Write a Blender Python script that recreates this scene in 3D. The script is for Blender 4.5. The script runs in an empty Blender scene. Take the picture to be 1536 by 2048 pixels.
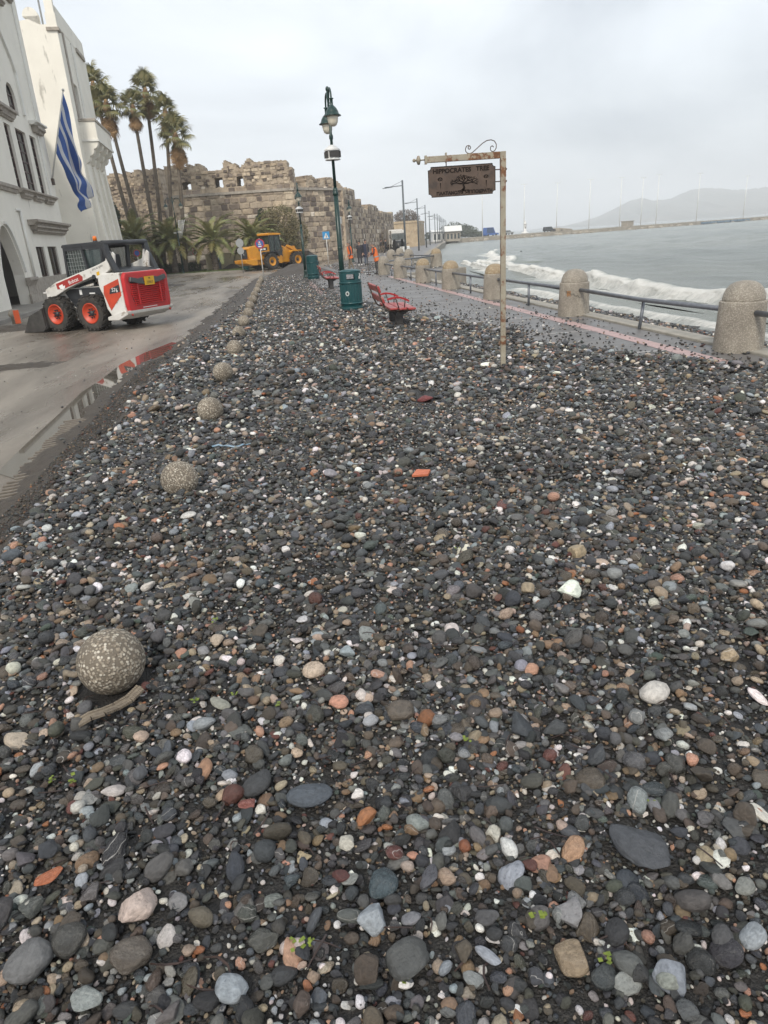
import bpy, bmesh, math, random
import numpy as np
from mathutils import Vector, Matrix, noise
rnd = random.Random(7)
rng = np.random.default_rng(11)
sc = bpy.context.scene
col = sc.collection
R_ = math.radians
# ------------------------------------------------------------------ camera, sky, sun, exposure
FPX, CAMH, PITCH, ROLL, YAW = 1390.0, 1.7, R_(21.4), R_(3.87), R_(7.0)
def cam_basis():
    F = Vector((0, math.cos(PITCH), -math.sin(PITCH))); U = Vector((0, math.sin(PITCH), math.cos(PITCH))); Rt = Vector((1, 0, 0))
    R2 = Rt*math.cos(ROLL)-U*math.sin(ROLL); U2 = U*math.cos(ROLL)+Rt*math.sin(ROLL)
    M = Matrix.Rotation(-YAW, 3, 'Z')
    return M@R2, M@U2, M@F
CR, CU, CF_ = cam_basis()
cd = bpy.data.cameras.new('camera'); cam = bpy.data.objects.new('camera', cd); col.objects.link(cam)
cd.sensor_fit = 'VERTICAL'; cd.sensor_height = 36.0; cd.sensor_width = 27.0; cd.lens = FPX/2048*36.0
cd.clip_start = 0.05; cd.clip_end = 20000
cam.matrix_world = Matrix(((CR.x, CU.x, -CF_.x, 0), (CR.y, CU.y, -CF_.y, 0), (CR.z, CU.z, -CF_.z, CAMH), (0, 0, 0, 1)))
sc.camera = cam
def ray(px, py): return CF_+CR*((px-768)/FPX)-CU*((py-1024)/FPX)
def G(px, py, z=0.0):
    d = ray(px, py); t = (z-CAMH)/d.z; return Vector((d.x*t, d.y*t, z))
def HIT(px, py, P0, d):
    d = Vector(d[:2]).normalized(); n = Vector((-d.y, d.x)); r = ray(px, py)
    t = (Vector(P0[:2])@n)/(Vector((r.x, r.y))@n); P = Vector((0, 0, CAMH))+r*t
    return (Vector((P.x, P.y))-Vector(P0[:2]))@d, P.z
def CFP(u, v, z=0.0):
    c, s = math.cos(YAW), math.sin(YAW); return Vector((u*c+v*s, -u*s+v*c, z))
def ATV(px, py, v):
    """point of the ray at horizontal depth v from the viewpoint"""
    r = ray(px, py); f = Vector((math.sin(YAW), math.cos(YAW), 0)); t = v/(r@f)
    return Vector((0, 0, CAMH))+r*t
def vdepth(P): return P[0]*math.sin(YAW)+P[1]*math.cos(YAW)

w = bpy.data.worlds.new('World'); sc.world = w; w.use_nodes = True
nt = w.node_tree; nt.nodes.clear()
def N(nt, typ, **kw):
    n = nt.nodes.new(typ)
    for k, v in kw.items():
        if k == 'inp':
            for a, b in v.items(): n.inputs[a].default_value = b
        else: setattr(n, k, v)
    return n
def L(nt, a, b): nt.links.new(a, b)
SUN_EL, SUN_AZ = 42, 200      # degrees; azimuth measured clockwise from +Y: the light comes from behind the viewer
wo = N(nt, 'ShaderNodeOutputWorld'); bg = N(nt, 'ShaderNodeBackground', inp={'Strength': 0.1}); L(nt, bg.outputs[0], wo.inputs[0])
sky = N(nt, 'ShaderNodeTexSky', sky_type='NISHITA', sun_disc=False, sun_elevation=R_(SUN_EL), sun_rotation=R_(SUN_AZ), air_density=1.0, dust_density=4.0)
tc = N(nt, 'ShaderNodeTexCoord')
mp = N(nt, 'ShaderNodeMapping'); mp.inputs['Scale'].default_value = (1.0, 1.0, 2.6); mp.inputs['Location'].default_value = (5.5, 6.1, 2.2); L(nt, tc.outputs['Generated'], mp.inputs[0])
n1 = N(nt, 'ShaderNodeTexNoise', inp={'Scale': 1.7, 'Detail': 7.0, 'Roughness': 0.52, 'Distortion': 0.5}); L(nt, mp.outputs[0], n1.inputs['Vector'])
cr = N(nt, 'ShaderNodeValToRGB'); L(nt, n1.outputs[0], cr.inputs[0])
cr.color_ramp.elements[0].position = 0.33; cr.color_ramp.elements[0].color = (0.43, 0.47, 0.52, 1)
cr.color_ramp.elements[1].position = 0.64; cr.color_ramp.elements[1].color = (0.87, 0.915, 0.955, 1)
e = cr.color_ramp.elements.new(0.48); e.color = (0.66, 0.70, 0.74, 1)
sc10 = N(nt, 'ShaderNodeVectorMath', operation='SCALE'); sc10.inputs['Scale'].default_value = 7.6; L(nt, cr.outputs[0], sc10.inputs[0])
mixw = N(nt, 'ShaderNodeMix', data_type='RGBA'); mixw.inputs[0].default_value = 0.88
L(nt, sky.outputs[0], mixw.inputs[6]); L(nt, sc10.outputs[0], mixw.inputs[7]); L(nt, mixw.outputs[2], bg.inputs[0])

sl = bpy.data.lights.new('sun', 'SUN'); sun = bpy.data.objects.new('sun', sl); col.objects.link(sun)
sl.energy = 1.5; sl.angle = R_(14); sl.color = (1.0, 0.93, 0.82)
az = R_(SUN_AZ); sdir = Vector((math.sin(az)*math.cos(R_(SUN_EL)), math.cos(az)*math.cos(R_(SUN_EL)), math.sin(R_(SUN_EL))))
sun.rotation_euler = sdir.to_track_quat('Z', 'Y').to_euler()
sc.view_settings.view_transform = 'Standard'; sc.view_settings.look = 'None'; sc.view_settings.gamma = 1.0
sc.view_settings.exposure = 0.86; sc.view_settings.use_curve_mapping = False
sc.render.engine = 'CYCLES'; sc.cycles.max_bounces = 6; sc.cycles.diffuse_bounces = 3; sc.cycles.glossy_bounces = 3
sc.cycles.transparent_max_bounces = 8; sc.cycles.volume_bounces = 4; sc.cycles.use_denoising = True
sc.cycles.use_adaptive_sampling = True
HAZE = 0.0006

# ------------------------------------------------------------------ helpers
class MB:
    """collects shapes and links them as ONE mesh object"""
    def __init__(s): s.v = []; s.f = []; s.sm = []; s.mi = []; s.M = Matrix.Identity(4); s.cur = 0
    def add(s, vs, fs, smooth=False):
        o = len(s.v); M = s.M
        s.v += [tuple(M@Vector(p)) for p in vs]
        s.f += [tuple(i+o for i in f) for f in fs]; s.sm += [smooth]*len(fs); s.mi += [s.cur]*len(fs); return s
    def box(s, x0, x1, y0, y1, z0, z1):
        return s.add([(x0, y0, z0), (x1, y0, z0), (x1, y1, z0), (x0, y1, z0), (x0, y0, z1), (x1, y0, z1), (x1, y1, z1), (x0, y1, z1)],
                     [(0, 3, 2, 1), (4, 5, 6, 7), (0, 1, 5, 4), (1, 2, 6, 5), (2, 3, 7, 6), (3, 0, 4, 7)])
    def obox(s, c, ax, ay, az, hx, hy, hz):
        c, ax, ay, az = Vector(c), Vector(ax).normalized()*hx, Vector(ay).normalized()*hy, Vector(az).normalized()*hz
        vs = [c+i*ax+j*ay+k*az for k in (-1, 1) for (i, j) in ((-1, -1), (1, -1), (1, 1), (-1, 1))]
        return s.add(vs, [(0, 3, 2, 1), (4, 5, 6, 7), (0, 1, 5, 4), (1, 2, 6, 5), (2, 3, 7, 6), (3, 0, 4, 7)])
    def bar(s, p0, p1, w_, h_, up=(0, 0, 1)):
        p0, p1 = Vector(p0), Vector(p1); d = p1-p0; up = Vector(up); sd = d.cross(up)
        if sd.length < 1e-6: sd = d.cross(Vector((1, 0, 0)))
        return s.obox((p0+p1)/2, d, sd, sd.cross(d), d.length/2, w_/2, h_/2)
    def path(s, pts, rad, n=10, caps=True, smooth=True):
        pts = [Vector(p) for p in pts]; k = len(pts)
        if not hasattr(rad, '__len__'): rad = [rad]*k
        ref = None; vs = []
        for i, p in enumerate(pts):
            t = (pts[min(i+1, k-1)]-pts[max(i-1, 0)]).normalized()
            if ref is None: ref = t.orthogonal().normalized()
            ref = (ref-t*ref.dot(t)).normalized(); b = t.cross(ref)
            for j in range(n):
                a = 2*math.pi*j/n; vs.append(p+(ref*math.cos(a)+b*math.sin(a))*rad[i])
        fs = [(i*n+j, i*n+(j+1) % n, (i+1)*n+(j+1) % n, (i+1)*n+j) for i in range(k-1) for j in range(n)]
        s.add(vs, fs, smooth)
        if caps:
            o = len(s.v)-len(vs); s.f += [tuple(o+j for j in reversed(range(n))), tuple(o+(k-1)*n+j for j in range(n))]; s.sm += [False]*2; s.mi += [s.cur]*2
        return s
    def lathe(s, prof, c=(0, 0, 0), n=24, ax='z', smooth=True, caps=True):
        vs = []; k = len(prof)
        for r, h in prof:
            for j in range(n):
                a = 2*math.pi*j/n; x, y = r*math.cos(a), r*math.sin(a)
                q = (x, y, h) if ax == 'z' else ((h, x, y) if ax == 'x' else (y, h, x)); vs.append((q[0]+c[0], q[1]+c[1], q[2]+c[2]))
        fs = [(i*n+j, i*n+(j+1) % n, (i+1)*n+(j+1) % n, (i+1)*n+j) for i in range(k-1) for j in range(n)]
        if caps: fs += [tuple(reversed(range(n))), tuple((k-1)*n+j for j in range(n))]
        s.add(vs, fs, smooth)
        if caps: s.sm[-1] = s.sm[-2] = False
        return s
    def prism(s, poly, a, b, plane='xz'):
        """polygon in a plane, pushed from a to b along the third axis"""
        n = len(poly)
        def q(p, d): return (p[0], d, p[1]) if plane == 'xz' else ((p[0], p[1], d) if plane == 'xy' else (d, p[0], p[1]))
        vs = [q(p, a) for p in poly]+[q(p, b) for p in poly]
        fs = [tuple(range(n)), tuple(reversed(range(n, 2*n)))]+[(i, n+i, n+(i+1) % n, (i+1) % n) for i in range(n)]
        return s.add(vs, fs)
    def ball(s, c, r, n=16, m=10, smooth=True):
        if not hasattr(r, '__len__'): r = (r, r, r)
        vs = [(c[0], c[1], c[2]-r[2])]
        for i in range(1, m):
            t = math.pi*i/m
            for j in range(n):
                a = 2*math.pi*j/n; vs.append((c[0]+r[0]*math.sin(t)*math.cos(a), c[1]+r[1]*math.sin(t)*math.sin(a), c[2]-r[2]*math.cos(t)))
        vs.append((c[0], c[1], c[2]+r[2])); T = len(vs)-1
        fs = [(0, 1+(j+1) % n, 1+j) for j in range(n)]+[(T, 1+(m-2)*n+j, 1+(m-2)*n+(j+1) % n) for j in range(n)]
        fs += [(1+i*n+j, 1+i*n+(j+1) % n, 1+(i+1)*n+(j+1) % n, 1+(i+1)*n+j) for i in range(m-2) for j in range(n)]
        return s.add(vs, fs, smooth)
    def mesh(s, name, mats):
        me = bpy.data.meshes.new(name); me.from_pydata(s.v, [], s.f); me.validate()
        bm = bmesh.new(); bm.from_mesh(me); bmesh.ops.recalc_face_normals(bm, faces=bm.faces); bm.to_mesh(me); bm.free()
        if len(s.sm) == len(me.polygons):
            me.polygons.foreach_set('use_smooth', s.sm); me.polygons.foreach_set('material_index', s.mi)
        for m in (mats if isinstance(mats, (list, tuple)) else [mats]): me.materials.append(m)
        return me
    def build(s, name, mats, parent=None, bev=0, seg=2):
        o = bpy.data.objects.new(name, s.mesh(name, mats)); col.objects.link(o)
        if parent is not None: o.parent = parent
        if bev:
            b = o.modifiers.new('bevel', 'BEVEL'); b.width = bev; b.segments = seg; b.limit_method = 'ANGLE'; b.angle_limit = R_(32)
        return o
def tag(o, label=None, cat=None, group=None, kind=None):
    if label: o['label'] = label
    if cat: o['category'] = cat
    if group: o['group'] = group
    if kind: o['kind'] = kind
    return o
def thing(name, loc, rz, label, cat, group=None, scale=1.0):
    o = bpy.data.objects.new(name, None); col.objects.link(o); o.empty_display_size = 0.2
    o.location = loc; o.rotation_euler = (0, 0, rz); o.scale = (scale,)*3
    return tag(o, label, cat, group)
def mesh_obj(name, me, parent=None, loc=None, rot=None, scale=None):
    o = bpy.data.objects.new(name, me); col.objects.link(o)
    if parent is not None: o.parent = parent
    if loc is not None: o.location = loc
    if rot is not None: o.rotation_euler = rot
    if scale is not None: o.scale = scale
    return o
def copy_tree(o, parent=None):
    c = o.copy(); col.objects.link(c)
    if parent is not None: c.parent = parent
    for ch in list(o.children): copy_tree(ch, c)
    return c
def text_mesh(txt, size, mat, depth=0.0, align='CENTER', xs=1.0, off=0.0):
    cu = bpy.data.curves.new('lettering', 'FONT'); cu.body = txt; cu.size = size; cu.extrude = depth; cu.align_x = align; cu.align_y = 'CENTER'
    cu.resolution_u = 3; cu.offset = off
    t = bpy.data.objects.new('lettering', cu); col.objects.link(t)
    dg = bpy.context.evaluated_depsgraph_get(); me = bpy.data.meshes.new_from_object(t.evaluated_get(dg))
    bpy.data.objects.remove(t); me.materials.clear(); me.materials.append(mat)
    return me
# ------------------------------------------------------------------ materials
def nm(name):
    m = bpy.data.materials.new(name); m.use_nodes = True; nt = m.node_tree
    return m, nt, nt.nodes['Principled BSDF']
def c4(c): return (c[0], c[1], c[2], 1)
def mat(name, c1, rough=0.6, c2=None, scale=6.0, metal=0.0, bump=0.0, bscale=30.0, spec=0.5, c3=None, s3=20.0, t3=0.6, r2=None, coord='Object', streak=None):
    m, nt, b = nm(name)
    b.inputs['Base Color'].default_value = c4(c1); b.inputs['Roughness'].default_value = rough; b.inputs['Metallic'].default_value = metal
    b.inputs['Specular IOR Level'].default_value = spec
    tc = N(nt, 'ShaderNodeTexCoord'); co = tc.outputs[coord]
    src = None
    if c2 is not None:
        n = N(nt, 'ShaderNodeTexNoise', inp={'Scale': scale, 'Detail': 7.0, 'Roughness': 0.62}); L(nt, co, n.inputs['Vector'])
        r = N(nt, 'ShaderNodeValToRGB'); L(nt, n.outputs[0], r.inputs[0]); r.color_ramp.elements[0].position = 0.36; r.color_ramp.elements[1].position = 0.66
        r.color_ramp.elements[0].color = c4(c1); r.color_ramp.elements[1].color = c4(c2); src = r.outputs[0]
        if r2 is not None:
            mr = N(nt, 'ShaderNodeMapRange', inp={'From Min': 0.36, 'From Max': 0.66, 'To Min': rough, 'To Max': r2}); L(nt, n.outputs[0], mr.inputs[0]); L(nt, mr.outputs[0], b.inputs['Roughness'])
    if c3 is not None:
        n = N(nt, 'ShaderNodeTexNoise', inp={'Scale': s3, 'Detail': 5.0, 'Roughness': 0.7})
        if streak:
            sm_ = N(nt, 'ShaderNodeMapping'); sm_.inputs['Scale'].default_value = streak; L(nt, co, sm_.inputs[0]); L(nt, sm_.outputs[0], n.inputs['Vector'])
        else: L(nt, co, n.inputs['Vector'])
        mr = N(nt, 'ShaderNodeMapRange', inp={'From Min': t3-0.03, 'From Max': t3+0.05}); L(nt, n.outputs[0], mr.inputs[0])
        mx = N(nt, 'ShaderNodeMix', data_type='RGBA'); L(nt, mr.outputs[0], mx.inputs[0])
        if src is not None: L(nt, src, mx.inputs[6])
        else: mx.inputs[6].default_value = c4(c1)
        mx.inputs[7].default_value = c4(c3); src = mx.outputs[2]
    if src is not None: L(nt, src, b.inputs['Base Color'])
    if bump:
        n = N(nt, 'ShaderNodeTexNoise', inp={'Scale': bscale, 'Detail': 4.0}); L(nt, co, n.inputs['Vector'])
        bp = N(nt, 'ShaderNodeBump', inp={'Strength': 1.0, 'Distance': bump}); L(nt, n.outputs[0], bp.inputs['Height']); L(nt, bp.outputs[0], b.inputs['Normal'])
    return m
# ------------------------------------------------------------------ setting: ground, road, promenade, sea
SEA = -0.9
COAST = [(6.15, -40), (6.15, 35.5), (9.7, 37.6), (9.9, 56), (13.6, 66), (20.6, 95.5), (26, 116.5), (33, 146), (38.6, 167), (46, 198), (54.5, 238)]
M_ground = mat('earth', (0.10, 0.09, 0.075), 0.85, (0.16, 0.145, 0.12), 0.8, bump=0.02, bscale=6)
b = MB(); b.prism([(-600, -60)]+[(6.15, -60)]+COAST[1:]+[(60, 262), (70, 330), (40, 700), (-600, 700)], -3.0, -0.12, 'xy')
tag(b.build('ground', M_ground), kind='structure')

# road: wet asphalt with a film of mud and tyre-smeared silt
m, nt, bs = nm('wet_muddy_asphalt'); tc = N(nt, 'ShaderNodeTexCoord'); co = tc.outputs['Object']
mpg = N(nt, 'ShaderNodeMapping'); mpg.inputs['Rotation'].default_value = (0, 0, R_(-14)); mpg.inputs['Scale'].default_value = (1.0, 0.22, 1); L(nt, co, mpg.inputs[0])
na = N(nt, 'ShaderNodeTexNoise', inp={'Scale': 0.75, 'Detail': 8.0, 'Roughness': 0.62, 'Distortion': 0.6}); L(nt, mpg.outputs[0], na.inputs['Vector'])
ra = N(nt, 'ShaderNodeValToRGB'); L(nt, na.outputs[0], ra.inputs[0])
els = ra.color_ramp.elements; els[0].position = 0.33; els[0].color = (0.10, 0.082, 0.064, 1); els[1].position = 0.68; els[1].color = (0.32, 0.28, 0.235, 1)
e = els.new(0.48); e.color = (0.215, 0.187, 0.157, 1); e = els.new(0.55); e.color = (0.265, 0.232, 0.195, 1)
nb = N(nt, 'ShaderNodeTexNoise', inp={'Scale': 34.0, 'Detail': 6.0, 'Roughness': 0.8}); L(nt, co, nb.inputs['Vector'])
mb = N(nt, 'ShaderNodeMix', data_type='RGBA', blend_type='MULTIPLY'); mb.inputs[0].default_value = 0.8; L(nt, ra.outputs[0], mb.inputs[6])
rb = N(nt, 'ShaderNodeValToRGB'); L(nt, nb.outputs[0], rb.inputs[0]); rb.color_ramp.elements[0].position = 0.3; rb.color_ramp.elements[0].color = (0.62, 0.60, 0.57, 1); rb.color_ramp.elements[1].position = 0.62; rb.color_ramp.elements[1].color = (1, 1, 1, 1)
L(nt, rb.outputs[0], mb.inputs[7]); L(nt, mb.outputs[2], bs.inputs['Base Color'])
nr = N(nt, 'ShaderNodeTexNoise', inp={'Scale': 0.5, 'Detail': 5.0, 'Roughness': 0.6}); L(nt, mpg.outputs[0], nr.inputs['Vector'])
mr = N(nt, 'ShaderNodeMapRange', inp={'From Min': 0.38, 'From Max': 0.62, 'To Min': 0.16, 'To Max': 0.6}); L(nt, nr.outputs[0], mr.inputs[0]); L(nt, mr.outputs[0], bs.inputs['Roughness'])
bp = N(nt, 'ShaderNodeBump', inp={'Strength': 0.55, 'Distance': 0.012}); L(nt, nb.outputs[0], bp.inputs['Height']); L(nt, bp.outputs[0], bs.inputs['Normal'])
M_road = m
b = MB(); b.add([(-40, -40, -.08), (5.0, -40, -.08), (5.0, 60, -.08), (12, 84, -.08), (34, 160, -.08), (20, 160, -.08), (4, 100, -.08), (-4, 78, -.08), (-40, 80, -.08)], [tuple(range(9))])
tag(b.build('road', M_road), kind='structure')

# promenade paving: dark concrete slabs with pale seams
M_pave = mat('promenade_concrete', (0.115, 0.108, 0.104), 0.34, (0.165, 0.155, 0.148), 0.9, bump=0.004, bscale=60, r2=0.6, c3=(0.105, 0.10, 0.098), s3=2.6, t3=0.56)
M_pave.node_tree.nodes['Principled BSDF'].inputs['Specular IOR Level'].default_value = 0.5
PAVE = [(-1.12, -40), (6.0, -40), (6.0, 35.6), (9.55, 37.7), (9.75, 56), (13.4, 66), (20.4, 95.5), (25.8, 116.5), (32.8, 146), (38.4, 167), (36.0, 167), (20, 118), (12.6, 92), (5.2, 66), (3.6, 56), (-1.12, 46)]
b = MB(); b.prism(PAVE, -0.1, 0.0, 'xy'); pave = tag(b.build('promenade', M_pave), kind='structure')
M_pink = mat('pink_brick_band', (0.46, 0.31, 0.29), 0.5, (0.34, 0.235, 0.225), 9, bump=0.003, c3=(0.16, 0.13, 0.12), s3=3.0, t3=0.6)
M_seam = mat('pale_stone_seam', (0.47, 0.45, 0.43), 0.5, (0.33, 0.31, 0.30), 7, c3=(0.2, 0.19, 0.18), s3=4.0, t3=0.62)
b = MB()
for x0, x1 in ((5.25, 5.5), (1.42, 1.62)):
    b.add([(x0, -5, .004), (x1, -5, .004), (x1-.02, 35, .004), (x0-.02, 35, .004)], [(0, 1, 2, 3)])
tag(b.build('pink_band', M_pink, pave))
for k in range(14):
    y = 4.4+2.46*k; b = MB(); b.add([(1.62, y+.12, .004), (5.25, y-.12, .004), (5.25, y-.06, .004), (1.62, y+.18, .004)], [(0, 1, 2, 3)]); b.build('seam_strip', M_seam, pave)
M_kerb = mat('sea_kerb_stone', (0.36, 0.33, 0.28), 0.7, (0.26, 0.24, 0.2), 5, bump=0.006, bscale=25)
kerb = None
for k in range(24):
    y = -6+1.74*k; b = MB(); b.box(6.003, 6.32, y, y+1.725, -0.5, 0.035+0.006*rnd.random())
    if kerb is None: kerb = tag(b.build('sea_kerb', M_kerb, bev=.012), kind='structure')
    else: b.build('kerb_stone', M_kerb, kerb, bev=.012)
# quay wall stones far along the curve of the bay
M_quay = mat('quay_stone', (0.33, 0.30, 0.25), 0.8, (0.22, 0.2, 0.17), 1.5, bump=0.02, bscale=6)
q = None
for i in range(1, len(COAST)-1):
    a, c = Vector(COAST[i]), Vector(COAST[i+1]); n = max(1, int((c-a).length/3.0)); d = (c-a)/n
    for k in range(n):
        p0 = a+d*k; p1 = a+d*(k+1)-d*0.012; nn = Vector((d.y, -d.x)).normalized()
        b = MB(); b.prism([tuple(p0-nn*.45), tuple(p0+nn*.12), tuple(p1+nn*.12), tuple(p1-nn*.45)], -2.4, 0.06+0.02*rnd.random(), 'xy')
        if q is None: q = tag(b.build('quay_edge', M_quay), kind='structure')
        else: b.build('quay_stone', M_quay, q)

# beach outside the kerb
M_gravel = mat('wet_grit_gap_shade', (0.009, 0.0085, 0.008), 0.6, (0.028, 0.025, 0.022), 70, bump=0.012, bscale=110, c3=(0.13, 0.115, 0.10), s3=150, t3=0.63)  # wet grit, base blackened to paint shade into the gaps between stones
def sn(x, y, f, ph): return np.sin(x*f+ph)*np.cos(y*f*1.13+ph*1.7)
def beach_z(x, y):
    t = np.clip((x-6.3)/4.6, 0, 1.6)
    return -0.22-0.62*t-0.18*t*t+0.04*sn(x, y, 1.9, .4)+0.03*sn(x, y, 4.1, 2.)
gx = np.linspace(6.3, 13.5, 30); gy = np.linspace(-8, 48, 120)
vs = [(x, y, float(beach_z(x, y))) for y in gy for x in gx]; nx = len(gx)
b = MB(); b.add(vs, [(j*nx+i, j*nx+i+1, (j+1)*nx+i+1, (j+1)*nx+i) for j in range(len(gy)-1) for i in range(nx-1)], True)
tag(b.build('beach', M_gravel), kind='structure')

# ---- sea
m, nt, bs = nm('grey_green_sea'); tc = N(nt, 'ShaderNodeTexCoord')
geo = N(nt, 'ShaderNodeNewGeometry')
at = N(nt, 'ShaderNodeAttribute', attribute_name='foam')
mpw = N(nt, 'ShaderNodeMapping'); mpw.inputs['Rotation'].default_value = (0, 0, R_(20)); mpw.inputs['Scale'].default_value = (1.0, 0.5, 1); L(nt, tc.outputs['Object'], mpw.inputs[0])
nw = N(nt, 'ShaderNodeTexNoise', inp={'Scale': 0.8, 'Detail': 9.0, 'Roughness': 0.70, 'Distortion': 0.4}); L(nt, mpw.outputs[0], nw.inputs['Vector'])
nl = N(nt, 'ShaderNodeTexNoise', inp={'Scale': 0.045, 'Detail': 4.0, 'Roughness': 0.6}); L(nt, mpw.outputs[0], nl.inputs['Vector'])
rw = N(nt, 'ShaderNodeValToRGB'); L(nt, nl.outputs[0], rw.inputs[0])
rw.color_ramp.elements[0].position = 0.35; rw.color_ramp.elements[0].color = (0.18, 0.205, 0.19, 1); rw.color_ramp.elements[1].position = 0.65; rw.color_ramp.elements[1].color = (0.25, 0.27, 0.245, 1)
nf = N(nt, 'ShaderNodeTexNoise', inp={'Scale': 1.6, 'Detail': 12.0, 'Roughness': 0.78, 'Distortion': 1.4}); L(nt, tc.outputs['Object'], nf.inputs['Vector'])
ad = N(nt, 'ShaderNodeMath', operation='ADD'); L(nt, at.outputs['Fac'], ad.inputs[0]); L(nt, nf.outputs[0], ad.inputs[1])
fm = N(nt, 'ShaderNodeMapRange', inp={'From Min': 0.84, 'From Max': 1.16}); L(nt, ad.outputs[0], fm.inputs[0])
mx = N(nt, 'ShaderNodeMix', data_type='RGBA'); L(nt, fm.outputs[0], mx.inputs[0]); L(nt, rw.outputs[0], mx.inputs[6]); mx.inputs[7].default_value = (0.74, 0.73, 0.69, 1)
L(nt, mx.outputs[2], bs.inputs['Base Color'])
rr = N(nt, 'ShaderNodeMapRange', inp={'To Min': 0.2, 'To Max': 0.8}); L(nt, fm.outputs[0], rr.inputs[0]); L(nt, rr.outputs[0], bs.inputs['Roughness'])
bp = N(nt, 'ShaderNodeBump', inp={'Strength': 1.0, 'Distance': 0.9}); L(nt, nw.outputs[0], bp.inputs['Height']); L(nt, bp.outputs[0], bs.inputs['Normal'])
bs.inputs['IOR'].default_value = 1.33
M_sea = m
vv = np.concatenate([np.linspace(3, 70, 230), 70*np.exp(np.linspace(0.012, math.log(3600/70), 170))]); aa = np.radians(np.concatenate([np.linspace(-32, -2, 20), np.linspace(-1.6, 33, 230), np.linspace(35, 100, 20)]))
VV, AA = np.meshgrid(vv, aa, indexing='ij'); X = VV*np.sin(AA+YAW); Y = VV*np.cos(AA+YAW)
fade = np.clip(1.0-VV/900, 0, 1)
Z = SEA+fade*(0.11*np.sin(X*0.55+Y*0.12+2*np.sin(Y*.07))+0.09*np.sin(X*1.1-Y*.35+1.3+np.sin(Y*.21))+0.03*np.sin(X*2.3+Y*.9)+0.06*np.sin(X*.21+Y*.05))
Z = np.minimum(Z, SEA+0.25); shore = np.clip((X-9.5)/5, 0, 1); Z = np.where(X < 18, SEA+(Z-SEA)*(0.25+0.75*shore), Z)
foam = np.clip(1-np.abs(X-11.6-0.5*np.sin(Y*.35))/1.6, 0, 1)*0.30+np.clip(1-np.abs(X-10.1-0.3*np.sin(Y*.5))/0.5, 0, 1)*0.40
foam += np.clip(1-np.abs(X-14-0.05*(Y-20))/3.2, 0, 1)*0.27
foam = np.where(Y < 75, foam, foam*0)+np.clip((Z-SEA-0.17)/0.1, 0, 1)*0.30*(VV < 260)
na_, nv_ = len(aa), len(vv)
fs = [(i*na_+j, i*na_+j+1, (i+1)*na_+j+1, (i+1)*na_+j) for i in range(nv_-1) for j in range(na_-1)]
me = bpy.data.meshes.new('sea'); me.from_pydata(np.stack([X, Y, Z], -1).reshape(-1, 3).tolist(), [], fs); me.materials.append(M_sea)
me.attributes.new('foam', 'FLOAT', 'POINT').data.foreach_set('value', foam.reshape(-1).astype(np.float32)); me.polygons.foreach_set('use_smooth', [True]*len(fs))
tag(mesh_obj('sea', me), kind='structure')
# breaking waves: a tumbling ridge of foam
# broken foam: streaked along the fall of the wave
m = M_sea.copy(); m.name = 'breaking_foam'; nt = m.node_tree; bs = nt.nodes['Principled BSDF']
nf_ = [n for n in nt.nodes if n.type == 'TEX_NOISE' and abs(n.inputs['Scale'].default_value-1.6) < .01][0]
mpf = N(nt, 'ShaderNodeMapping'); mpf.inputs['Scale'].default_value = (1.1, 3.2, 2.2); tcf = [n for n in nt.nodes if n.type == 'TEX_COORD'][0]; L(nt, tcf.outputs['Object'], mpf.inputs[0]); L(nt, mpf.outputs[0], nf_.inputs['Vector']); nf_.inputs['Distortion'].default_value = .7
for n in nt.nodes:
    if n.type == 'MAP_RANGE' and abs(n.inputs['From Min'].default_value-.84) < .01: n.inputs['From Min'].default_value = .68; n.inputs['From Max'].default_value = 1.08
    if n.type == 'BUMP': n.inputs['Distance'].default_value = .12; L(nt, nf_.outputs[0], n.inputs['Height'])
M_foamw = m
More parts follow.
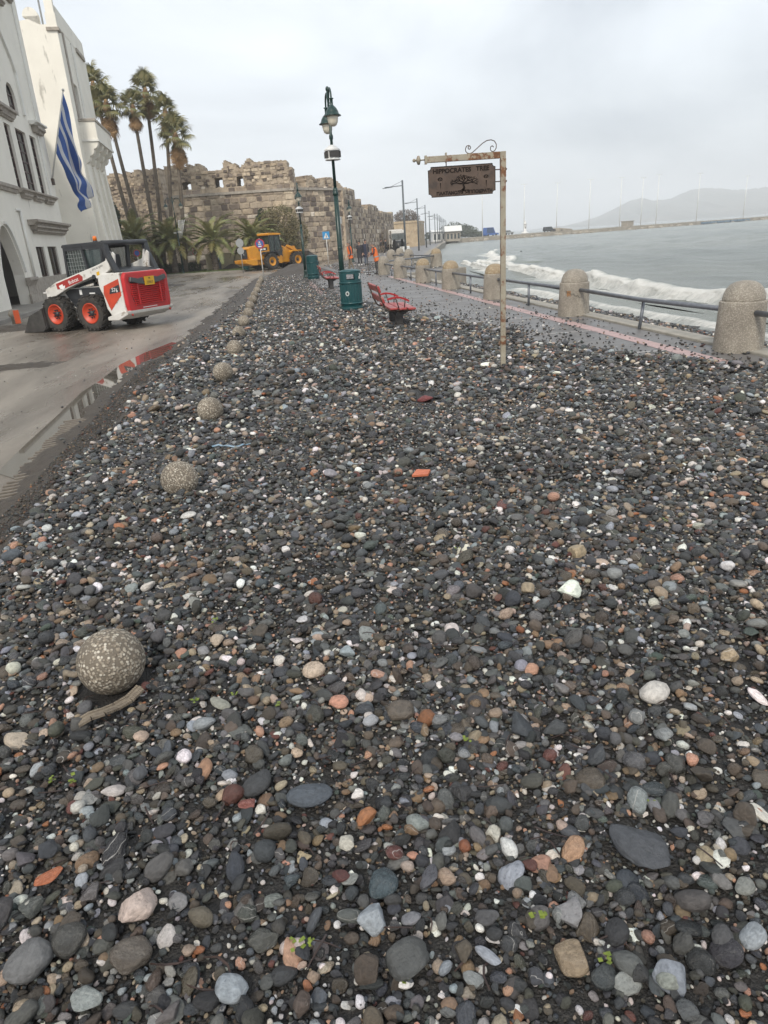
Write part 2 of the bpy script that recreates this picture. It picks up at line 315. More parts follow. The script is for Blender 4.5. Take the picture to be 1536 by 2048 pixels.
def breaker(name, line, hgt, wid, seed, fo=1.0, na=260, nc=60):
    line = [Vector(p) for p in line]; seg = [(line[i+1]-line[i]).length for i in range(len(line)-1)]; tot = sum(seg)
    vs = []; fv = []
    for i in range(na+1):
        s = tot*i/na; k = 0
        while k < len(seg)-1 and s > seg[k]: s -= seg[k]; k += 1
        P = line[k].lerp(line[k+1], s/seg[k]); d = (line[k+1]-line[k]).normalized(); n = Vector((-d.y, d.x))   # n points shorewards (-X)
        if n.x > 0: n = -n
        e = min(1, i/18, (na-i)/18); A = hgt*e*(0.72+0.45*noise.noise(Vector((tot*i/na*.22, seed, 0)))+0.2*noise.noise(Vector((tot*i/na*.9, seed, 3))))
        wob = 0.7*noise.noise(Vector((tot*i/na*.16, seed, 9)))
        for j in range(nc+1):
            t = -1.6+2.9*j/nc                                      # -: sea side, +: shore side
            if t < 0: pz = math.exp(-(t/0.62)**2)
            else: pz = max(0, 1-(t/0.42)**1.3) if t < .42 else 0
            over = 0.30*A*math.exp(-((t-0.06)/0.12)**2)
            q = P+n*((t+wob)*wid+over)
            fmask = 1/(1+math.exp(-(t+0.10)*16))*(1-max(0, (t-0.75)/0.55))
            pn = Vector((q.x, q.y, pz*2+seed))
            tur = noise.turbulence(Vector((pn.x*1.2, pn.y*.8, pn.z)), 3, False)*0.16*fmask*fo*e+noise.noise(Vector((pn.x*3, pn.y*6, pn.z)))*0.03*fmask*e
            z = SEA-0.04+A*pz+tur*hgt*0.75*math.exp(-max(0, t)*2.0)+0.03
            vs.append((q.x+0.12*fmask*noise.noise(pn*2.2+Vector((5, 0, 0)))*hgt, q.y+0.12*fmask*noise.noise(pn*2.2+Vector((0, 7, 0)))*hgt, z if e > 0 else SEA-.15))
            fv.append(((0.22+0.42*math.exp(-max(0, t-.1)*2.0))*fmask*fo+0.14*max(0, pz-.6)+.16*noise.noise(Vector((q.x*1.1, q.y*.7, seed)))*fmask)*min(1, e*1.5))
    n_ = nc+1; fs = [(i*n_+j, i*n_+j+1, (i+1)*n_+j+1, (i+1)*n_+j) for i in range(na) for j in range(nc)]
    me = bpy.data.meshes.new(name); me.from_pydata(vs, [], fs); me.materials.append(M_foamw); me.polygons.foreach_set('use_smooth', [True]*len(fs))
    me.attributes.new('foam', 'FLOAT', 'POINT').data.foreach_set('value', np.array(fv, np.float32))
    return tag(mesh_obj(name, me), kind='structure')
breaker('breaking_wave', [(14.2, 12), (14.0, 24), (15.0, 36), (16.4, 50), (17.3, 62)], 0.64, 1.5, 2.0, na=420)
breaker('breaking_wave', [(20.5, 62), (22, 72), (25.5, 86), (30, 97)], 0.55, 1.9, 5.0)
breaker('breaking_wave', [(14.5, 46), (15.5, 54), (17, 66)], 0.5, 0.9, 8.0)
breaker('breaking_wave', [(10.8, 13), (10.9, 22), (11.2, 34)], 0.16, 0.8, 11.0, fo=0.85)

# pavement and grass bed on the landward side
FA = G(60, 615, -.08); fd = ray(465, 498.5); FD = Vector((fd.x, fd.y)).normalized(); FN = Vector((FD.y, -FD.x))   # facade line, direction, outward normal
M_walk = mat('pale_pavement', (0.27, 0.25, 0.22), 0.6, (0.2, 0.185, 0.165), 1.2, bump=0.004)
b = MB(); P2 = Vector(FA[:2])
b.prism([tuple(P2+FD*-30+FN*1.3), tuple(P2+FD*30+FN*1.3), tuple(P2+FD*31-FN*4), tuple(P2+FD*-30-FN*4)], -0.1, 0.05, 'xy')
tag(b.build('building_pavement', M_walk, bev=.02), kind='structure')
K0, K1, K2 = G(215, 556, -.05), G(330, 552, -.05), G(492, 542, -.05)
M_grass = mat('lawn_soil', (0.045, 0.065, 0.02), 0.9, (0.09, 0.085, 0.045), 1.5, bump=0.03, bscale=12)
b = MB(); b.prism([K0[:2], K1[:2], K2[:2], CFP(-8, 73)[:2], CFP(-34, 77)[:2]], -0.1, 0.0, 'xy'); tag(b.build('planting_bed', M_grass), kind='structure')
b = MB(); kb = None
for a, c in ((K0, K1), (K1, K2)):
    n = 9
    for k in range(n):
        p, q_ = a.lerp(c, k/n), a.lerp(c, (k+.98)/n); b = MB(); b.bar((p.x, p.y, -.02), (q_.x, q_.y, -.02), .3, .16)
        if kb is None: kb = tag(b.build('bed_kerb', M_walk), kind='structure')
        else: b.build('kerb_stone', M_walk, kb)
# grass blades on the bed
def bed_pt():
    while True:
        u, v = rnd.uniform(-30, -9), rnd.uniform(60, 72); p = CFP(u, v)
        a, c = (K1, K2) if p.x > K1.x else (K0, K1); t = (p.x-a.x)/(c.x-a.x)
        if 0 < t < 1 and p.y > a.y+(c.y-a.y)*t+.15: return p
M_blade = mat('grass_blades', (0.05, 0.10, 0.02), 0.6, (0.12, 0.13, 0.04), 3)
b = MB(); vs = []; fs = []
for k in range(9000):
    p = bed_pt(); a = rnd.uniform(0, 6.28); hh = rnd.uniform(.05, .16); o = len(vs); dx, dy = math.cos(a)*.03, math.sin(a)*.03
    vs += [(p.x-dx, p.y-dy, 0), (p.x+dx, p.y+dy, 0), (p.x+rnd.uniform(-.05, .05), p.y+rnd.uniform(-.05, .05), hh)]; fs.append((o, o+1, o+2))
b.add(vs, fs); tag(b.build('grass', M_blade), 'short green grass on the planting bed beneath the palms', 'grass', kind='stuff')
# heap of swept silt at the end of the road, mud strip along the road edge
M_mud = mat('wet_silt', (0.030, 0.023, 0.017), 0.5, (0.088, 0.070, 0.053), 60, bump=0.02, bscale=60, c3=(0.038, 0.030, 0.023), s3=9, t3=0.56, r2=0.62)
XL = [(-3, -2.12), (4.8, -2.09), (6.35, -2.14), (7.6, -2.05), (11.6, -2.2), (14.4, -1.96), (19.2, -1.6), (29, -1.32), (45, -1.1)]
RE = [(-3, -2.45), (5.6, -2.44), (6.4, -2.48), (8.2, -2.52), (10.0, -2.60), (12.0, -2.62), (14.47, -2.24), (20.5, -2.13), (23.3, -2.04), (31, -1.84), (45, -1.35)]
XRR = [(-3, 6.0), (6.6, 6.0), (7.3, 5.5), (8.35, 5.2), (9.1, 4.6), (10.2, 3.95), (12.7, 3.95), (15.2, 3.3), (18.8, 2.5), (24, 1.7), (30, 1.35), (45, 1.0)]
def itp(tab, y): return np.interp(y, [t[0] for t in tab], [t[1] for t in tab])
def wig(y, s, a): return a*(np.sin(y*2.3+s)+0.6*np.sin(y*5.1+2*s)+0.5*np.sin(y*11.7+3*s)+.3*np.sin(y*23+s))
ys = np.linspace(-3, 45, 520); nx = 26; vs = []
for y in ys:
    x0 = itp(RE, y)+wig(y, 1.0, .05)-.04; x1 = itp(XL, y)+.35
    for i in range(nx):
        t = i/(nx-1); x = x0+(x1-x0)*t; z = -0.084+0.075*min(1, t*2.6)**0.8*(1-0.1*t)+0.016*noise.noise(Vector((x*4, y*4, 0)))+0.012*noise.noise(Vector((x*13, y*13, 4)))
        vs.append((x, y, z))
b = MB(); b.add(vs, [(j*nx+i, j*nx+i+1, (j+1)*nx+i+1, (j+1)*nx+i) for j in range(len(ys)-1) for i in range(nx-1)], True)
tag(b.build('mud_strip', M_mud), kind='structure')
def heap(cx, cy, rx, ry, hh, seed):
    b = MB(); vs = []; n, m_ = 36, 12
    for i in range(m_+1):
        for j in range(n):
            a = 2*math.pi*j/n; t = i/m_; k = 1+0.18*noise.noise(Vector((math.cos(a)*1.5, math.sin(a)*1.5, seed)))
            x, y = cx+rx*t*k*math.cos(a), cy+ry*t*k*math.sin(a); vs.append((x, y, -.085+hh*math.cos(t*math.pi/2)**1.5*(1+.25*noise.noise(Vector((x*1.7, y*1.7, seed))))+.03*noise.noise(Vector((x*7, y*7, seed)))))
    b.add(vs, [(i*n+j, i*n+(j+1) % n, (i+1)*n+(j+1) % n, (i+1)*n+j) for i in range(m_) for j in range(n)], True)
    return tag(b.build('silt_heap', M_mud), kind='structure')
p = G(600, 549, -.08); heap(p.x, p.y, 2.6, 3.4, .62, 3.0)
p = G(330, 572, -.08); heap(p.x-1, p.y, 2.2, 1.3, .22, 5.0)
p = G(20, 735, -.08); heap(p.x, p.y, 1.0, .5, .05, 7.0)
p = G(0, 660, -.08); heap(p.x-.3, p.y, 2.0, 1.2, .10, 9.0)
# tread prints pressed out of the silt beside the puddle
M_print = mat('pale_tread_silt', (0.19, 0.165, 0.135), .6, (0.13, 0.11, 0.09), 20)
b = MB(); q0, q1 = G(-30, 1035, -.08), G(150, 838, -.08); d_ = (q1-q0); n_ = 34
for k in range(n_):
    c = q0.lerp(q1, k/n_)+Vector((.06, 0, 0)); l_ = rnd.uniform(.10, .17); b.bar((c.x-l_, c.y-.03, -.072), (c.x+l_, c.y+.05, -.068), .030, .012)
tag(b.build('tyre_prints', M_print), 'row of pale tyre tread prints in the silt along the puddle', 'tyre prints', kind='stuff')
# puddle along the mud strip
M_puddle = mat('muddy_water', (0.095, 0.083, 0.068), 0.025, (0.11, 0.097, 0.078), 2.0, spec=1.0)
M_puddle.node_tree.nodes['Principled BSDF'].inputs['IOR'].default_value = 1.6
pl = [(0, 985), (60, 925), (118, 862), (165, 822), (215, 785), (262, 742), (300, 722), (352, 692)]
pr_ = [(0, 945), (60, 885), (122, 828), (168, 783), (205, 760), (245, 728), (290, 706), (346, 684)]
vs = [tuple(G(*p, -.075)) for p in pl]+[tuple(G(*p, -.075)) for p in pr_]
vs = [(v[0]+(.35 if i < 8 else -.03), v[1], v[2]) for i, v in enumerate(vs)]
b = MB(); b.add(vs, [(i, i+1, 9+i, 8+i) for i in range(7)]); tag(b.build('puddle', M_puddle), kind='structure')
# ------------------------------------------------------------------ pebbles thrown over the promenade
def cover(x, y):
    """1 where the shingle lies thick, falling to 0 outside"""
    l = itp(XL, y)+wig(y, 2.0, .05); r = itp(XRR, y)+wig(y, 4.0, .10)
    wdt = np.where(y < 20, .35, 1.0)
    c = np.clip((x-l)/.25, 0, 1)*np.clip((r-x)/wdt+.5, 0, 1)
    return c
def H(x, y):
    c = cover(x, y); thin = np.where(y < 17, 1.0, np.clip(1-(y-17)/10, 0.12, 1))
    hh = (0.045+0.02*sn(x, y, 1.7, .3)+0.014*sn(x, y, 3.9, 1.2)+0.008*sn(x, y, 8.3, 2.2))*c*thin
    edge = np.clip((x+1.12)/.12, 0, 1)            # the pavement edge step under the stones
    base = np.where(x < -1.0, -0.075+0.075*np.clip((x-itp(XL, y)+.2)/.7, 0, 1), 0.0)
    return base+hh-0.006*(c < .02)
gx = np.arange(-2.5, 6.0, .07); gy = np.concatenate([np.arange(-2.5, 14, .07), np.arange(14, 46, .2)])
XX, YY = np.meshgrid(gx, gy); ZZ = H(XX, YY)-np.where(cover(XX, YY) < .05, .03, 0.0); nx = len(gx)
ok = cover(XX, YY) > .02
fs = [(j*nx+i, j*nx+i+1, (j+1)*nx+i+1, (j+1)*nx+i) for j in range(len(gy)-1) for i in range(nx-1) if ok[j, i] or ok[j+1, i+1] or ok[j, i+1] or ok[j+1, i]]
b = MB(); b.v = np.stack([XX, YY, ZZ], -1).reshape(-1, 3).tolist(); b.f = fs; b.sm = [True]*len(fs); b.mi = [0]*len(fs)
bank = tag(b.build('pebble_bank', M_gravel), kind='structure')

# pebble material: colour from each stone, veins and mottling from its own coordinates, wet sheen
m, nt, bs = nm('wet_pebble')
ac = N(nt, 'ShaderNodeAttribute', attribute_name='tint', attribute_type='INSTANCER')
asd = N(nt, 'ShaderNodeAttribute', attribute_name='seed', attribute_type='INSTANCER')
tc = N(nt, 'ShaderNodeTexCoord')
off = N(nt, 'ShaderNodeVectorMath', operation='ADD'); L(nt, tc.outputs['Object'], off.inputs[0])
cmb = N(nt, 'ShaderNodeCombineXYZ'); L(nt, asd.outputs['Fac'], cmb.inputs[0]); L(nt, asd.outputs['Fac'], cmb.inputs[1]); L(nt, cmb.outputs[0], off.inputs[1])
nz = N(nt, 'ShaderNodeTexNoise', inp={'Scale': 2.6, 'Detail': 7.0, 'Roughness': 0.7}); L(nt, off.outputs[0], nz.inputs['Vector'])
mrz = N(nt, 'ShaderNodeMapRange', inp={'From Min': 0.3, 'From Max': 0.7, 'To Min': 0.62, 'To Max': 1.35}); L(nt, nz.outputs[0], mrz.inputs[0])
mul = N(nt, 'ShaderNodeVectorMath', operation='SCALE'); L(nt, ac.outputs['Color'], mul.inputs[0]); L(nt, mrz.outputs[0], mul.inputs['Scale'])
# white calcite veins on some stones
wv = N(nt, 'ShaderNodeTexWave', wave_type='BANDS', bands_direction='DIAGONAL', inp={'Scale': 0.42, 'Distortion': 5.0, 'Detail': 3.0, 'Detail Scale': 1.3}); L(nt, off.outputs[0], wv.inputs['Vector'])
wr = N(nt, 'ShaderNodeMapRange', inp={'From Min': 0.982, 'From Max': 0.996}); L(nt, wv.outputs['Fac'], wr.inputs[0])
n2 = N(nt, 'ShaderNodeTexNoise', inp={'Scale': 1.9, 'Detail': 5.0, 'Roughness': 0.8}); L(nt, off.outputs[0], n2.inputs['Vector'])
sp = N(nt, 'ShaderNodeMapRange', inp={'From Min': 0.66, 'From Max': 0.70}); L(nt, n2.outputs[0], sp.inputs[0])
vm = N(nt, 'ShaderNodeMath', operation='MAXIMUM'); L(nt, wr.outputs[0], vm.inputs[0]); L(nt, sp.outputs[0], vm.inputs[1])
fr = N(nt, 'ShaderNodeMath', operation='FRACT'); ml = N(nt, 'ShaderNodeMath', operation='MULTIPLY'); ml.inputs[1].default_value = 7.31; L(nt, asd.outputs['Fac'], ml.inputs[0]); L(nt, ml.outputs[0], fr.inputs[0])
gt = N(nt, 'ShaderNodeMath', operation='GREATER_THAN'); gt.inputs[1].default_value = 0.935; L(nt, fr.outputs[0], gt.inputs[0])
vf = N(nt, 'ShaderNodeMath', operation='MULTIPLY'); L(nt, vm.outputs[0], vf.inputs[0]); L(nt, gt.outputs[0], vf.inputs[1])
vf2 = N(nt, 'ShaderNodeMath', operation='MULTIPLY'); vf2.inputs[1].default_value = 0.6; L(nt, vf.outputs[0], vf2.inputs[0])
mx = N(nt, 'ShaderNodeMix', data_type='RGBA'); L(nt, vf2.outputs[0], mx.inputs[0]); L(nt, mul.outputs[0], mx.inputs[6]); mx.inputs[7].default_value = (0.5, 0.48, 0.45, 1)
L(nt, mx.outputs[2], bs.inputs['Base Color'])
rr = N(nt, 'ShaderNodeMapRange', inp={'From Min': 0.3, 'From Max': 0.7, 'To Min': 0.18, 'To Max': 0.50}); L(nt, nz.outputs[0], rr.inputs[0]); f3 = N(nt, 'ShaderNodeMath', operation='FRACT'); m3 = N(nt, 'ShaderNodeMath', operation='MULTIPLY'); m3.inputs[1].default_value = 3.77; L(nt, asd.outputs['Fac'], m3.inputs[0]); L(nt, m3.outputs[0], f3.inputs[0]); m4 = N(nt, 'ShaderNodeMath', operation='MULTIPLY_ADD'); m4.inputs[1].default_value = .42; m4.inputs[2].default_value = -.12; L(nt, f3.outputs[0], m4.inputs[0]); a4 = N(nt, 'ShaderNodeMath', operation='ADD'); L(nt, rr.outputs[0], a4.inputs[0]); L(nt, m4.outputs[0], a4.inputs[1]); L(nt, a4.outputs[0], bs.inputs['Roughness']); bs.inputs['Specular IOR Level'].default_value = 0.5
bp = N(nt, 'ShaderNodeBump', inp={'Strength': 0.5, 'Distance': 0.05}); L(nt, nz.outputs[0], bp.inputs['Height']); L(nt, bp.outputs[0], bs.inputs['Normal'])
M_peb = m

def pebble_mesh(k, sub, angular):
    r = random.Random(100+k); bm = bmesh.new(); bmesh.ops.create_icosphere(bm, subdivisions=sub, radius=1.0)
    planes = []
    for _ in range(9 if angular else 5):
        d = Vector((r.gauss(0, 1), r.gauss(0, 1), r.gauss(0, 1))).normalized(); planes.append((d, r.uniform(.50, .82) if angular else r.uniform(.78, .95)))
    o = Vector((r.uniform(-50, 50), r.uniform(-50, 50), r.uniform(-50, 50)))
    for v in bm.verts:
        p = v.co.copy(); e = 0.82 if not angular else .95
        p = Vector([math.copysign(abs(c)**e, c) for c in p]); p.normalize()
        for d, t in planes:
            s = p.dot(d)
            if s > t: p -= d*(s-t)*(0.92 if angular else .8)
        p *= 1+0.16*noise.noise(p*1.1+o)+(0.05 if angular else 0.03)*noise.noise(p*3.3+o)
        p.x *= 1+0.12*p.y
        v.co = p
    me = bpy.data.meshes.new('pebble'); bm.to_mesh(me); bm.free(); me.polygons.foreach_set('use_smooth', [True]*len(me.polygons)); me.materials.append(M_peb)
    return me
NV = 20
PM = [pebble_mesh(k, 2, k % 5 in (1, 2, 4)) for k in range(NV)]
PMH = [pebble_mesh(k, 3, k % 5 in (1, 2, 4)) for k in range(NV)]
lib = bpy.data.collections.new('pebble_shapes')
for k, me in enumerate(PM): lib.objects.link(bpy.data.objects.new('pebble_shape_%02d' % k, me))

PAL = np.array([(0.030, 0.031, 0.033), (0.045, 0.046, 0.048), (0.062, 0.064, 0.068), (0.050, 0.056, 0.064), (0.085, 0.094, 0.104), (0.090, 0.088, 0.084), (0.125, 0.125, 0.122),
                (0.078, 0.064, 0.050), (0.115, 0.092, 0.070), (0.070, 0.070, 0.058), (0.20, 0.20, 0.195), (0.26, 0.28, 0.30), (0.36, 0.29, 0.225), (0.47, 0.44, 0.40), (0.62, 0.60, 0.57),
                (0.27, 0.115, 0.055), (0.13, 0.055, 0.045), (0.38, 0.215, 0.15), (0.20, 0.135, 0.085), (0.30, 0.235, 0.165), (0.085, 0.105, 0.092)])
PAL = PAL*np.where(PAL.mean(1) < .13, .80, np.where(PAL.mean(1) < .3, 1.0, 1.08))[:, None]
PW = np.array([7, 10, 12, 7, 7, 12, 11, 10, 10, 7, 7, 4.2, 4.0, 3.8, 3.2, .8, 1.2, 1.4, 3.4, 3.0, 1.6]); PW = PW/PW.sum()
PWG = PW.copy(); PWG[[12, 13, 14, 17, 19]] *= 1.3; PWG /= PWG.sum()

P_all = []
def scatter(n, x0, x1, y0, y1, dens, amin, amax, sig, prob, pal_w, zf, lift=(0.0, 0.8), flat=(0.34, 0.74)):
    x = rng.uniform(x0, x1, n); y = rng.uniform(y0, y1, n); keep = rng.uniform(0, 1, n) < prob(x, y)
    x, y = x[keep], y[keep]; n = len(x)
    a = np.clip(amin*np.exp(np.abs(rng.normal(0, sig, n))), amin, amax)/2          # half long axis
    bb = a*rng.uniform(.58, .92, n); c = bb*rng.uniform(flat[0], flat[1], n)*rng.choice([1.0, 1.0, 1.35], n)
    z = zf(x, y)+c*rng.uniform(lift[0], lift[1], n)
    eu = np.stack([rng.normal(0, .34, n), rng.normal(0, .34, n), rng.uniform(0, 6.283, n)], -1)
    ci = rng.choice(len(PAL), n, p=pal_w); tint = PAL[ci]*rng.uniform(.75, 1.3, (n, 1))*rng.uniform(.94, 1.06, (n, 3))
    P_all.append(np.concatenate([x[:, None], y[:, None], z[:, None], eu, a[:, None], bb[:, None], c[:, None], tint, rng.uniform(0, 40, (n, 1)), rng.integers(0, NV, (n, 1)).astype(float)], 1))
BALLX, BALLY = -0.87, [2.62, 5.08, 7.43, 9.84, 12.25, 14.5, 16.85, 19.03, 21.3, 23.7, 26.2, 29.1, 32.1, 35.2, 38.2, 40.4]
def noball(x, y):
    k = np.ones_like(x)
    for yb in BALLY[:8]: k *= ((x-BALLX)**2+(y-yb)**2 > .15**2)
    return k
full = lambda x, y: cover(x, y)*noball(x, y)*(.80+.20*np.tanh(3*(sn(x, y, 2.1, .9)+.6*sn(y, x, 3.7, 2.1))))
def area_n(d, x0, x1, y0, y1): return int(d*(x1-x0)*(y1-y0))
scatter(area_n(4800, -2.6, 4.2, -.4, 3.6), -2.6, 4.2, -.4, 3.6, 0, .011, .030, .40, full, PWG, H, (.5, 2.0), (.5, .85))           # grit-sized stones
scatter(area_n(2300, -2.6, 5.2, 3.6, 7.2), -2.6, 5.2, 3.6, 7.2, 0, .014, .034, .35, full, PWG, H, (.5, 2.0), (.5, .85))
scatter(area_n(1380, -2.6, 6.2, -.8, 7.2), -2.6, 6.2, -.8, 7.2, 0, .028, .085, .42, full, PW, H, (.35, 1.7))
scatter(area_n(950, -2.6, 6.2, 7.2, 13), -2.6, 6.2, 7.2, 13, 0, .034, .10, .42, full, PW, H, (.35, 1.7))
scatter(area_n(650, -2.4, 4.4, 13, 20), -2.4, 4.4, 13, 20, 0, .038, .11, .40, full, PW, H, (.3, 1.6))
scatter(area_n(330, -2.0, 3.2, 20, 45), -2.0, 3.2, 20, 45, 0, .04, .11, .38, lambda x, y: full(x, y)*(0.45+.55*(sn(x, y, 1.3, .7) > -.2)), PW, H, (.1, 1.0))
scatter(area_n(62, -2.6, 6.2, -.8, 7.5), -2.6, 6.2, -.8, 7.5, 0, .060, .13, .30, full, PW, H, (.6, 1.5))
scatter(area_n(34, -2.6, 6.0, 7.5, 20), -2.6, 6.0, 7.5, 20, 0, .08, .17, .28, full, PW, H, (.5, 1.4))
# thin scatter over the bare paving, on the road edge and down the beach
zero = lambda x, y: np.zeros_like(x)+.004
def loose(x, y):
    r = itp(XRR, y)+wig(y, 4.0, .10); d = np.clip(x-r, 0, 9); return np.where((x > r) & (x < 5.98), np.exp(-d/.55)*.55+.03+.035*(sn(x, y, 1.1, 1.0) > .2), 0)
scatter(area_n(300, 1, 6, 6, 20), 1, 6, 6, 20, 0, .030, .105, .42, loose, PW, zero, (.5, .9))
scatter(area_n(110, 1, 6, 20, 46), 1, 6, 20, 46, 0, .035, .11, .4, lambda x, y: loose(x, y)*1.2, PW, zero, (.5, .9))
scatter(area_n(60, 2, 9.4, 40, 62), 2, 9.4, 40, 62, 0, .05, .15, .4, lambda x, y: np.where((x > 3.8) | (y < 46), .7*(sn(x, y, .9, .2) > -.3)+.1, 0)*(x < np.where(y < 38, 6, 9.4)), PW, zero, (.5, .9))
PWM = np.where(PAL.mean(1) < .17, PW, PW*.05)*np.where(PAL[:, 0] > PAL[:, 2]*1.15, 4.0, 1.0); PWM = PWM/PWM.sum()
mudz = lambda x, y: np.zeros_like(x)-.006
scatter(area_n(3200, -2.9, -1.5, 2.5, 14), -2.9, -1.5, 2.5, 14, 0, .010, .034, .45, lambda x, y: ((x > itp(RE, y)+.25) & (x < itp(XL, y)+.1))*.8, PWM, mudz, (.0, .8), (.6, .9))
scatter(area_n(26, -2.9, -1.4, 2, 40), -2.9, -1.4, 2, 40, 0, .03, .08, .35, lambda x, y: ((x > itp(RE, y)+.12) & (x < itp(XL, y)+.2))*1., PW, mudz, (.2, .8))
scatter(area_n(3.0, -9, -2.7, 6, 45), -9, -2.7, 6, 45, 0, .02, .06, .4, lambda x, y: 1.0*(x < itp(RE, y)), PW, lambda x, y: np.zeros_like(x)-.08, (.4, .8))
scatter(area_n(420, 6.32, 9.8, 6, 46), 6.32, 9.8, 6, 46, 0, .05, .15, .4, lambda x, y: np.clip((10.2-x)/1.2, 0, 1), PW, beach_z, (.1, 1.0))
D = np.concatenate(P_all, 0)
# rank by size in view: the largest become single stones
rel = D[:, :3]-np.array([0, 0, CAMH]); A3 = np.array([CR, CU, CF_]); cc = rel@A3.T; zc = np.maximum(cc[:, 2], .05)
pxx, pyy = 768+FPX*cc[:, 0]/zc, 1024-FPX*cc[:, 1]/zc
CLEAR = [(628, 1340, 46), (618, 1590, 82), (515, 1567, 62), (497, 1608, 38), (1283, 1690, 118), (1310, 1385, 62), (820, 1922, 84), (1145, 1915, 74), (276, 1812, 78), (93, 1757, 52), (1110, 1455, 58), (978, 1912, 52), (767, 1767, 62), (62, 1920, 72), (262, 1912, 66), (850, 797, 34), (440, 1407, 46), (842, 946, 34), (215, 1410, 70)]
keep = np.ones(len(D), bool)      # leave room where the bigger single stones lie
for sx_, sy_, sl_ in CLEAR: keep &= ~((np.abs(pxx-sx_) < sl_*.62) & (np.abs(pyy-sy_) < sl_*.50) & (D[:, 6] > .011))
D = D[keep]; cc = cc[keep]; zc = zc[keep]; pxx = pxx[keep]; pyy = pyy[keep]
vis = (cc[:, 2] > .2) & (pxx > 0) & (pxx < 1536) & (pyy > 0) & (pyy < 2048)
score = np.where(vis & (D[:, 0] < 6), np.sqrt(D[:, 6]*D[:, 7])/zc, 0)
top = np.argsort(-score)[:290]
for i in top:
    r = D[i]; o = mesh_obj('pebble', PMH[int(r[13])], bank, r[0:3], tuple(r[3:6]), (r[6], r[7], r[8])); o['tint'] = [float(q) for q in r[9:12]]; o['seed'] = float(r[12])
restD = np.delete(D, top, 0); n = len(restD)
me = bpy.data.meshes.new('pebble_points'); me.vertices.add(n); me.vertices.foreach_set('co', restD[:, :3].reshape(-1).astype(np.float32))
def pa(name, typ, key, data): me.attributes.new(name, typ, 'POINT').data.foreach_set(key, np.ascontiguousarray(data).reshape(-1))
pa('erot', 'FLOAT_VECTOR', 'vector', restD[:, 3:6].astype(np.float32)); pa('escale', 'FLOAT_VECTOR', 'vector', restD[:, 6:9].astype(np.float32))
pa('tint', 'FLOAT_VECTOR', 'vector', restD[:, 9:12].astype(np.float32)); pa('seed', 'FLOAT', 'value', restD[:, 12].astype(np.float32)); pa('shape', 'INT', 'value', restD[:, 13].astype(np.int32))
ng = bpy.data.node_groups.new('pebble_scatter', 'GeometryNodeTree')
ng.interface.new_socket('Geometry', in_out='INPUT', socket_type='NodeSocketGeometry'); ng.interface.new_socket('Geometry', in_out='OUTPUT', socket_type='NodeSocketGeometry')
gi = ng.nodes.new('NodeGroupInput'); go = ng.nodes.new('NodeGroupOutput'); ip = ng.nodes.new('GeometryNodeInstanceOnPoints'); ci = ng.nodes.new('GeometryNodeCollectionInfo')
ci.inputs['Collection'].default_value = lib; ci.inputs['Separate Children'].default_value = True; ci.inputs['Reset Children'].default_value = True
def nat(name, typ):
    a = ng.nodes.new('GeometryNodeInputNamedAttribute'); a.data_type = typ; a.inputs['Name'].default_value = name; return a.outputs['Attribute']
er = ng.nodes.new('FunctionNodeEulerToRotation')
ng.links.new(gi.outputs[0], ip.inputs['Points']); ng.links.new(ci.outputs[0], ip.inputs['Instance']); ip.inputs['Pick Instance'].default_value = True
ng.links.new(nat('shape', 'INT'), ip.inputs['Instance Index']); ng.links.new(nat('erot', 'FLOAT_VECTOR'), er.inputs[0]); ng.links.new(er.outputs[0], ip.inputs['Rotation']); ng.links.new(nat('escale', 'FLOAT_VECTOR'), ip.inputs['Scale'])
ng.links.new(ip.outputs[0], go.inputs[0])
po = mesh_obj('pebbles', me, bank); po['kind'] = 'stuff'
md = po.modifiers.new('scatter', 'NODES'); md.node_group = ng
print('pebbles', n)
def stone(name, px, py, long_px, asp, tint, label, k=0, rz=0.0, thick=.55, zoff=.03, mesh_set=None, seed=3.0, cat='stone'):
    """a stone told apart by its looks; long_px is its length in the photograph"""
    g = G(px, py, .05); z = float(H(np.array([g.x]), np.array([g.y]))[0]); p = G(px, py, z+zoff); d = (p-Vector((0, 0, CAMH))).length
    a = long_px*d/FPX/2*1.02
    o = mesh_obj(name, PMH[k], None, p, (rnd.uniform(-.12, .12), rnd.uniform(-.12, .12), rz), (a, a*asp, a*asp*thick)); o['tint'] = list(tint); o['seed'] = seed
    return tag(o, label, cat)
stone('cream_stone', 628, 1340, 46, .95, (0.50, 0.40, 0.31), 'smooth cream rounded stone lying on its own among dark pebbles', 3, 1.2, seed=0.3)
stone('blue_slate_stone', 618, 1590, 82, .62, (0.075, 0.088, 0.105), 'long wet blue-grey stone next to a pointed dark stone', 0, .1, seed=.2)
stone('pointed_dark_stone', 515, 1567, 62, .75, (0.05, 0.052, 0.055), 'pointed dark grey stone standing next to a small red stone', 8, .9, seed=.25)
stone('red_stone', 497, 1608, 38, .8, (0.22, 0.085, 0.07), 'rounded dull red stone touching the pointed dark stone', 4, .4, seed=.3)
stone('large_slate_stone', 1283, 1690, 118, .68, (0.062, 0.066, 0.074), 'big dark slate slab flecked with pale scratches, largest of the loose stones', 11, 2.0, .38, seed=5.2)
stone('white_quartz_stone', 1310, 1385, 62, .75, (0.55, 0.52, 0.48), 'bulky off-white quartz stone beside smaller white pebbles', 5, .5, .75, seed=.4)
stone('round_dark_stone', 820, 1922, 84, .9, (0.075, 0.078, 0.076), 'bulky wet dark grey stone beside green weed scraps', 9, .3, .6, seed=.4)
stone('tan_stone', 1145, 1915, 74, .8, (0.26, 0.20, 0.135), 'squarish tan sandstone piece among dark pebbles', 14, .2, .5, seed=.3)
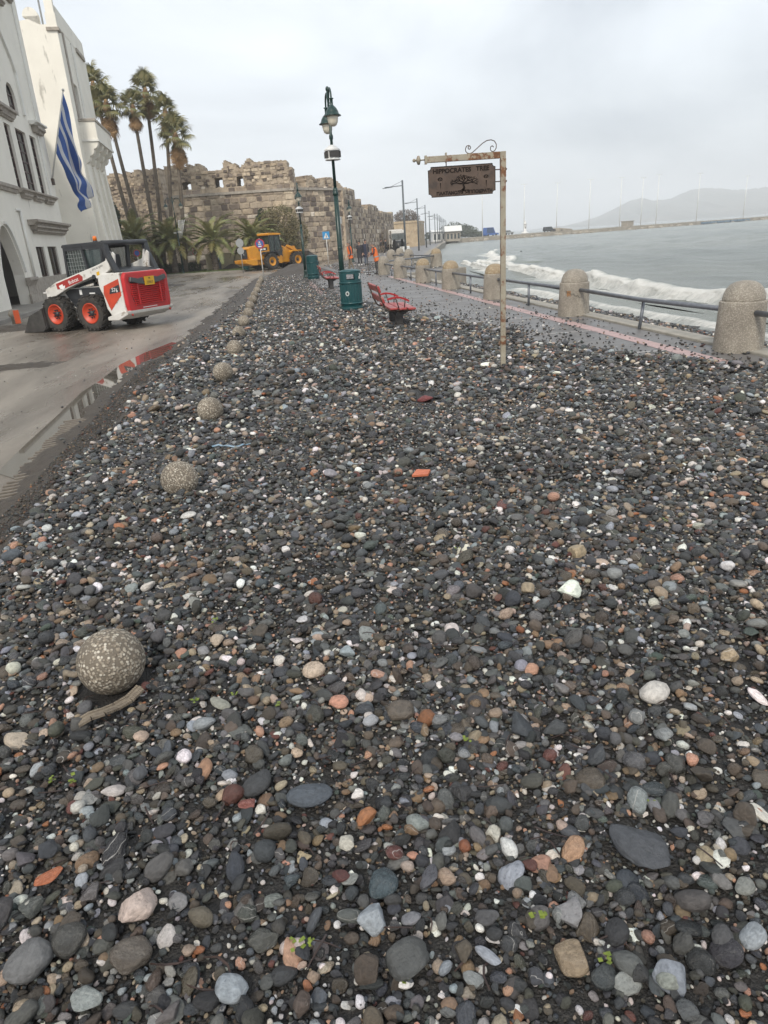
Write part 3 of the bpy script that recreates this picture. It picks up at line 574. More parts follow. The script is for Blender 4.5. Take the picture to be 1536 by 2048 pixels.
stone('pink_white_stone', 276, 1812, 78, .72, (0.52, 0.42, 0.37), 'large pinkish-white stone with cream faces', 2, 1.1, .75, seed=.6)
stone('orange_brick_stone', 93, 1757, 52, .5, (0.36, 0.12, 0.055), 'worn elongated orange brick fragment lying in the shingle', 6, .5, .6, seed=.3)
stone('striped_stone', 1110, 1455, 58, .72, (0.055, 0.058, 0.06), 'charcoal stone crossed by pale stripes', 1, .4, .7, seed=6.5)
stone('pale_blue_stone', 978, 1912, 52, .36, (0.30, 0.32, 0.36), 'slim pale blue-grey stone lying at a slant', 12, 2.3, .8, seed=.2)
stone('teal_stone', 767, 1767, 62, .8, (0.055, 0.075, 0.085), 'teal-grey rounded stone with a pitted centre', 15, 1.2, .6, seed=.3)
stone('large_grey_stone', 62, 1920, 72, .85, (0.14, 0.14, 0.14), 'mid-grey smooth boulder, bulky and dull, beside a brownish one', 13, 1.2, .7, seed=.2)
stone('brown_stone', 262, 1912, 66, .9, (0.10, 0.085, 0.07), 'brownish-grey rounded stone beside the mid-grey boulder', 16, .2, .6, seed=.3)
stone('maroon_stone', 850, 797, 34, .7, (0.17, 0.045, 0.045), 'dark maroon stone lying in the shingle near the rusty signpost', 7, .2, .6, seed=.2)
stone('pale_flat_stone', 440, 1407, 46, .5, (0.27, 0.27, 0.23), 'flat pale greenish-grey stone near the half-buried strap', 10, -.7, .4, seed=.2)
# terracotta tile fragment, plastic strip, rubber ring, strap by the near ball, weed
M_terra = mat('terracotta', (0.52, 0.16, 0.08), 0.6, (0.42, 0.12, 0.06), 30, bump=.001)
p = G(842, 946, .075); b = MB(); b.prism([(-.062, -.045), (.06, -.05), (.068, .03), (-.04, .055)], -.008, .010, 'xy'); o = b.build('tile_fragment', M_terra, bev=.002); o.location = p; o.rotation_euler = (.12, -.1, -.35)
tag(o, 'bright orange terracotta tile fragment lying on the shingle', 'tile')
M_blue = mat('faded_blue_plastic', (0.12, 0.24, 0.36), .35, (0.3, 0.38, 0.42), 20)
b = MB(); q0, q1 = G(424, 893, .085), G(512, 888, .085); pts = [q0.lerp(q1, t/10)+Vector((.02*math.sin(t*1.3), .03*math.sin(t*.9), .008*math.sin(t*2.1))) for t in range(11)]
for i in range(10): b.bar(pts[i], pts[i+1]+(pts[i+1]-pts[i])*.06, .045-.003*i, .003)
tag(b.build('plastic_strip', M_blue), 'torn pale blue plastic strip lying on the pebbles', 'plastic strip')
M_rubber = mat('black_rubber', (0.012, 0.012, 0.012), .4)
p = G(308, 1697, .07); b = MB(); b.path([p+Vector((.036*math.cos(a), .030*math.sin(a), .006*math.sin(a*2))) for a in np.linspace(0, 2*math.pi, 25)], .0065, 8, False)
tag(b.build('rubber_ring', M_rubber), 'small black rubber ring half sunk among pebbles', 'ring')
M_strap = mat('weathered_strap', (0.23, 0.19, 0.14), .8, (0.13, 0.105, 0.08), 40, bump=.003, bscale=120)
b = MB(); sp_ = [(156, 1446), (180, 1432), (205, 1424), (232, 1413), (258, 1398), (280, 1376)]; pts = [G(*q, .075+.012*math.sin(i*1.4)) for i, q in enumerate(sp_)]
for i in range(5):
    b.bar(pts[i], pts[i+1]+(pts[i+1]-pts[i])*.08, .018, .012)
    for k in range(7):
        c = pts[i].lerp(pts[i+1], (k+.5)/7); d = (pts[i+1]-pts[i]).normalized(); s_ = d.cross(Vector((0, 0, 1)))
        b.obox(c+s_*.015, d, s_, (0, 0, 1), .0032, .011, .005)
        b.obox(c-s_*.013+Vector((0, 0, .005)), d, s_, (0, 0, 1), .003, .006, .005)
strap = tag(b.build('toothed_strap', M_strap), 'weathered brown toothed strap snaking under the near concrete ball', 'strap')
b = MB(); p0, p1 = G(132, 1358, .09), G(150, 1350, .12); b.path([p0, p0+Vector((.005, 0, .03)), p1, p1+Vector((.03, .005, .01))], [.012, .014, .013, .012], 8); b.build('strap_end', M_strap, strap)
M_weed = mat('green_weed', (0.10, 0.15, 0.015), .5, (0.2, 0.24, 0.03), 60)
M_sea_grass = mat('brown_sea_grass', (0.022, 0.012, 0.010), .35, (0.045, 0.024, 0.017), 30)
b = MB()
for px, py in [(105, 1560), (148, 1560), (590, 1890), (615, 1885), (1080, 1832), (805, 1955), (560, 1410), (468, 1388), (1262, 1435), (1294, 1600), (430, 1240), (390, 1400), (1330, 1040), (915, 1100), (1210, 1915), (930, 1480)]:
    c = G(px, py, .075)
    for k in range(6):
        a = rnd.uniform(0, 6.28); q0 = c+Vector((rnd.uniform(-.012, .012), rnd.uniform(-.012, .012), rnd.uniform(-.008, .012))); d = Vector((math.cos(a), math.sin(a), rnd.uniform(-.1, .5)))*rnd.uniform(.008, .018)
        s_ = Vector((-d.y, d.x, rnd.uniform(-.004, .004)))*.5; b.add([q0, q0+d*.5+s_, q0+d, q0+d*.5-s_], [(0, 1, 2, 3)])
tag(b.build('weed_scraps', M_weed), 'tiny yellow-green weed scraps caught between the pebbles', 'weed', kind='stuff')
b = MB()
for k in range(260):
    y = rnd.uniform(1.1, 4.5) if k < 200 else rnd.uniform(4.5, 8); x = rnd.uniform(-1.6, 2.6)*y/3.0
    if x < -1.9: continue
    z = float(H(np.array([x]), np.array([y]))[0])+.022; a = rnd.uniform(0, 6.28); l_ = rnd.uniform(.03, .11); c = rnd.uniform(-1, 1)
    pts = [Vector((x+l_*t*math.cos(a+c*t), y+l_*t*math.sin(a+c*t), z+.012*math.sin(t*3.1))) for t in (0, .33, .66, 1)]
    for i in range(3): b.bar(pts[i], pts[i+1], rnd.uniform(.003, .006), .0012)
tag(b.build('sea_grass_strands', M_sea_grass), 'thin dark brown sea grass strands strewn over the near pebbles', 'sea grass', kind='stuff')
# ------------------------------------------------------------------ promenade furniture
# exposed-aggregate concrete
def aggregate(name, base, chips, sc_=55, bump=.004):
    m, nt, bs = nm(name); tc = N(nt, 'ShaderNodeTexCoord')
    vo = N(nt, 'ShaderNodeTexVoronoi', inp={'Scale': sc_, 'Randomness': 1.0}); L(nt, tc.outputs['Object'], vo.inputs['Vector'])
    r = N(nt, 'ShaderNodeValToRGB'); L(nt, vo.outputs['Distance'], r.inputs[0]); r.color_ramp.elements[0].position = .40; r.color_ramp.elements[0].color = (1, 1, 1, 1); r.color_ramp.elements[1].position = .60; r.color_ramp.elements[1].color = (0, 0, 0, 1)
    r2 = N(nt, 'ShaderNodeValToRGB'); sx = N(nt, 'ShaderNodeSeparateColor'); L(nt, vo.outputs['Color'], sx.inputs[0]); L(nt, sx.outputs[0], r2.inputs[0])
    els = r2.color_ramp.elements; els[0].color = c4(chips[0]); els[1].color = c4(chips[-1])
    for k, c in enumerate(chips[1:-1]): e = els.new((k+1)/(len(chips)-1)); e.color = c4(c)
    n = N(nt, 'ShaderNodeTexNoise', inp={'Scale': 3.0, 'Detail': 6.0}); L(nt, tc.outputs['Object'], n.inputs['Vector'])
    nr_ = N(nt, 'ShaderNodeMapRange', inp={'From Min': .3, 'From Max': .7, 'To Min': .72, 'To Max': 1.2}); L(nt, n.outputs[0], nr_.inputs[0])
    mx = N(nt, 'ShaderNodeMix', data_type='RGBA'); L(nt, r.outputs[0], mx.inputs[0]); mx.inputs[6].default_value = c4(base); L(nt, r2.outputs[0], mx.inputs[7])
    ml = N(nt, 'ShaderNodeVectorMath', operation='SCALE'); L(nt, mx.outputs[2], ml.inputs[0]); L(nt, nr_.outputs[0], ml.inputs['Scale']); L(nt, ml.outputs[0], bs.inputs['Base Color'])
    bs.inputs['Roughness'].default_value = .7
    bp = N(nt, 'ShaderNodeBump', inp={'Strength': .8, 'Distance': bump}); L(nt, r.outputs[0], bp.inputs['Height']); L(nt, bp.outputs[0], bs.inputs['Normal'])
    return m
M_ball = aggregate('ball_aggregate', (0.15, 0.125, 0.095), [(0.17, 0.14, 0.105), (0.30, 0.25, 0.19), (0.44, 0.39, 0.31), (0.20, 0.17, 0.13), (0.60, 0.55, 0.46), (0.27, 0.22, 0.165)], 78)
M_boll = aggregate('bollard_aggregate', (0.25, 0.22, 0.18), [(0.28, 0.25, 0.205), (0.35, 0.315, 0.26), (0.42, 0.38, 0.32), (0.25, 0.22, 0.185)], 60)
bme = MB(); bme.ball((0, 0, 0), .136, 40, 24); bme.lathe([(.05, -.2), (.05, -.1)], n=12); bmesh_ball = bme.mesh('concrete_ball', M_ball)
ctx = ['beside the half-buried toothed strap', 'second from the toothed strap along the row', 'third from the toothed strap along the row', 'fourth along the row of balls', 'fifth along the row of balls', 'sixth along the row of balls', 'seventh along the row of balls']
for k, y in enumerate(BALLY):
    o = mesh_obj('concrete_ball', bmesh_ball, None, (BALLX+rnd.uniform(-.02, .02), y, .138 if y < 20 else .145), (rnd.uniform(-.3, .3), rnd.uniform(-.3, .3), rnd.uniform(0, 6)))
    tag(o, ('rough concrete ball bollard '+ctx[k]) if k < 7 else 'small concrete ball bollard, %s in the row counted from the toothed strap' % ['eighth', 'ninth', 'tenth', 'eleventh', 'twelfth', 'thirteenth', 'fourteenth', 'fifteenth', 'sixteenth'][k-7], 'bollard', 'concrete balls lining the road edge')
# sea-front bollards with domed tops and the pipe rail between them
M_pipe = mat('galvanised_pipe', (0.14, 0.15, 0.17), .45, (0.20, 0.21, 0.23), 8, metal=.5, c3=(0.16, 0.07, 0.03), s3=5, t3=.68)
M_stain = mat('rust_stain', (0.30, 0.15, 0.06), .8, (0.22, 0.13, 0.07), 14)
BOL = [(6.05, 3.3), (6.05, 8.79), (5.93, 14.1), (5.78, 19.13), (5.72, 23.94), (5.68, 28.42), (5.55, 33.09), (5.45, 37.48)]
M_dome = aggregate('weathered_dome', (0.27, 0.20, 0.12), [(0.30, 0.23, 0.15), (0.40, 0.32, 0.21), (0.47, 0.40, 0.29), (0.30, 0.21, 0.12)], 42)
def bollard(x, y, z=0.0, s=1.0, label='', ochre=False, group='domed bollards along the sea front'):
    t = thing('stone_bollard', (x, y, z), rnd.uniform(-.2, .2), label, 'bollard', group, s)
    b = MB(); b.lathe([(.325, -.1), (.315, 0.02), (.298, .40), (.292, .60), (.292, .635), (.286, .648), (.265, .652)], n=36); b.build('shaft', M_boll, t)
    b = MB(); b.lathe([(.262, .645), (.262, .672), (.252, .735), (.225, .80), (.18, .852), (.12, .885), (.05, .9), (.004, .902)], n=36); b.build('dome', M_dome if ochre else M_boll, t)
    return t
labs = ['domed stone bollard standing outside the right end of the pebble bank', 'domed stone bollard where the pink line meets the pebbles', 'cracked domed stone bollard with a rust streak behind the pink line', 'third domed bollard along the rail, beyond the rusty signpost',
        'ochre-topped domed bollard along the pipe rail', 'fifth domed bollard along the pipe rail, nearing the worker', 'domed bollard next to the standing worker in orange', 'domed bollard right behind the worker in orange']
for k, (x, y) in enumerate(BOL):
    t = bollard(x, y, 0, 1.0, labs[k], k in (3, 4, 5))
    if k == 2:
        b = MB(); b.M = Matrix.Rotation(-2.3, 4, 'Z'); vs = []
        for i in range(9):
            for j in range(2): a = (i-4)*.035+(j-.5)*0; vs.append((.2975*math.cos(a), .2975*math.sin(a), .50 if j else .22+.03*abs(i-4)+rnd.uniform(-.03, .03)))
        b.add(vs, [(2*i, 2*i+2, 2*i+3, 2*i+1) for i in range(8)]); b.build('rust_streak', M_stain, t)
        b = MB(); cpts = []
        for i in range(12): a = -2.6+i*.10; cpts.append((.301*math.cos(a), .301*math.sin(a), .50-.012*i+.02*math.sin(i*2.3)))
        b.path(cpts, .004, 6); b.build('crack', M_rubber, t)
def rail(p0, p1, zr, label, sag=0.0, lean=0.0, grp='pipe rails between the bollards'):
    p0, p1 = Vector((*p0, 0)), Vector((*p1, 0)); d = (p1-p0).normalized(); t = thing('pipe_rail', p0.lerp(p1, .5), 0, label, 'railing', grp); c = p0.lerp(p1, .5)
    a, e = p0+d*.22-c, p1-d*.22-c
    b = MB(); b.path([(a.x, a.y, zr), (0, 0, zr-sag), (e.x, e.y, zr)], .036, 12); b.build('rail', M_pipe, t)
    b = MB(); b.path([(lean, 0, zr-sag-.02), (0, -abs(lean)*.4, -.03)], .028, 10); b.build('post', M_pipe, t)
    for q in (a, e):
        b = MB(); s_ = 1 if q is e else -1; b.path([tuple(Vector((q.x, q.y, zr))-d*s_*.03), tuple(Vector((q.x, q.y, zr))+d*s_*.075)], .052, 12); b.build('collar', M_pipe, t)
rl = ['pipe rail running off past the first domed bollard', 'bent pipe rail between the pink line end and the cracked bollard', 'pipe rail between the cracked bollard and the next bollard', 'pipe rail just beyond the rusty signpost', 'pipe rail between two ochre-topped bollards', 'pipe rail before the worker in orange', 'pipe rail reaching the last bollard beside the worker']
for k in range(7): rail(BOL[k], BOL[k+1], .51, rl[k], .03 if k == 1 else .0, .06 if k == 1 else 0)
# second line of bollards round the landing steps
B2 = [(9.2, 42.0), (8.6, 47.6), (9.1, 54.0), (7.9, 50.5)]
l2 = ['weathered bollard at the quay corner by the breaking waves', 'bollard inside the quay corner between crossing rails', 'tall pale bollard farthest along the quay corner', 'pale bollard close to the people on the quay']
for k, (x, y) in enumerate(B2): bollard(x, y, 0, 1.12, l2[k], k == 0)
for p0, p1, lb in (((5.45, 37.48), (9.2, 42.0), 'pipe rail slanting from the worker to the quay corner'), ((9.2, 42.0), (8.6, 47.6), 'pipe rail along the quay corner'), ((8.6, 47.6), (7.9, 50.5), 'short pipe rail inside the quay corner'), ((8.6, 47.6), (9.1, 54.0), 'pipe rail leading to the tall pale bollard')):
    rail(p0, p1, .62, lb, grp='rails round the quay corner')
# ---- rusty hanging sign
M_rustp = mat('rusted_cream_paint', (0.34, 0.31, 0.24), .6, (0.26, 0.225, 0.17), 7, bump=.002, bscale=90, c3=(0.15, 0.06, 0.026), s3=5.5, t3=.55)
M_rust = mat('heavy_rust', (0.10, 0.042, 0.02), .8, (0.21, 0.095, 0.042), 26, bump=.003, bscale=70, c3=(0.32, 0.28, 0.21), s3=12, t3=.52)
M_iron = mat('dark_iron', (0.07, 0.06, 0.055), .6, (0.12, 0.075, 0.05), 12, metal=.4)
M_bronze = mat('brown_bronze', (0.07, 0.048, 0.037), .5, (0.115, 0.08, 0.06), 5, metal=.25, bump=.002, bscale=60, c3=(0.06, 0.045, 0.038), s3=9, t3=.58)
M_relief = mat('dark_relief', (0.010, 0.007, 0.006), .8, (0.02, 0.014, 0.011), 12, spec=.2)
sp0 = G(1006, 735, .03); sign = thing('hanging_sign', (sp0.x, sp0.y, 0), -YAW, 'rusty gallows signpost carrying a brown plaque in the shingle', 'sign')
b = MB(); b.box(-.031, .031, -.031, .031, -.1, 2.575); b.build('post', M_rustp, sign, bev=.004)
b = MB(); b.box(-.0325, .0325, -.0325, .0325, .33, .42); b.build('rust_patch', M_rust, sign); b = MB(); b.box(-.0325, .0325, -.0325, .0325, 2.30, 2.50); b.build('rust_patch', M_rust, sign)
b = MB(); b.box(-.905, -.0315, -.029, .029, 2.505, 2.572); arm = b.build('beam', M_rustp, sign, bev=.004)
b = MB(); b.box(-.43, -.04, -.0302, .0302, 2.5035, 2.5735); b.build('rust_patch', M_rust, arm)
b = MB(); b.box(-.93, -.904, -.04, .04, 2.494, 2.583); b.build('end_plate', M_rustp, arm)
b = MB(); b.M = Matrix.Translation((0, 0, 2.54)); b.lathe([(.008, -.99), (.008, -.93)], ax='x', n=10); b.lathe([(.006, -1.035), (.022, -1.025), (.047, -1.015), (.05, -1.0), (.047, -.988), (.01, -.978)], ax='x', n=20); b.ball((-1.055, 0, 0), .02, 12, 8); b.lathe([(.008, -1.05), (.008, -1.03)], ax='x', n=8); b.build('finial', M_rustp, sign)
b = MB(); b.box(-.685, -.668, -.036, .036, 2.498, 2.60); b.build('clamp', M_rustp, sign)
b = MB(); b.path([(-.676, 0, 2.50), (-.676, 0, 2.455)], .006, 8); b.build('hanger', M_iron, sign)
for z in (2.385, 2.255):
    b = MB(); b.path([(-.10, 0, z), (.034, 0, z)], .006, 8); b.ball((.038, 0, z), .012, 8, 6); b.build('bolt', M_iron, sign)
# scroll
pts = []
for a in np.linspace(0, 1, 26):                      # small curl at the left
    th = R_(-20)+a*R_(400); r_ = .012+.04*a; pts.append((-.425+r_*math.cos(th+2.6)*.8, 0, 2.625+r_*math.sin(th+2.6)*.9))
b = MB()
sc1 = [(-.40, 2.655), (-.412, 2.64), (-.408, 2.624), (-.39, 2.622), (-.382, 2.636), (-.388, 2.652), (-.405, 2.662), (-.43, 2.655), (-.443, 2.63), (-.44, 2.60), (-.42, 2.58), (-.39, 2.575), (-.36, 2.585), (-.30, 2.63), (-.24, 2.675), (-.19, 2.70), (-.14, 2.705), (-.10, 2.69), (-.078, 2.655), (-.08, 2.615), (-.10, 2.585), (-.13, 2.58), (-.148, 2.60), (-.146, 2.63), (-.128, 2.642), (-.113, 2.632), (-.117, 2.618)]
sm = []
for i in range(len(sc1)-1):
    for t in (0, .5): sm.append((sc1[i][0]*(1-t)+sc1[i+1][0]*t, 0, sc1[i][1]*(1-t)+sc1[i+1][1]*t))
b.path(sm, .0052, 8); b.build('scroll', M_iron, sign)
W0, W1, Z0, Z1, nk = -.895, -.095, 2.128, 2.455, .034
oc = [(W0+nk, Z0), (W1-nk, Z0), (W1-nk, Z0+nk*.5), (W1-nk*.5, Z0+nk), (W1, Z0+nk), (W1, Z1-nk), (W1-nk*.5, Z1-nk), (W1-nk, Z1-nk*.5), (W1-nk, Z1), (W0+nk, Z1), (W0+nk, Z1-nk*.5), (W0+nk*.5, Z1-nk), (W0, Z1-nk), (W0, Z0+nk), (W0+nk*.5, Z0+nk), (W0+nk, Z0+nk*.5)]
b = MB(); b.prism(oc, -.012, .012, 'xz'); plq = b.build('plaque', M_bronze, sign); plq['label'] = 'dark bronze plaque lettered Hippocrates Tree with a tree in relief'
b = MB()
for i in range(len(oc)):
    p_, q_ = oc[i], oc[(i+1) % len(oc)]; b.bar((p_[0], -.0135, p_[1]), (q_[0], -.0135, q_[1]), .006, .009, up=(0, 1, 0))
b.build('rim', M_relief, plq)
for txt, size, x, z, xs in (('HIPPOCRATES', .068, -.612, 2.405, 1.06), ('TREE', .068, -.245, 2.407, 1.06), ('ΠΛΑΤΑΝΟΣ', .050, -.66, 2.162, 1.02), ('ΙΠΠΟΚΡΑΤΗ', .050, -.275, 2.162, 1.0)):
    me = text_mesh(txt, size, M_relief, .003, off=.0022); o = mesh_obj('lettering', me, plq, (x, -.0135, z), (R_(90), 0, 0), (xs, 1, 1))
b = MB(); TX, TZ = -.475, 2.185
def twig(p, a, l_, r_, dep):
    q = (p[0]+l_*math.cos(a), p[1]+l_*math.sin(a)*.75); mid = ((p[0]+q[0])/2+.01*math.sin(dep*7+a*3), (p[1]+q[1])/2+.006*math.cos(a*9+dep))
    b.path([(p[0], -.013, p[1]), (mid[0], -.0145, mid[1]), (q[0], -.013, q[1])], [r_, r_*.85, r_*.65], 6)
    if dep > 0:
        for da in (-.55, .08, .62): twig(q, a+da+rnd.uniform(-.2, .2), l_*rnd.uniform(.55, .75), r_*.62, dep-1)
b.path([(TX-.01, -.013, TZ), (TX+.008, -.016, TZ+.03), (TX-.004, -.016, TZ+.06), (TX+.006, -.014, TZ+.085)], [.017, .012, .011, .011], 8)
for a in (.15, .7, 1.35, 1.8, 2.45, 3.0): twig((TX+.003, TZ+.075), a, .062 if 0.5 < a < 2.6 else .085, .0075, 2)
for a in (-.5, -1.0, -2.1, -2.65): twig((TX, TZ+.015), a, .045, .007, 1)
b.build('tree_relief', M_relief, plq)
for x in (-.755, -.205):
    b = MB(); z = 2.26
    b.prism([(x-.028, z+.045), (x+.028, z+.045), (x+.008, z-.055), (x+.002, z-.075), (x-.006, z-.055)], -.0155, -.0115, 'xz'); o = b.build('torch_relief', M_bronze, plq)
    b = MB(); b.prism([(x-.006, z+.02), (x+.009, z+.02), (x+.003, z-.062)], -.0175, -.0150, 'xz'); b.path([(x+.026*math.cos(a), -.0155, z+.06+.017*math.sin(a)) for a in np.linspace(0, 6.28, 15)], .0035, 6); b.path([(x-.02, -.0155, z+.05), (x-.006, -.0155, z+.072), (x+.004, -.0155, z+.05), (x+.02, -.0155, z+.074)], .0035, 6); b.build('flame_relief', M_relief, o)
# ---- green lamp posts
M_green = mat('dark_green_paint', (0.006, 0.028, 0.024), .34, (0.008, 0.036, 0.031), 9, c3=(0.016, 0.045, 0.04), s3=14, t3=.62)
M_globe = mat('milky_globe', (0.62, 0.58, 0.48), .3, (0.55, 0.50, 0.40), 5, spec=.5)
M_white = mat('white_plastic', (0.72, 0.72, 0.70), .4, (0.60, 0.60, 0.58), 8)
M_dark = mat('dark_panel', (0.03, 0.028, 0.027), .5, (0.05, 0.045, 0.042), 40)
def lamp_post(pos, rz, label, zt=5.12, arm=.60, box_=True, s=1.0, grp='dark green twin-lantern posts'):
    t = thing('lamp_post', pos, rz, label, 'street lamp', grp, s); k = zt/5.12
    b = MB(); b.box(-.17, .17, -.17, .17, -.02, .02); b.lathe([(.155, .02), (.15, .07), (.11, .1), (.088, .14), (.085, .32), (.095, .34), (.095, .36), (.08, .38), (.072, .42)], n=20); b.build('base', M_green, t)
    b = MB(); b.lathe([(.072, .38), (.064, 1.45*k), (.058, 2.86*k)], n=18); b.lathe([(.06, 2.80*k), (.072, 2.82*k), (.072, 2.86*k), (.06, 2.88*k), (.06, 2.92*k), (.045, 2.98*k)], n=18); b.lathe([(.06, 1.52*k), (.07, 1.54*k), (.07, 1.56*k), (.06, 1.58*k)], n=18)
    b.lathe([(.04, 2.95*k), (.034, 4.05*k), (.05, 4.08*k), (.05, 4.14*k), (.032, 4.18*k), (.03, zt)], n=14); b.ball((0, 0, zt+.02), (.045, .045, .06), 12, 8); b.build('pole', M_green, t)
    for sgn in (1, -1):
        b = MB(); zz = zt-.02
        c_ = [(0, 0, zz-.75*.6), (0, sgn*.10, zz-.18), (0, sgn*arm*.42, zz-.01), (0, sgn*arm*.75, zz-.03), (0, sgn*arm*.95, zz-.14), (0, sgn*arm, zz-.27)]
        pts = []
        for i in range(len(c_)-1):
            p0, p1, p2, p3 = [Vector(c_[max(0, min(len(c_)-1, i+d_))]) for d_ in (-1, 0, 1, 2)]
            for u_ in (0, .25, .5, .75): pts.append(.5*((2*p1)+(p2-p0)*u_+(2*p0-5*p1+4*p2-p3)*u_*u_+(3*p1-p0-3*p2+p3)*u_**3))
        pts.append(Vector(c_[-1])); b.path(pts, .022, 10)
        th = np.linspace(0, 5.0, 14); b.path([(0, sgn*(.16+.05*math.cos(a)*(1-a/8)), zz-.30+.06*math.sin(a)*(1-a/8)) for a in th], .010, 8)
        am = b.build('arm', M_green, t)
        ln = thing_part('lantern', t, (0, sgn*arm, zz-.27))
        b = MB(); b.lathe([(.012, .03), (.055, .012), (.058, 0), (.035, -.01), (.035, -.12), (.05, -.14), (.095, -.18), (.14, -.25), (.158, -.31), (.205, -.345), (.205, -.355), (.14, -.34)], n=24); h_ = b.build('shade', M_green, t); h_.location = (0, sgn*arm, zz-.27)
        b = MB(); b.lathe([(.128, -.33), (.130, -.40), (.118, -.48), (.085, -.545), (.04, -.57), (.004, -.575)], n=24); g_ = b.build('globe', M_globe, h_)
    if box_:
        z0, z1 = 3.60*k, 3.84*k; b = MB(); b.lathe([(.19, z0), (.20, z0+.015), (.19, z0+.03)], n=8, smooth=False); b.lathe([(.20, z1-.03), (.20, z1), (.12, z1+.06), (.05, z1+.10)], n=8, smooth=False); b.lathe([(.165, z0+.02), (.165, z1-.02)], n=8, smooth=False); bx = b.build('monitor_housing', M_white, t)
        for i in range(4):
            a = R_(-90+i*90)+R_(11); b = MB(); b.M = Matrix.Rotation(a, 4, 'Z'); b.box(.16, .176, -.13, .13, z0+.055, z1-.045); b.build('monitor_panel', M_dark, bx)
    return t
def thing_part(*a): return None
p = G(690, 620); lamp_post(p, -YAW+R_(9), 'tall dark green twin-lantern lamp post rising behind the ribbed bin')
p = G(612, 556); lamp_post(p, -YAW+R_(6), 'dark green lamp post between the second bin and the silt heap', 4.62)
p = G(706, 524); lamp_post(p, -YAW+R_(6), 'dark green lamp post in front of the castle wall near the people', 4.9)
p = G(368, 549, -.05); tl = lamp_post(p, R_(90)-YAW, 'dark green lamp post by the palm bed with two lanterns spread wide', 6.0, .62, False)
b = MB(); b.M = Matrix.Rotation(-R_(90), 4, 'Z'); b.box(.04, .36, -.06, .06, 3.30, 3.42); b.build('security_camera', M_white, tl, bev=.02); b = MB(); b.M = Matrix.Rotation(-R_(90), 4, 'Z'); b.box(-.30, -.04, -.05, .05, 3.28, 3.38); b.build('security_camera', M_white, tl, bev=.02)
b = MB()
for k in range(5): b.path([(-.03+.02*k, -.10-.05*k, 2.9), (-.05+.03*k, -.25-.12*k, 4.3)], .022, 6)
b.build('antenna_rods', M_white, tl)
# ---- litter bins
M_bin = mat('teal_plastic', (0.004, 0.050, 0.056), .36, (0.006, 0.060, 0.064), 6, c3=(0.012, 0.075, 0.078), s3=9, t3=.64)
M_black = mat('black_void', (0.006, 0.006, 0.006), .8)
M_sticker = mat('pale_sticker', (0.55, 0.60, 0.58), .5, (0.40, 0.45, 0.43), 20)
def litter_bin(pos, rz, label, s=1.0):
    t = thing('litter_bin', pos, rz, label, 'litter bin', 'teal litter bins', s)
    b = MB(); n = 44; prof = [(.275, 0), (.28, .02), (.275, .09), (.282, .10), (.275, .115), (.272, .2), (.29, .21), (.29, .24), (.275, .25)]; b.lathe(prof, n=n)
    vs = []
    for z in (.25, .70):
        for j in range(n*2): a = 2*math.pi*j/(n*2); r_ = .268+(.012 if j % 4 in (0, 1) else 0); vs.append((r_*math.cos(a), r_*math.sin(a), z))
    b.add(vs, [(j, (j+1) % (n*2), n*2+(j+1) % (n*2), n*2+j) for j in range(n*2)]); b.lathe([(.275, .70), (.292, .71), (.292, .74), (.27, .75), (.262, .76)], n=n); b.build('drum', M_bin, t)
    # hood: wall with two letterbox openings
    b = MB(); R0 = .275; seg = 48; zz = [.755, .80, .935, .985]
    for j in range(seg):
        a0, a1 = 2*math.pi*j/seg, 2*math.pi*(j+1)/seg; am = math.degrees((a0+a1)/2) % 180
        openg = 68 < am < 112
        for i in range(3):
            if i == 1 and openg: continue
            q = [(r_*math.cos(a), r_*math.sin(a), z) for (a, z, r_) in ((a0, zz[i], R0), (a1, zz[i], R0), (a1, zz[i+1], R0), (a0, zz[i+1], R0))]; qi = [(x*.95, y*.95, z) for x, y, z in q]
            b.add(q+qi, [(0, 1, 2, 3), (7, 6, 5, 4), (0, 4, 5, 1), (2, 6, 7, 3), (1, 5, 6, 2), (3, 7, 4, 0)], False)
    b.lathe([(.283, .98), (.285, .995), (.26, 1.015), (.16, 1.04), (.004, 1.05)], n=36); hd = b.build('hood', M_bin, t)
    b = MB(); b.lathe([(.255, .70), (.255, .76)], n=24); b.build('painted_void', M_black, t)  # black plug paints the darkness inside the bin opening
    b = MB(); b.M = Matrix.Rotation(R_(-112), 4, 'Z'); b.prism([(.05*math.cos(a), .47+.058*math.sin(a)) for a in np.linspace(0, 6.2, 20)], .278, .290, 'yz'); st = b.build('round_sticker', M_sticker, t)
    b = MB(); b.M = Matrix.Rotation(R_(-112), 4, 'Z'); b.prism([(-.02, .44), (.02, .44), (.028, .47), (.012, .5), (-.015, .505), (-.028, .47)], .2905, .2915, 'yz'); b.build('sticker_mark', M_dark, st)
    b = MB(); b.M = Matrix.Rotation(R_(-35), 4, 'Z'); b.prism([(-.045, .81), (.04, .81), (.04, .835), (-.005, .85), (.042, .875), (.038, .925), (.005, .94), (-.015, .92), (.018, .905), (-.03, .86)], .279, .283, 'yz'); b.build('litter_symbol', M_white, hd)
    return t
p = G(707, 625); litter_bin((p.x, p.y+.22, 0), R_(-3), 'teal ribbed litter bin with a round sticker beside the tall lamp post')
p = G(628, 558); litter_bin((p.x, p.y+.2, 0), R_(75), 'teal litter bin beside the distant lamp post and red bench', 1.12)
p = G(493, 541, -.05); litter_bin((p.x, p.y+.3, -.05), R_(40), 'teal bin on the kerb behind the wheel loader', .95)
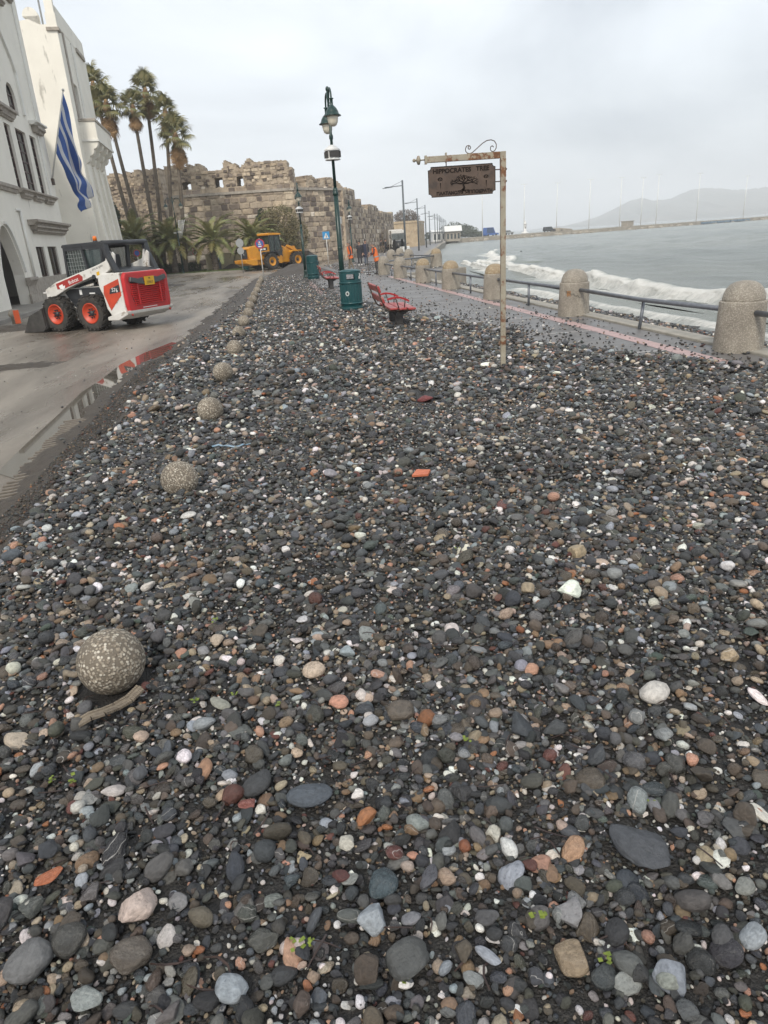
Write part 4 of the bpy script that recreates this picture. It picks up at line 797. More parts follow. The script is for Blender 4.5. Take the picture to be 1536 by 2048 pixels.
# ---- red benches
M_redwood = mat('weathered_red_slat', (0.34, 0.045, 0.04), .45, (0.27, 0.035, 0.035), 10, c3=(0.42, 0.17, 0.15), s3=5, t3=.55)
M_redend = mat('red_paint', (0.38, 0.018, 0.02), .4, (0.30, 0.014, 0.016), 8)
def bench(pos, label, s=1.0, L_=1.5):
    t = thing('park_bench', pos, 0, label, 'bench', 'red benches facing the sea', s); hl = L_/2
    for k, x in enumerate((-.05, .13, .31)):
        b = MB(); b.box(x-.075, x+.075, -hl, hl, .40-.01*k, .44-.01*k); sl = b.build('seat_slat', M_redwood, t, bev=.012)
    for k, z in enumerate((.60, .80)):
        b = MB(); xo = -.20-.33*(z-.44); b.obox((xo, 0, z), (0, 1, 0), (.95, 0, .31), (-.31, 0, .95), hl, .022, .065); b.build('back_slat', M_redwood, t, bev=.012)
    for y in (-hl*.55, hl*.55):
        b = MB(); b.box(.02, .17, y-.07, y+.07, -.05, .34); b.prism([(-.12, .38), (.36, .36), (.20, .28), (.0, .28)], y-.03, y+.03, 'xz'); b.build('leg', M_dark, t, bev=.01)
    for y in (-hl+.10, hl-.10):
        b = MB(); b.path([(-.36, y, .88), (-.26, y, .56), (-.20, y, .43), (-.14, y, .385), (0, y, .375), (.38, y, .37)], .017, 8); b.build('back_frame', M_iron, t)
        b = MB(); pts = [(-.16+.085*i, y, .60+.055*math.sin(math.pi*i/5.2)-.012*i) for i in range(6)]
        for i in range(5): b.bar(pts[i], Vector(pts[i+1])+(Vector(pts[i+1])-Vector(pts[i]))*.05, .055, .035)
        ar = b.build('armrest', M_redend, t); b = MB(); b.path([(.0, y, .63), (.06, y, .43)], .011, 6); b.path([(.20, y, .62), (.17, y, .42)], .011, 6); b.build('armrest_support', M_iron, ar)
    return t
bench((2.22, 14.62, .0), 'red slatted bench half surrounded by pebbles, near the rusty signpost')
bench((1.98, 29.3, 0), 'red slatted bench farther along, next to the distant teal bin')
# ---- traffic signs
M_post = mat('pale_post', (0.62, 0.61, 0.58), .5, (0.5, 0.49, 0.46), 10)
M_sred = mat('sign_red', (0.42, 0.03, 0.04), .4); M_sblue = mat('sign_blue', (0.03, 0.10, 0.33), .4); M_sblue2 = mat('sign_light_blue', (0.03, 0.24, 0.50), .4); M_grey = mat('bare_metal', (0.35, 0.36, 0.36), .5, (0.28, 0.29, 0.29), 12, metal=.3)
def disc(parent, name, z, r, m, y0=-.03, y1=-.02, n=24, x=0):
    b = MB(); b.prism([(x+r*math.cos(a), z+r*math.sin(a)) for a in np.linspace(0, 2*math.pi, n+1)[:-1]], y0, y1, 'xz'); return b.build(name, m, parent)
def pole(parent, h_, r_=.028, m=None): b = MB(); b.path([(0, 0, -.1), (0, 0, h_)], r_, 10); return b.build('pole', m or M_post, parent)
p = G(528, 560); t = thing('no_parking_sign', (p.x, p.y, 0), -YAW, 'round red and blue no-parking sign at the end of the ball row', 'traffic sign'); pole(t, 2.15); d = disc(t, 'sign_face', 1.88, .26, M_sred); d2 = disc(t, 'blue_field', 1.88, .20, M_sblue, -.036, -.0305)
b = MB(); b.bar((-.13, -.037, 2.01), (.13, -.037, 1.75), .045, .006, up=(0, 1, 0)); b.build('red_bar', M_sred, d2); b = MB(); b.box(-.08, .08, -.041, -.037, 1.84, 1.89); b.box(-.09, .09, -.041, -.037, 1.72, 1.78); b.box(-.04, .04, -.041, -.037, 1.93, 2.0); b.build('white_legend', M_white, d2)
p = G(396, 544, -.05); t = thing('limit_sign', (p.x, p.y, -.05), -YAW, 'two round signs stacked on a pale post beside the palm bed', 'traffic sign'); pole(t, 2.3); d = disc(t, 'sign_face', 1.66, .24, M_sred); d2 = disc(t, 'white_field', 1.66, .17, M_white, -.036, -.0305); b = MB(); b.box(-.09, .09, -.04, -.0365, 1.60, 1.65); b.box(-.09, .09, -.04, -.0365, 1.68, 1.73); b.build('black_legend', M_dark, d2)
d = disc(t, 'upper_sign_face', 2.18, .22, M_sred); disc(t, 'blue_field', 2.18, .17, M_sblue, -.036, -.0305)
p = G(657, 527); t = thing('crossing_sign', (p.x, p.y, 0), -YAW, 'square blue pedestrian crossing sign on a white post', 'traffic sign'); pole(t, 2.3, .035); b = MB(); b.box(-.30, .30, -.05, -.035, 2.0, 2.62); d = b.build('sign_face', M_sblue2, t)
b = MB(); b.prism([(-.22, 2.08), (.22, 2.08), (0, 2.52)], -.056, -.0515, 'xz'); d2 = b.build('white_triangle', M_white, d); b = MB(); b.ball((.01, -.058, 2.36), (.03, .006, .03), 8, 6); b.bar((.0, -.06, 2.32), (.02, -.06, 2.2), .05, .004, up=(0, 1, 0)); b.bar((.02, -.06, 2.2), (.06, -.06, 2.11), .025, .004, up=(0, 1, 0)); b.bar((.015, -.06, 2.2), (-.04, -.06, 2.11), .025, .004, up=(0, 1, 0)); b.build('walking_figure', M_dark, d2)
p = G(487, 546, -.05); t = thing('reversed_sign', (p.x, p.y, -.05), -YAW, 'grey backs of two round signs on a post behind the loader', 'traffic sign'); pole(t, 2.5, .03, M_grey); disc(t, 'sign_back', 2.15, .30, M_grey); disc(t, 'lower_sign_back', 1.6, .26, M_grey)
p = G(283, 556, -.05); t = thing('no_stopping_sign', (p.x, p.y, -.05), -YAW, 'blue and red round sign seen through the skid loader frame', 'traffic sign'); pole(t, 2.1, .03); d = disc(t, 'sign_face', 1.95, .27, M_sred); disc(t, 'blue_field', 1.95, .2, M_sblue, -.036, -.0305)
p = G(687, 530); t = thing('thin_post', (p.x, p.y, 0), -YAW, 'thin bare metal post behind the tall green lamp', 'post'); pole(t, 3.4, .035, M_grey); b = MB(); b.box(-.14, .14, -.05, -.035, 3.0, 3.5); b.build('sign_back', M_grey, t)
# ---- cones, red marker
M_cone = mat('cone_red', (0.60, 0.10, 0.03), .5)
for px, py in ((586, 531), (596, 529)):
    p = G(px, py, -.08); t = thing('traffic_cone', p, 0, 'red and white cone in front of the wheel loader', 'traffic cone', 'cones by the wheel loader'); b = MB(); b.box(-.2, .2, -.2, .2, 0, .03); b.lathe([(.15, .03), (.03, .62)], n=14); c_ = b.build('cone_body', M_cone, t); b = MB(); b.lathe([(.123, .2), (.092, .35)], n=14); b.build('white_band', M_white, t)
p = G(33, 648, -.05); t = thing('marker_post', p, .4, 'short pale post wrapped in red by the building kerb', 'marker'); b = MB(); b.lathe([(.11, 0), (.11, .2), (.16, .24), (.17, .32), (.12, .42), (.004, .45)], n=16); b.build('post_head', M_boll, t); b = MB(); b.box(-.03, .13, -.19, -.16, .02, .42); b.build('red_strip', M_cone, t)
# ------------------------------------------------------------------ white building
def grid_panel(b, xs, zs, filled, y0, y1, jit=0.0):
    """a slab of cells (one connected mesh) between y0 (front) and y1 (back)"""
    nx_, nz_ = len(xs), len(zs); idx = {}
    def vid(i, k, s_):
        q = (i, k, s_)
        if q not in idx:
            r_ = random.Random(i*7919+k*104729); jx, jz = (r_.uniform(-jit, jit), r_.uniform(-jit, jit)) if jit else (0, 0)
            idx[q] = len(vs); vs.append((xs[i]+jx, (y0 if s_ == 0 else y1)+(r_.uniform(-jit, jit)*.5 if jit else 0), zs[k]+jz))
        return idx[q]
    vs, fs = [], []; f = filled
    F = lambda i, k: 0 <= i < nx_-1 and 0 <= k < nz_-1 and f(i, k)
    for i in range(nx_-1):
        for k in range(nz_-1):
            if not F(i, k): continue
            fs.append((vid(i, k, 0), vid(i+1, k, 0), vid(i+1, k+1, 0), vid(i, k+1, 0))); fs.append((vid(i, k, 1), vid(i, k+1, 1), vid(i+1, k+1, 1), vid(i+1, k, 1)))
            if not F(i-1, k): fs.append((vid(i, k, 0), vid(i, k+1, 0), vid(i, k+1, 1), vid(i, k, 1)))
            if not F(i+1, k): fs.append((vid(i+1, k, 0), vid(i+1, k, 1), vid(i+1, k+1, 1), vid(i+1, k+1, 0)))
            if not F(i, k-1): fs.append((vid(i, k, 0), vid(i, k, 1), vid(i+1, k, 1), vid(i+1, k, 0)))
            if not F(i, k+1): fs.append((vid(i, k+1, 0), vid(i+1, k+1, 0), vid(i+1, k+1, 1), vid(i, k+1, 1)))
    b.add(vs, fs)
def panel(b, s0, s1, z0, z1, holes, y0=0.0, y1=.45):
    xs = sorted({s0, s1}|{h[0] for h in holes}|{h[1] for h in holes}); zs = sorted({z0, z1}|{h[2] for h in holes}|{h[3] for h in holes})
    grid_panel(b, xs, zs, lambda i, k: not any(h[0]-1e-6 <= (xs[i]+xs[i+1])/2 <= h[1] and h[2] <= (zs[k]+zs[k+1])/2 <= h[3] for h in holes), y0, y1)
M_plaster = mat('off_white_plaster', (0.81, 0.775, 0.69), .8, (0.74, 0.705, 0.625), .6, bump=.004, bscale=25, c3=(0.47, 0.44, 0.385), s3=1.8, t3=.64, streak=(1.2, 1.2, .22))
M_trim = mat('weathered_stone_trim', (0.40, 0.355, 0.30), .8, (0.27, 0.24, 0.205), 3.5, bump=.008, bscale=20, c3=(0.15, 0.135, 0.115), s3=2.6, t3=.63)
M_trimw = mat('white_moulding', (0.76, 0.75, 0.70), .75, (0.68, 0.66, 0.61), 2.0)
M_frame = mat('brown_window_frame', (0.085, 0.045, 0.035), .5, (0.06, 0.035, 0.03), 6)
M_glass = mat('dark_window_glass', (0.018, 0.02, 0.022), .06, (0.03, 0.03, 0.03), 1.0, spec=.8)
bld = thing('white_building', (FA.x, FA.y, 0), math.atan2(FD.y, FD.x), 'white plaster civic building with tall windows, an arched doorway and a balconied tower', 'building')
holes = [(-2.55, .38, -.1, 3.22), (3.25, 4.75, 1.05, 2.38), (5.45, 7.35, 1.05, 2.40), (2.62, 3.55, 4.80, 7.36), (4.35, 6.10, 4.80, 7.40), (6.78, 7.92, 4.80, 7.42), (4.35, 5.75, 8.02, 9.25)]
b = MB(); panel(b, -14, 10.0, -.1, 15.4, holes); fw = b.build('facade_wall', M_plaster, bld)
b = MB(); b.box(-14, 9.99, 5.0, 5.4, -.1, 15.3); b.build('rear_wall', M_plaster, bld)
b = MB(); b.box(9.58, 9.997, .452, 5.0, -.1, 15.38); b.build('end_wall', M_plaster, bld)
b = MB(); b.box(-14, 9.95, .46, 4.99, 15.0, 15.25); b.build('roof_slab', M_plaster, bld)
b = MB(); b.box(-13.9, 9.5, .46, 4.9, 4.35, 4.5); b.build('floor_slab', M_plaster, bld)
# big arch: spandrels, moulding, door
apx, sx0, sx1, zs_, za = -1.08, -2.55, .38, 1.25, 3.16
def archpt(t):          # pointed arch, t 0..1 right spring to apex
    x = sx1+(apx-sx1)*t; return x, zs_+(za-zs_)*math.sin(t*math.pi/2)**.78
rp = [archpt(t) for t in np.linspace(0, 1, 14)]; lp = [(2*apx-x, z) for x, z in rp]
b = MB(); b.prism(rp+[(apx, 3.225), (sx1+.004, 3.225)], .004, .44, 'xz'); b.build('arch_spandrel', M_plaster, bld)
b = MB(); b.prism(list(reversed(lp))+[(sx0-.004, 3.225), (apx, 3.225)][::1], .004, .44, 'xz'); b.build('arch_spandrel', M_plaster, bld)
b = MB(); o_ = [(x+.12, -.02, z+.10) for x, z in rp]
for i in range(len(o_)-1): b.bar(o_[i], Vector(o_[i+1])+(Vector(o_[i+1])-Vector(o_[i]))*.1, .10, .16, up=(0, 1, 0))
b.build('arch_moulding', M_trimw, bld)
b = MB(); b.box(-2.5, .36, 1.6, 1.7, -.1, 3.3); b.build('entrance_wall', M_plaster, bld)
b = MB(); b.box(-1.9, -.35, 1.52, 1.598, 0, 2.3); dr = b.build('door', M_frame, bld)
b = MB(); b.box(.30, 1.55, -.10, .0, -.05, .42); b.build('pier_base', M_trim, bld)
b = MB(); b.box(.38, 1.48, -.05, .0, .42, .80); b.build('pier', M_trim, bld, bev=.01)
b = MB(); b.prism([(-.06, .78), (-.16, .95), (-.22, 1.0), (-.22, 1.12), (0, 1.12), (0, .78)], .28, 1.62, 'yz'); b.build('pier_capital', M_trim, bld, bev=.01)
b = MB(); b.box(1.6, 9.9, -.025, .0, -.05, 1.05); b.build('plinth', M_trim, bld)
b = MB(); b.path([(1.72, -.07, 3.85), (1.72, -.07, 1.12)], .055, 10); b.path([(1.72, -.07, 3.83), (1.45, -.05, 3.85), (1.3, 0, 3.85)], .055, 10); b.build('downpipe', M_trimw, bld)
# windows
def window(s0, s1, z0, z1, nm_=3, nv=1, depth=.30, arch=False, y=None):
    y = depth if y is None else y
    b = MB(); w_ = .06
    b.box(s0, s0+w_, y-.04, y+.04, z0, z1); b.box(s1-w_, s1, y-.04, y+.04, z0, z1); b.box(s0+w_, s1-w_, y-.039, y+.039, z0, z0+w_); b.box(s0+w_, s1-w_, y-.039, y+.039, z1-w_, z1)
    for k in range(1, nm_+1): zz = z0+(z1-z0)*k/(nm_+1); b.box(s0+w_, s1-w_, y-.025, y+.025, zz-.025, zz+.025)
    for k in range(1, nv+1): xx = s0+(s1-s0)*k/(nv+1); b.box(xx-.03, xx+.03, y-.03, y+.03, z0+w_, z1-w_)
    f_ = b.build('window', M_frame, bld); b = MB(); b.box(s0+.01, s1-.01, y+.005, y+.015, z0+.01, z1-.01); b.build('pane', M_glass, f_)
    return f_
window(2.62, 3.55, 4.80, 7.36, 5, 0, .16); window(4.35, 6.10, 4.80, 7.40, 5, 1, .16); window(6.78, 7.92, 4.80, 7.42, 5, 0, .16); window(4.35, 5.75, 8.02, 9.25, 2, 1, .16)
for s0, s1 in ((3.25, 4.75), (5.45, 7.35)):
    f_ = window(s0, s1, 1.05, 2.39, 0, 0, .16)
    for k in range(6):
        xx = s0+(s1-s0)*(k+.5)/6; b = MB(); b.path([(xx, .06, 1.05), (xx, .06, 2.39)], .014, 6); b.build('iron_bar', M_iron, f_)
# arched head of the upper window
ap = [(5.05+.72*math.cos(a), 8.55+.72*math.sin(a)) for a in np.linspace(0, math.pi, 16)]
for half, x_ in ((ap[:8]+[(5.05, 9.27), (5.76, 9.27)], 1), (ap[8:]+[(4.34, 9.27), (5.05, 9.27)], -1)):
    b = MB(); b.prism(half, .004, .12, 'xz'); b.build('arch_spandrel', M_plaster, bld)
# ledges, brackets and mouldings of the facade
def ledge(s0, s1, z0, z1, out, m=M_trim, name='sill'):
    b = MB(); b.prism([(0, z0), (-out*.55, z0), (-out*.7, z0+(z1-z0)*.4), (-out, z0+(z1-z0)*.55), (-out, z1), (0, z1)], s0, s1, 'yz'); return b.build(name, m, bld, bev=.01)
ledge(2.35, 8.85, 4.60, 4.78, .30)
for k in range(3): ledge(2.7+2.1*k, 4.2+2.1*k, 4.40, 4.598, .20, name='bracket')
ledge(-6.0, 2.05, 4.52, 4.80, .18, name='string_course')
ledge(2.8, 9.9, 3.28, 3.52, .45, name='stone_shelf'); ledge(3.1, 9.6, 3.10, 3.278, .34, name='stone_shelf'); ledge(3.3, 9.4, 2.96, 3.098, .24, name='stone_shelf')
ledge(1.7, 4.25, 7.72, 7.98, .30, name='upper_sill'); ledge(2.3, 4.0, 7.55, 7.718, .18, M_trim, 'bracket')
ledge(7.3, 9.35, 7.95, 8.12, .40, M_trimw, 'cornice_block'); ledge(7.6, 9.2, 7.66, 7.948, .32, M_trim, 'bracket')
b = MB(); b.box(6.45, 6.75, -.10, .0, 8.2, 9.9); b.build('pilaster_strip', M_trimw, bld); b = MB(); b.box(8.9, 9.1, -.06, .0, 8.15, 15.3); b.build('pilaster_strip', M_trimw, bld)
b = MB(); b.box(8.35, 8.6, -.06, .0, 4.80, 7.60); b.build('pilaster_strip', M_trimw, bld)
og = [(3.4, 9.0), (3.4, 9.9), (3.8, 10.5), (4.5, 11.0), (5.05, 11.6), (5.6, 11.0), (6.2, 10.5), (6.6, 9.9)]
b = MB()
for i in range(len(og)-1): b.bar((og[i][0], -.04, og[i][1]), (og[i+1][0], -.04, og[i+1][1]), .10, .14, up=(0, 1, 0))
b.build('ogee_moulding', M_trimw, bld)
for (s_, z_) in ((4.4, 12.3), (6.0, 12.6), (7.8, 13.2)): ledge(s_, s_+.9, z_, z_+.18, .22, M_trim, 'bracket')
# recessed court between the two blocks
b = MB(); panel(b, 9.6, 20.5, -.1, 9.6, [(11.0, 12.0, 6.3, 7.6), (12.6, 14.4, 4.4, 6.2)], 2.2, 2.6); b.build('court_wall', M_plaster, bld)
window(11.0, 12.0, 6.3, 7.6, 2, 1, 2.42); window(12.6, 14.4, 4.4, 6.2, 2, 1, 2.42)
b = MB(); b.box(10.6, 14.0, 1.9, 2.2, 8.5, 8.75); b.build('court_ledge', M_trim, bld)
b = MB(); b.path([(10.3, .3, 7.0), (10.3, .3, 3.4), (10.3, .3, .4)], .16, 14); b.build('downpipe', M_trimw, bld)
b = MB(); b.lathe([(.17, 4.62), (.24, 4.68), (.24, 4.8), (.17, 4.86)], (10.3, .3, 0), 14); b.build('pipe_collar', M_trimw, bld)
# tower
b = MB(); panel(b, 20.3, 29.6, -.1, 15.3, [(22.2, 23.6, 10.5, 12.55)], 0, .5); b.build('tower_front_wall', M_plaster, bld)
b = MB(); b.box(20.3, 20.75, .502, 7.0, -.1, 15.29); b.build('tower_side_wall', M_plaster, bld)
b = MB(); b.box(29.1, 29.59, .502, 7.0, -.1, 15.29); b.build('tower_far_wall', M_plaster, bld)
b = MB(); b.box(20.76, 29.09, 6.5, 6.99, -.1, 15.29); b.build('tower_rear_wall', M_plaster, bld)
b = MB(); b.box(20.76, 29.09, .51, 6.49, 14.6, 14.9); b.build('tower_roof', M_plaster, bld)
window(22.2, 23.6, 10.5, 12.55, 3, 1, .32)
b = MB(); gp = [(.95, 15.29), (.95, 15.75)]+[(1.40+.46*math.cos(a), 15.72+.48*math.sin(a)) for a in np.linspace(0, math.pi, 12)]+[(2.0, 15.5), (2.6, 15.42), (3.2, 15.5), (3.5, 15.9), (3.9, 16.15), (4.4, 15.9), (4.6, 15.29)]
b.prism(gp, 20.302, 20.70, 'yz'); b.build('scalloped_parapet', M_plaster, bld)
b = MB(); b.box(20.18, 20.86, -.14, .62, 14.95, 15.14); b.build('corner_cornice', M_trim, bld, bev=.02)
b = MB(); b.box(20.28, 20.78, -.05, .55, 15.14, 15.9); b.box(20.33, 20.73, .0, .48, 15.9, 17.8); b.build('corner_pinnacle', M_plaster, bld)
b = MB(); b.box(21.6, 22.05, -.07, .0, 10.3, 15.2); b.build('brown_strip', M_trim, bld)
b = MB(); b.box(24.2, 24.6, -.08, .0, 10.3, 15.2); b.build('pilaster_strip', M_trimw, bld)
b = MB(); b.box(26.0, 28.9, -.12, .0, 15.1, 15.34); b.build('far_cornice', M_trim, bld)
b = MB(); b.box(20.8, 29.5, -.02, .3, 15.3, 16.4); b.build('front_parapet', M_plaster, bld)
# buttresses and balcony
for s_, w_ in ((20.9, .9), (23.3, .8), (25.6, .8), (27.9, .9)):
    b = MB(); b.prism([(0, -.1), (-.62, -.1), (-.10, 7.6), (0, 7.6)], s_, s_+w_, 'yz'); b.build('buttress', M_plaster, bld)
b = MB(); b.box(21.45, 27.8, -1.02, .0, 9.10, 10.15); bal = b.build('balcony', M_plaster, bld)
b = MB(); b.box(21.38, 27.87, -1.09, .0, 10.151, 10.32); b.build('balcony_coping', M_trim, bld, bev=.02)
b = MB(); b.box(21.40, 27.85, -1.07, .0, 8.98, 9.098); b.build('balcony_moulding', M_trimw, bld)
for k in range(4):
    s_ = 21.5+1.82*k; prof = [(0, 8.975), (-1.0, 8.975), (-1.0, 8.85)]+[(-1.0+.12+.28*math.sin(a)*.3+.30*(1-math.cos(a))/2, 8.85-.42*a/math.pi) for a in np.linspace(0, math.pi, 7)]
    prof = [(0, 8.975), (-1.0, 8.975)]
    for st in range(3):
        y0_ = -1.0+.33*st; z0_ = 8.97-.42*st
        for a in np.linspace(0, math.pi/2, 7): prof.append((y0_+.03+.30*(1-math.cos(a)), z0_-.42*math.sin(a)*1.0))
    prof.append((0, 7.71)); b = MB(); b.prism(prof, s_, s_+.62, 'yz'); b.build('corbel', M_plaster, bld, bev=.02)
# mast above the tower
mp_ = thing('roof_mast', FA+Vector((FD.x*24.5-FN.x*1.5, FD.y*24.5-FN.y*1.5, 14.7)), 0, 'thin grey mast rising above the white tower', 'mast')
b = MB(); b.path([(0, 0, 0), (0, 0, 9)], [.07, .04], 8); b.build('mast_pole', M_grey, mp_); b = MB(); b.box(-.2, .2, -.2, .2, 0, .15); b.build('mast_foot', M_grey, mp_)
# flag on a slanting staff
def FLOC(px, py, off):
    P0 = Vector((FA.x, FA.y))+Vector((FN.x, FN.y))*off; s_, z_ = HIT(px, py, P0, FD); q = P0+FD*s_; return Vector((q.x, q.y, z_))
tip = FLOC(125, 182, 1.75); base = FLOC(103, 380, .0); base = Vector((FA.x, FA.y, 0))+Vector((FD.x*9.6, FD.y*9.6, 5.6)); tip = FLOC(126, 182, 1.45)
M_flagb = mat('flag_blue', (0.03, 0.09, 0.32), .7, (0.04, 0.11, 0.36), 3); M_flagw = mat('flag_white', (0.62, 0.63, 0.66), .7, (0.54, 0.55, 0.58), 3)
fl = thing('flagstaff', base, 0, 'white flagstaff slanting out from the corner of the white building', 'flagstaff'); rel = tip-base
b = MB(); b.path([(0, 0, 0), tuple(rel)], [.045, .03], 10); b.build('staff', M_post, fl); b = MB(); b.ball(tuple(rel*1.01), .07, 10, 8); b.build('finial', M_post, fl)
b = MB(); b.box(-.12, .12, -.12, .12, -.15, .15); b.build('wall_bracket', M_iron, fl)
na_, nb_ = 18, 40; vs = []; hoist_end = tip.lerp(base, .66); A_, B_ = FLOC(180, 388, 1.2), FLOC(172, 424, .9)
for i in range(na_+1):
    a = i/na_; h0 = tip.lerp(hoist_end, a*.98+.01)
    for j in range(nb_+1):
        t = j/nb_; end = A_.lerp(B_, a); mid = h0.lerp(end, .5)+Vector((0, 0, -.25-.25*a)); 
        q = (1-t)**2*h0+2*t*(1-t)*mid+t*t*end; rip = (.12+.22*t)*math.sin(a*11+t*6+math.sin(t*9))*min(1, t*4)
        q += Vector((FD.x, FD.y, 0))*rip+Vector((FN.x, FN.y, 0))*rip*.7*math.cos(t*7); vs.append(q)
b = MB(); n_ = nb_+1
for i in range(na_):
    for j in range(nb_):
        a, t = (i+.5)/na_, (j+.5)/nb_; blue = int(a*7) % 2 == 0
        b.f.append((i*n_+j, i*n_+j+1, (i+1)*n_+j+1, (i+1)*n_+j)); b.sm.append(True); b.mi.append(0 if blue else 1)
b.v = [tuple(v) for v in vs]; fo = b.build('flag', [M_flagb, M_flagw]); so = fo.modifiers.new('thickness', 'SOLIDIFY'); so.thickness = .012
tag(fo, 'blue and white striped flag hanging limp from the slanting staff', 'flag')

# ------------------------------------------------------------------ castle
m, nt, bs = nm('castle_stone'); tc = N(nt, 'ShaderNodeTexCoord'); oi = N(nt, 'ShaderNodeObjectInfo'); ge = N(nt, 'ShaderNodeNewGeometry')
ad = N(nt, 'ShaderNodeMath', operation='ADD'); L(nt, oi.outputs['Random'], ad.inputs[0]); L(nt, ge.outputs['Random Per Island'], ad.inputs[1]); fr = N(nt, 'ShaderNodeMath', operation='FRACT'); L(nt, ad.outputs[0], fr.inputs[0])
r = N(nt, 'ShaderNodeValToRGB'); L(nt, fr.outputs[0], r.inputs[0]); r.color_ramp.interpolation = 'CONSTANT'
pal = [(0, (0.11, 0.088, 0.074)), (.14, (0.17, 0.135, 0.105)), (.26, (0.30, 0.24, 0.18)), (.40, (0.42, 0.34, 0.25)), (.56, (0.36, 0.295, 0.225)), (.68, (0.50, 0.415, 0.31)), (.80, (0.22, 0.18, 0.15)), (.90, (0.45, 0.36, 0.255)), (.965, (0.60, 0.53, 0.44))]
r.color_ramp.elements[0].color = c4(pal[0][1]); r.color_ramp.elements[0].position = 0; r.color_ramp.elements[1].position = pal[1][0]; r.color_ramp.elements[1].color = c4(pal[1][1])
for p_, c_ in pal[2:]: e = r.color_ramp.elements.new(p_); e.color = c4(c_)
n = N(nt, 'ShaderNodeTexNoise', inp={'Scale': 3.0, 'Detail': 7.0, 'Roughness': .7}); L(nt, ge.outputs['Position'], n.inputs['Vector'])
mr = N(nt, 'ShaderNodeMapRange', inp={'From Min': .32, 'From Max': .68, 'To Min': .75, 'To Max': 1.5}); L(nt, n.outputs[0], mr.inputs[0])
sm_ = N(nt, 'ShaderNodeVectorMath', operation='SCALE'); L(nt, r.outputs[0], sm_.inputs[0]); L(nt, mr.outputs[0], sm_.inputs['Scale'])
n2 = N(nt, 'ShaderNodeTexNoise', inp={'Scale': .28, 'Detail': 4.0, 'Roughness': .6}); L(nt, ge.outputs['Position'], n2.inputs['Vector'])
mr2 = N(nt, 'ShaderNodeMapRange', inp={'From Min': .4, 'From Max': .62, 'To Min': .0, 'To Max': .42}); L(nt, n2.outputs[0], mr2.inputs[0])
mx = N(nt, 'ShaderNodeMix', data_type='RGBA'); L(nt, mr2.outputs[0], mx.inputs[0]); L(nt, sm_.outputs[0], mx.inputs[6]); mx.inputs[7].default_value = (0.16, 0.125, 0.10, 1); L(nt, mx.outputs[2], bs.inputs['Base Color'])
bs.inputs['Roughness'].default_value = .9; bp = N(nt, 'ShaderNodeBump', inp={'Strength': .8, 'Distance': .05}); L(nt, n.outputs[0], bp.inputs['Height']); L(nt, bp.outputs[0], bs.inputs['Normal'])
M_cst = m
M_mortar = mat('castle_mortar', (0.46, 0.38, 0.285), .95, (0.30, 0.24, 0.18), 1.1, bump=.06, bscale=3.5, c3=(0.12, 0.095, 0.078), s3=.7, t3=.56)
def stone_variant(k):
    r_ = random.Random(40+k); bm = bmesh.new(); bmesh.ops.create_cube(bm, size=1.0)
    for v in bm.verts: v.co += Vector((r_.uniform(-.06, .06), r_.uniform(-.1, .1), r_.uniform(-.08, .08)))
    bmesh.ops.bevel(bm, geom=bm.edges[:]+bm.verts[:], offset=.09, segments=1, affect='EDGES', profile=.5)
    me = bpy.data.meshes.new('stone'); bm.to_mesh(me); bm.free(); me.materials.append(M_cst); return me
SV = [stone_variant(k) for k in range(10)]; SVV = [([tuple(v.co) for v in me.vertices], [tuple(p.vertices) for p in me.polygons]) for me in SV]
castle = thing('castle', CFP(-11, 72, 0), -YAW, 'ruined medieval castle wall of grey and tan stone blocks with broken battlements', 'castle')
stones = []
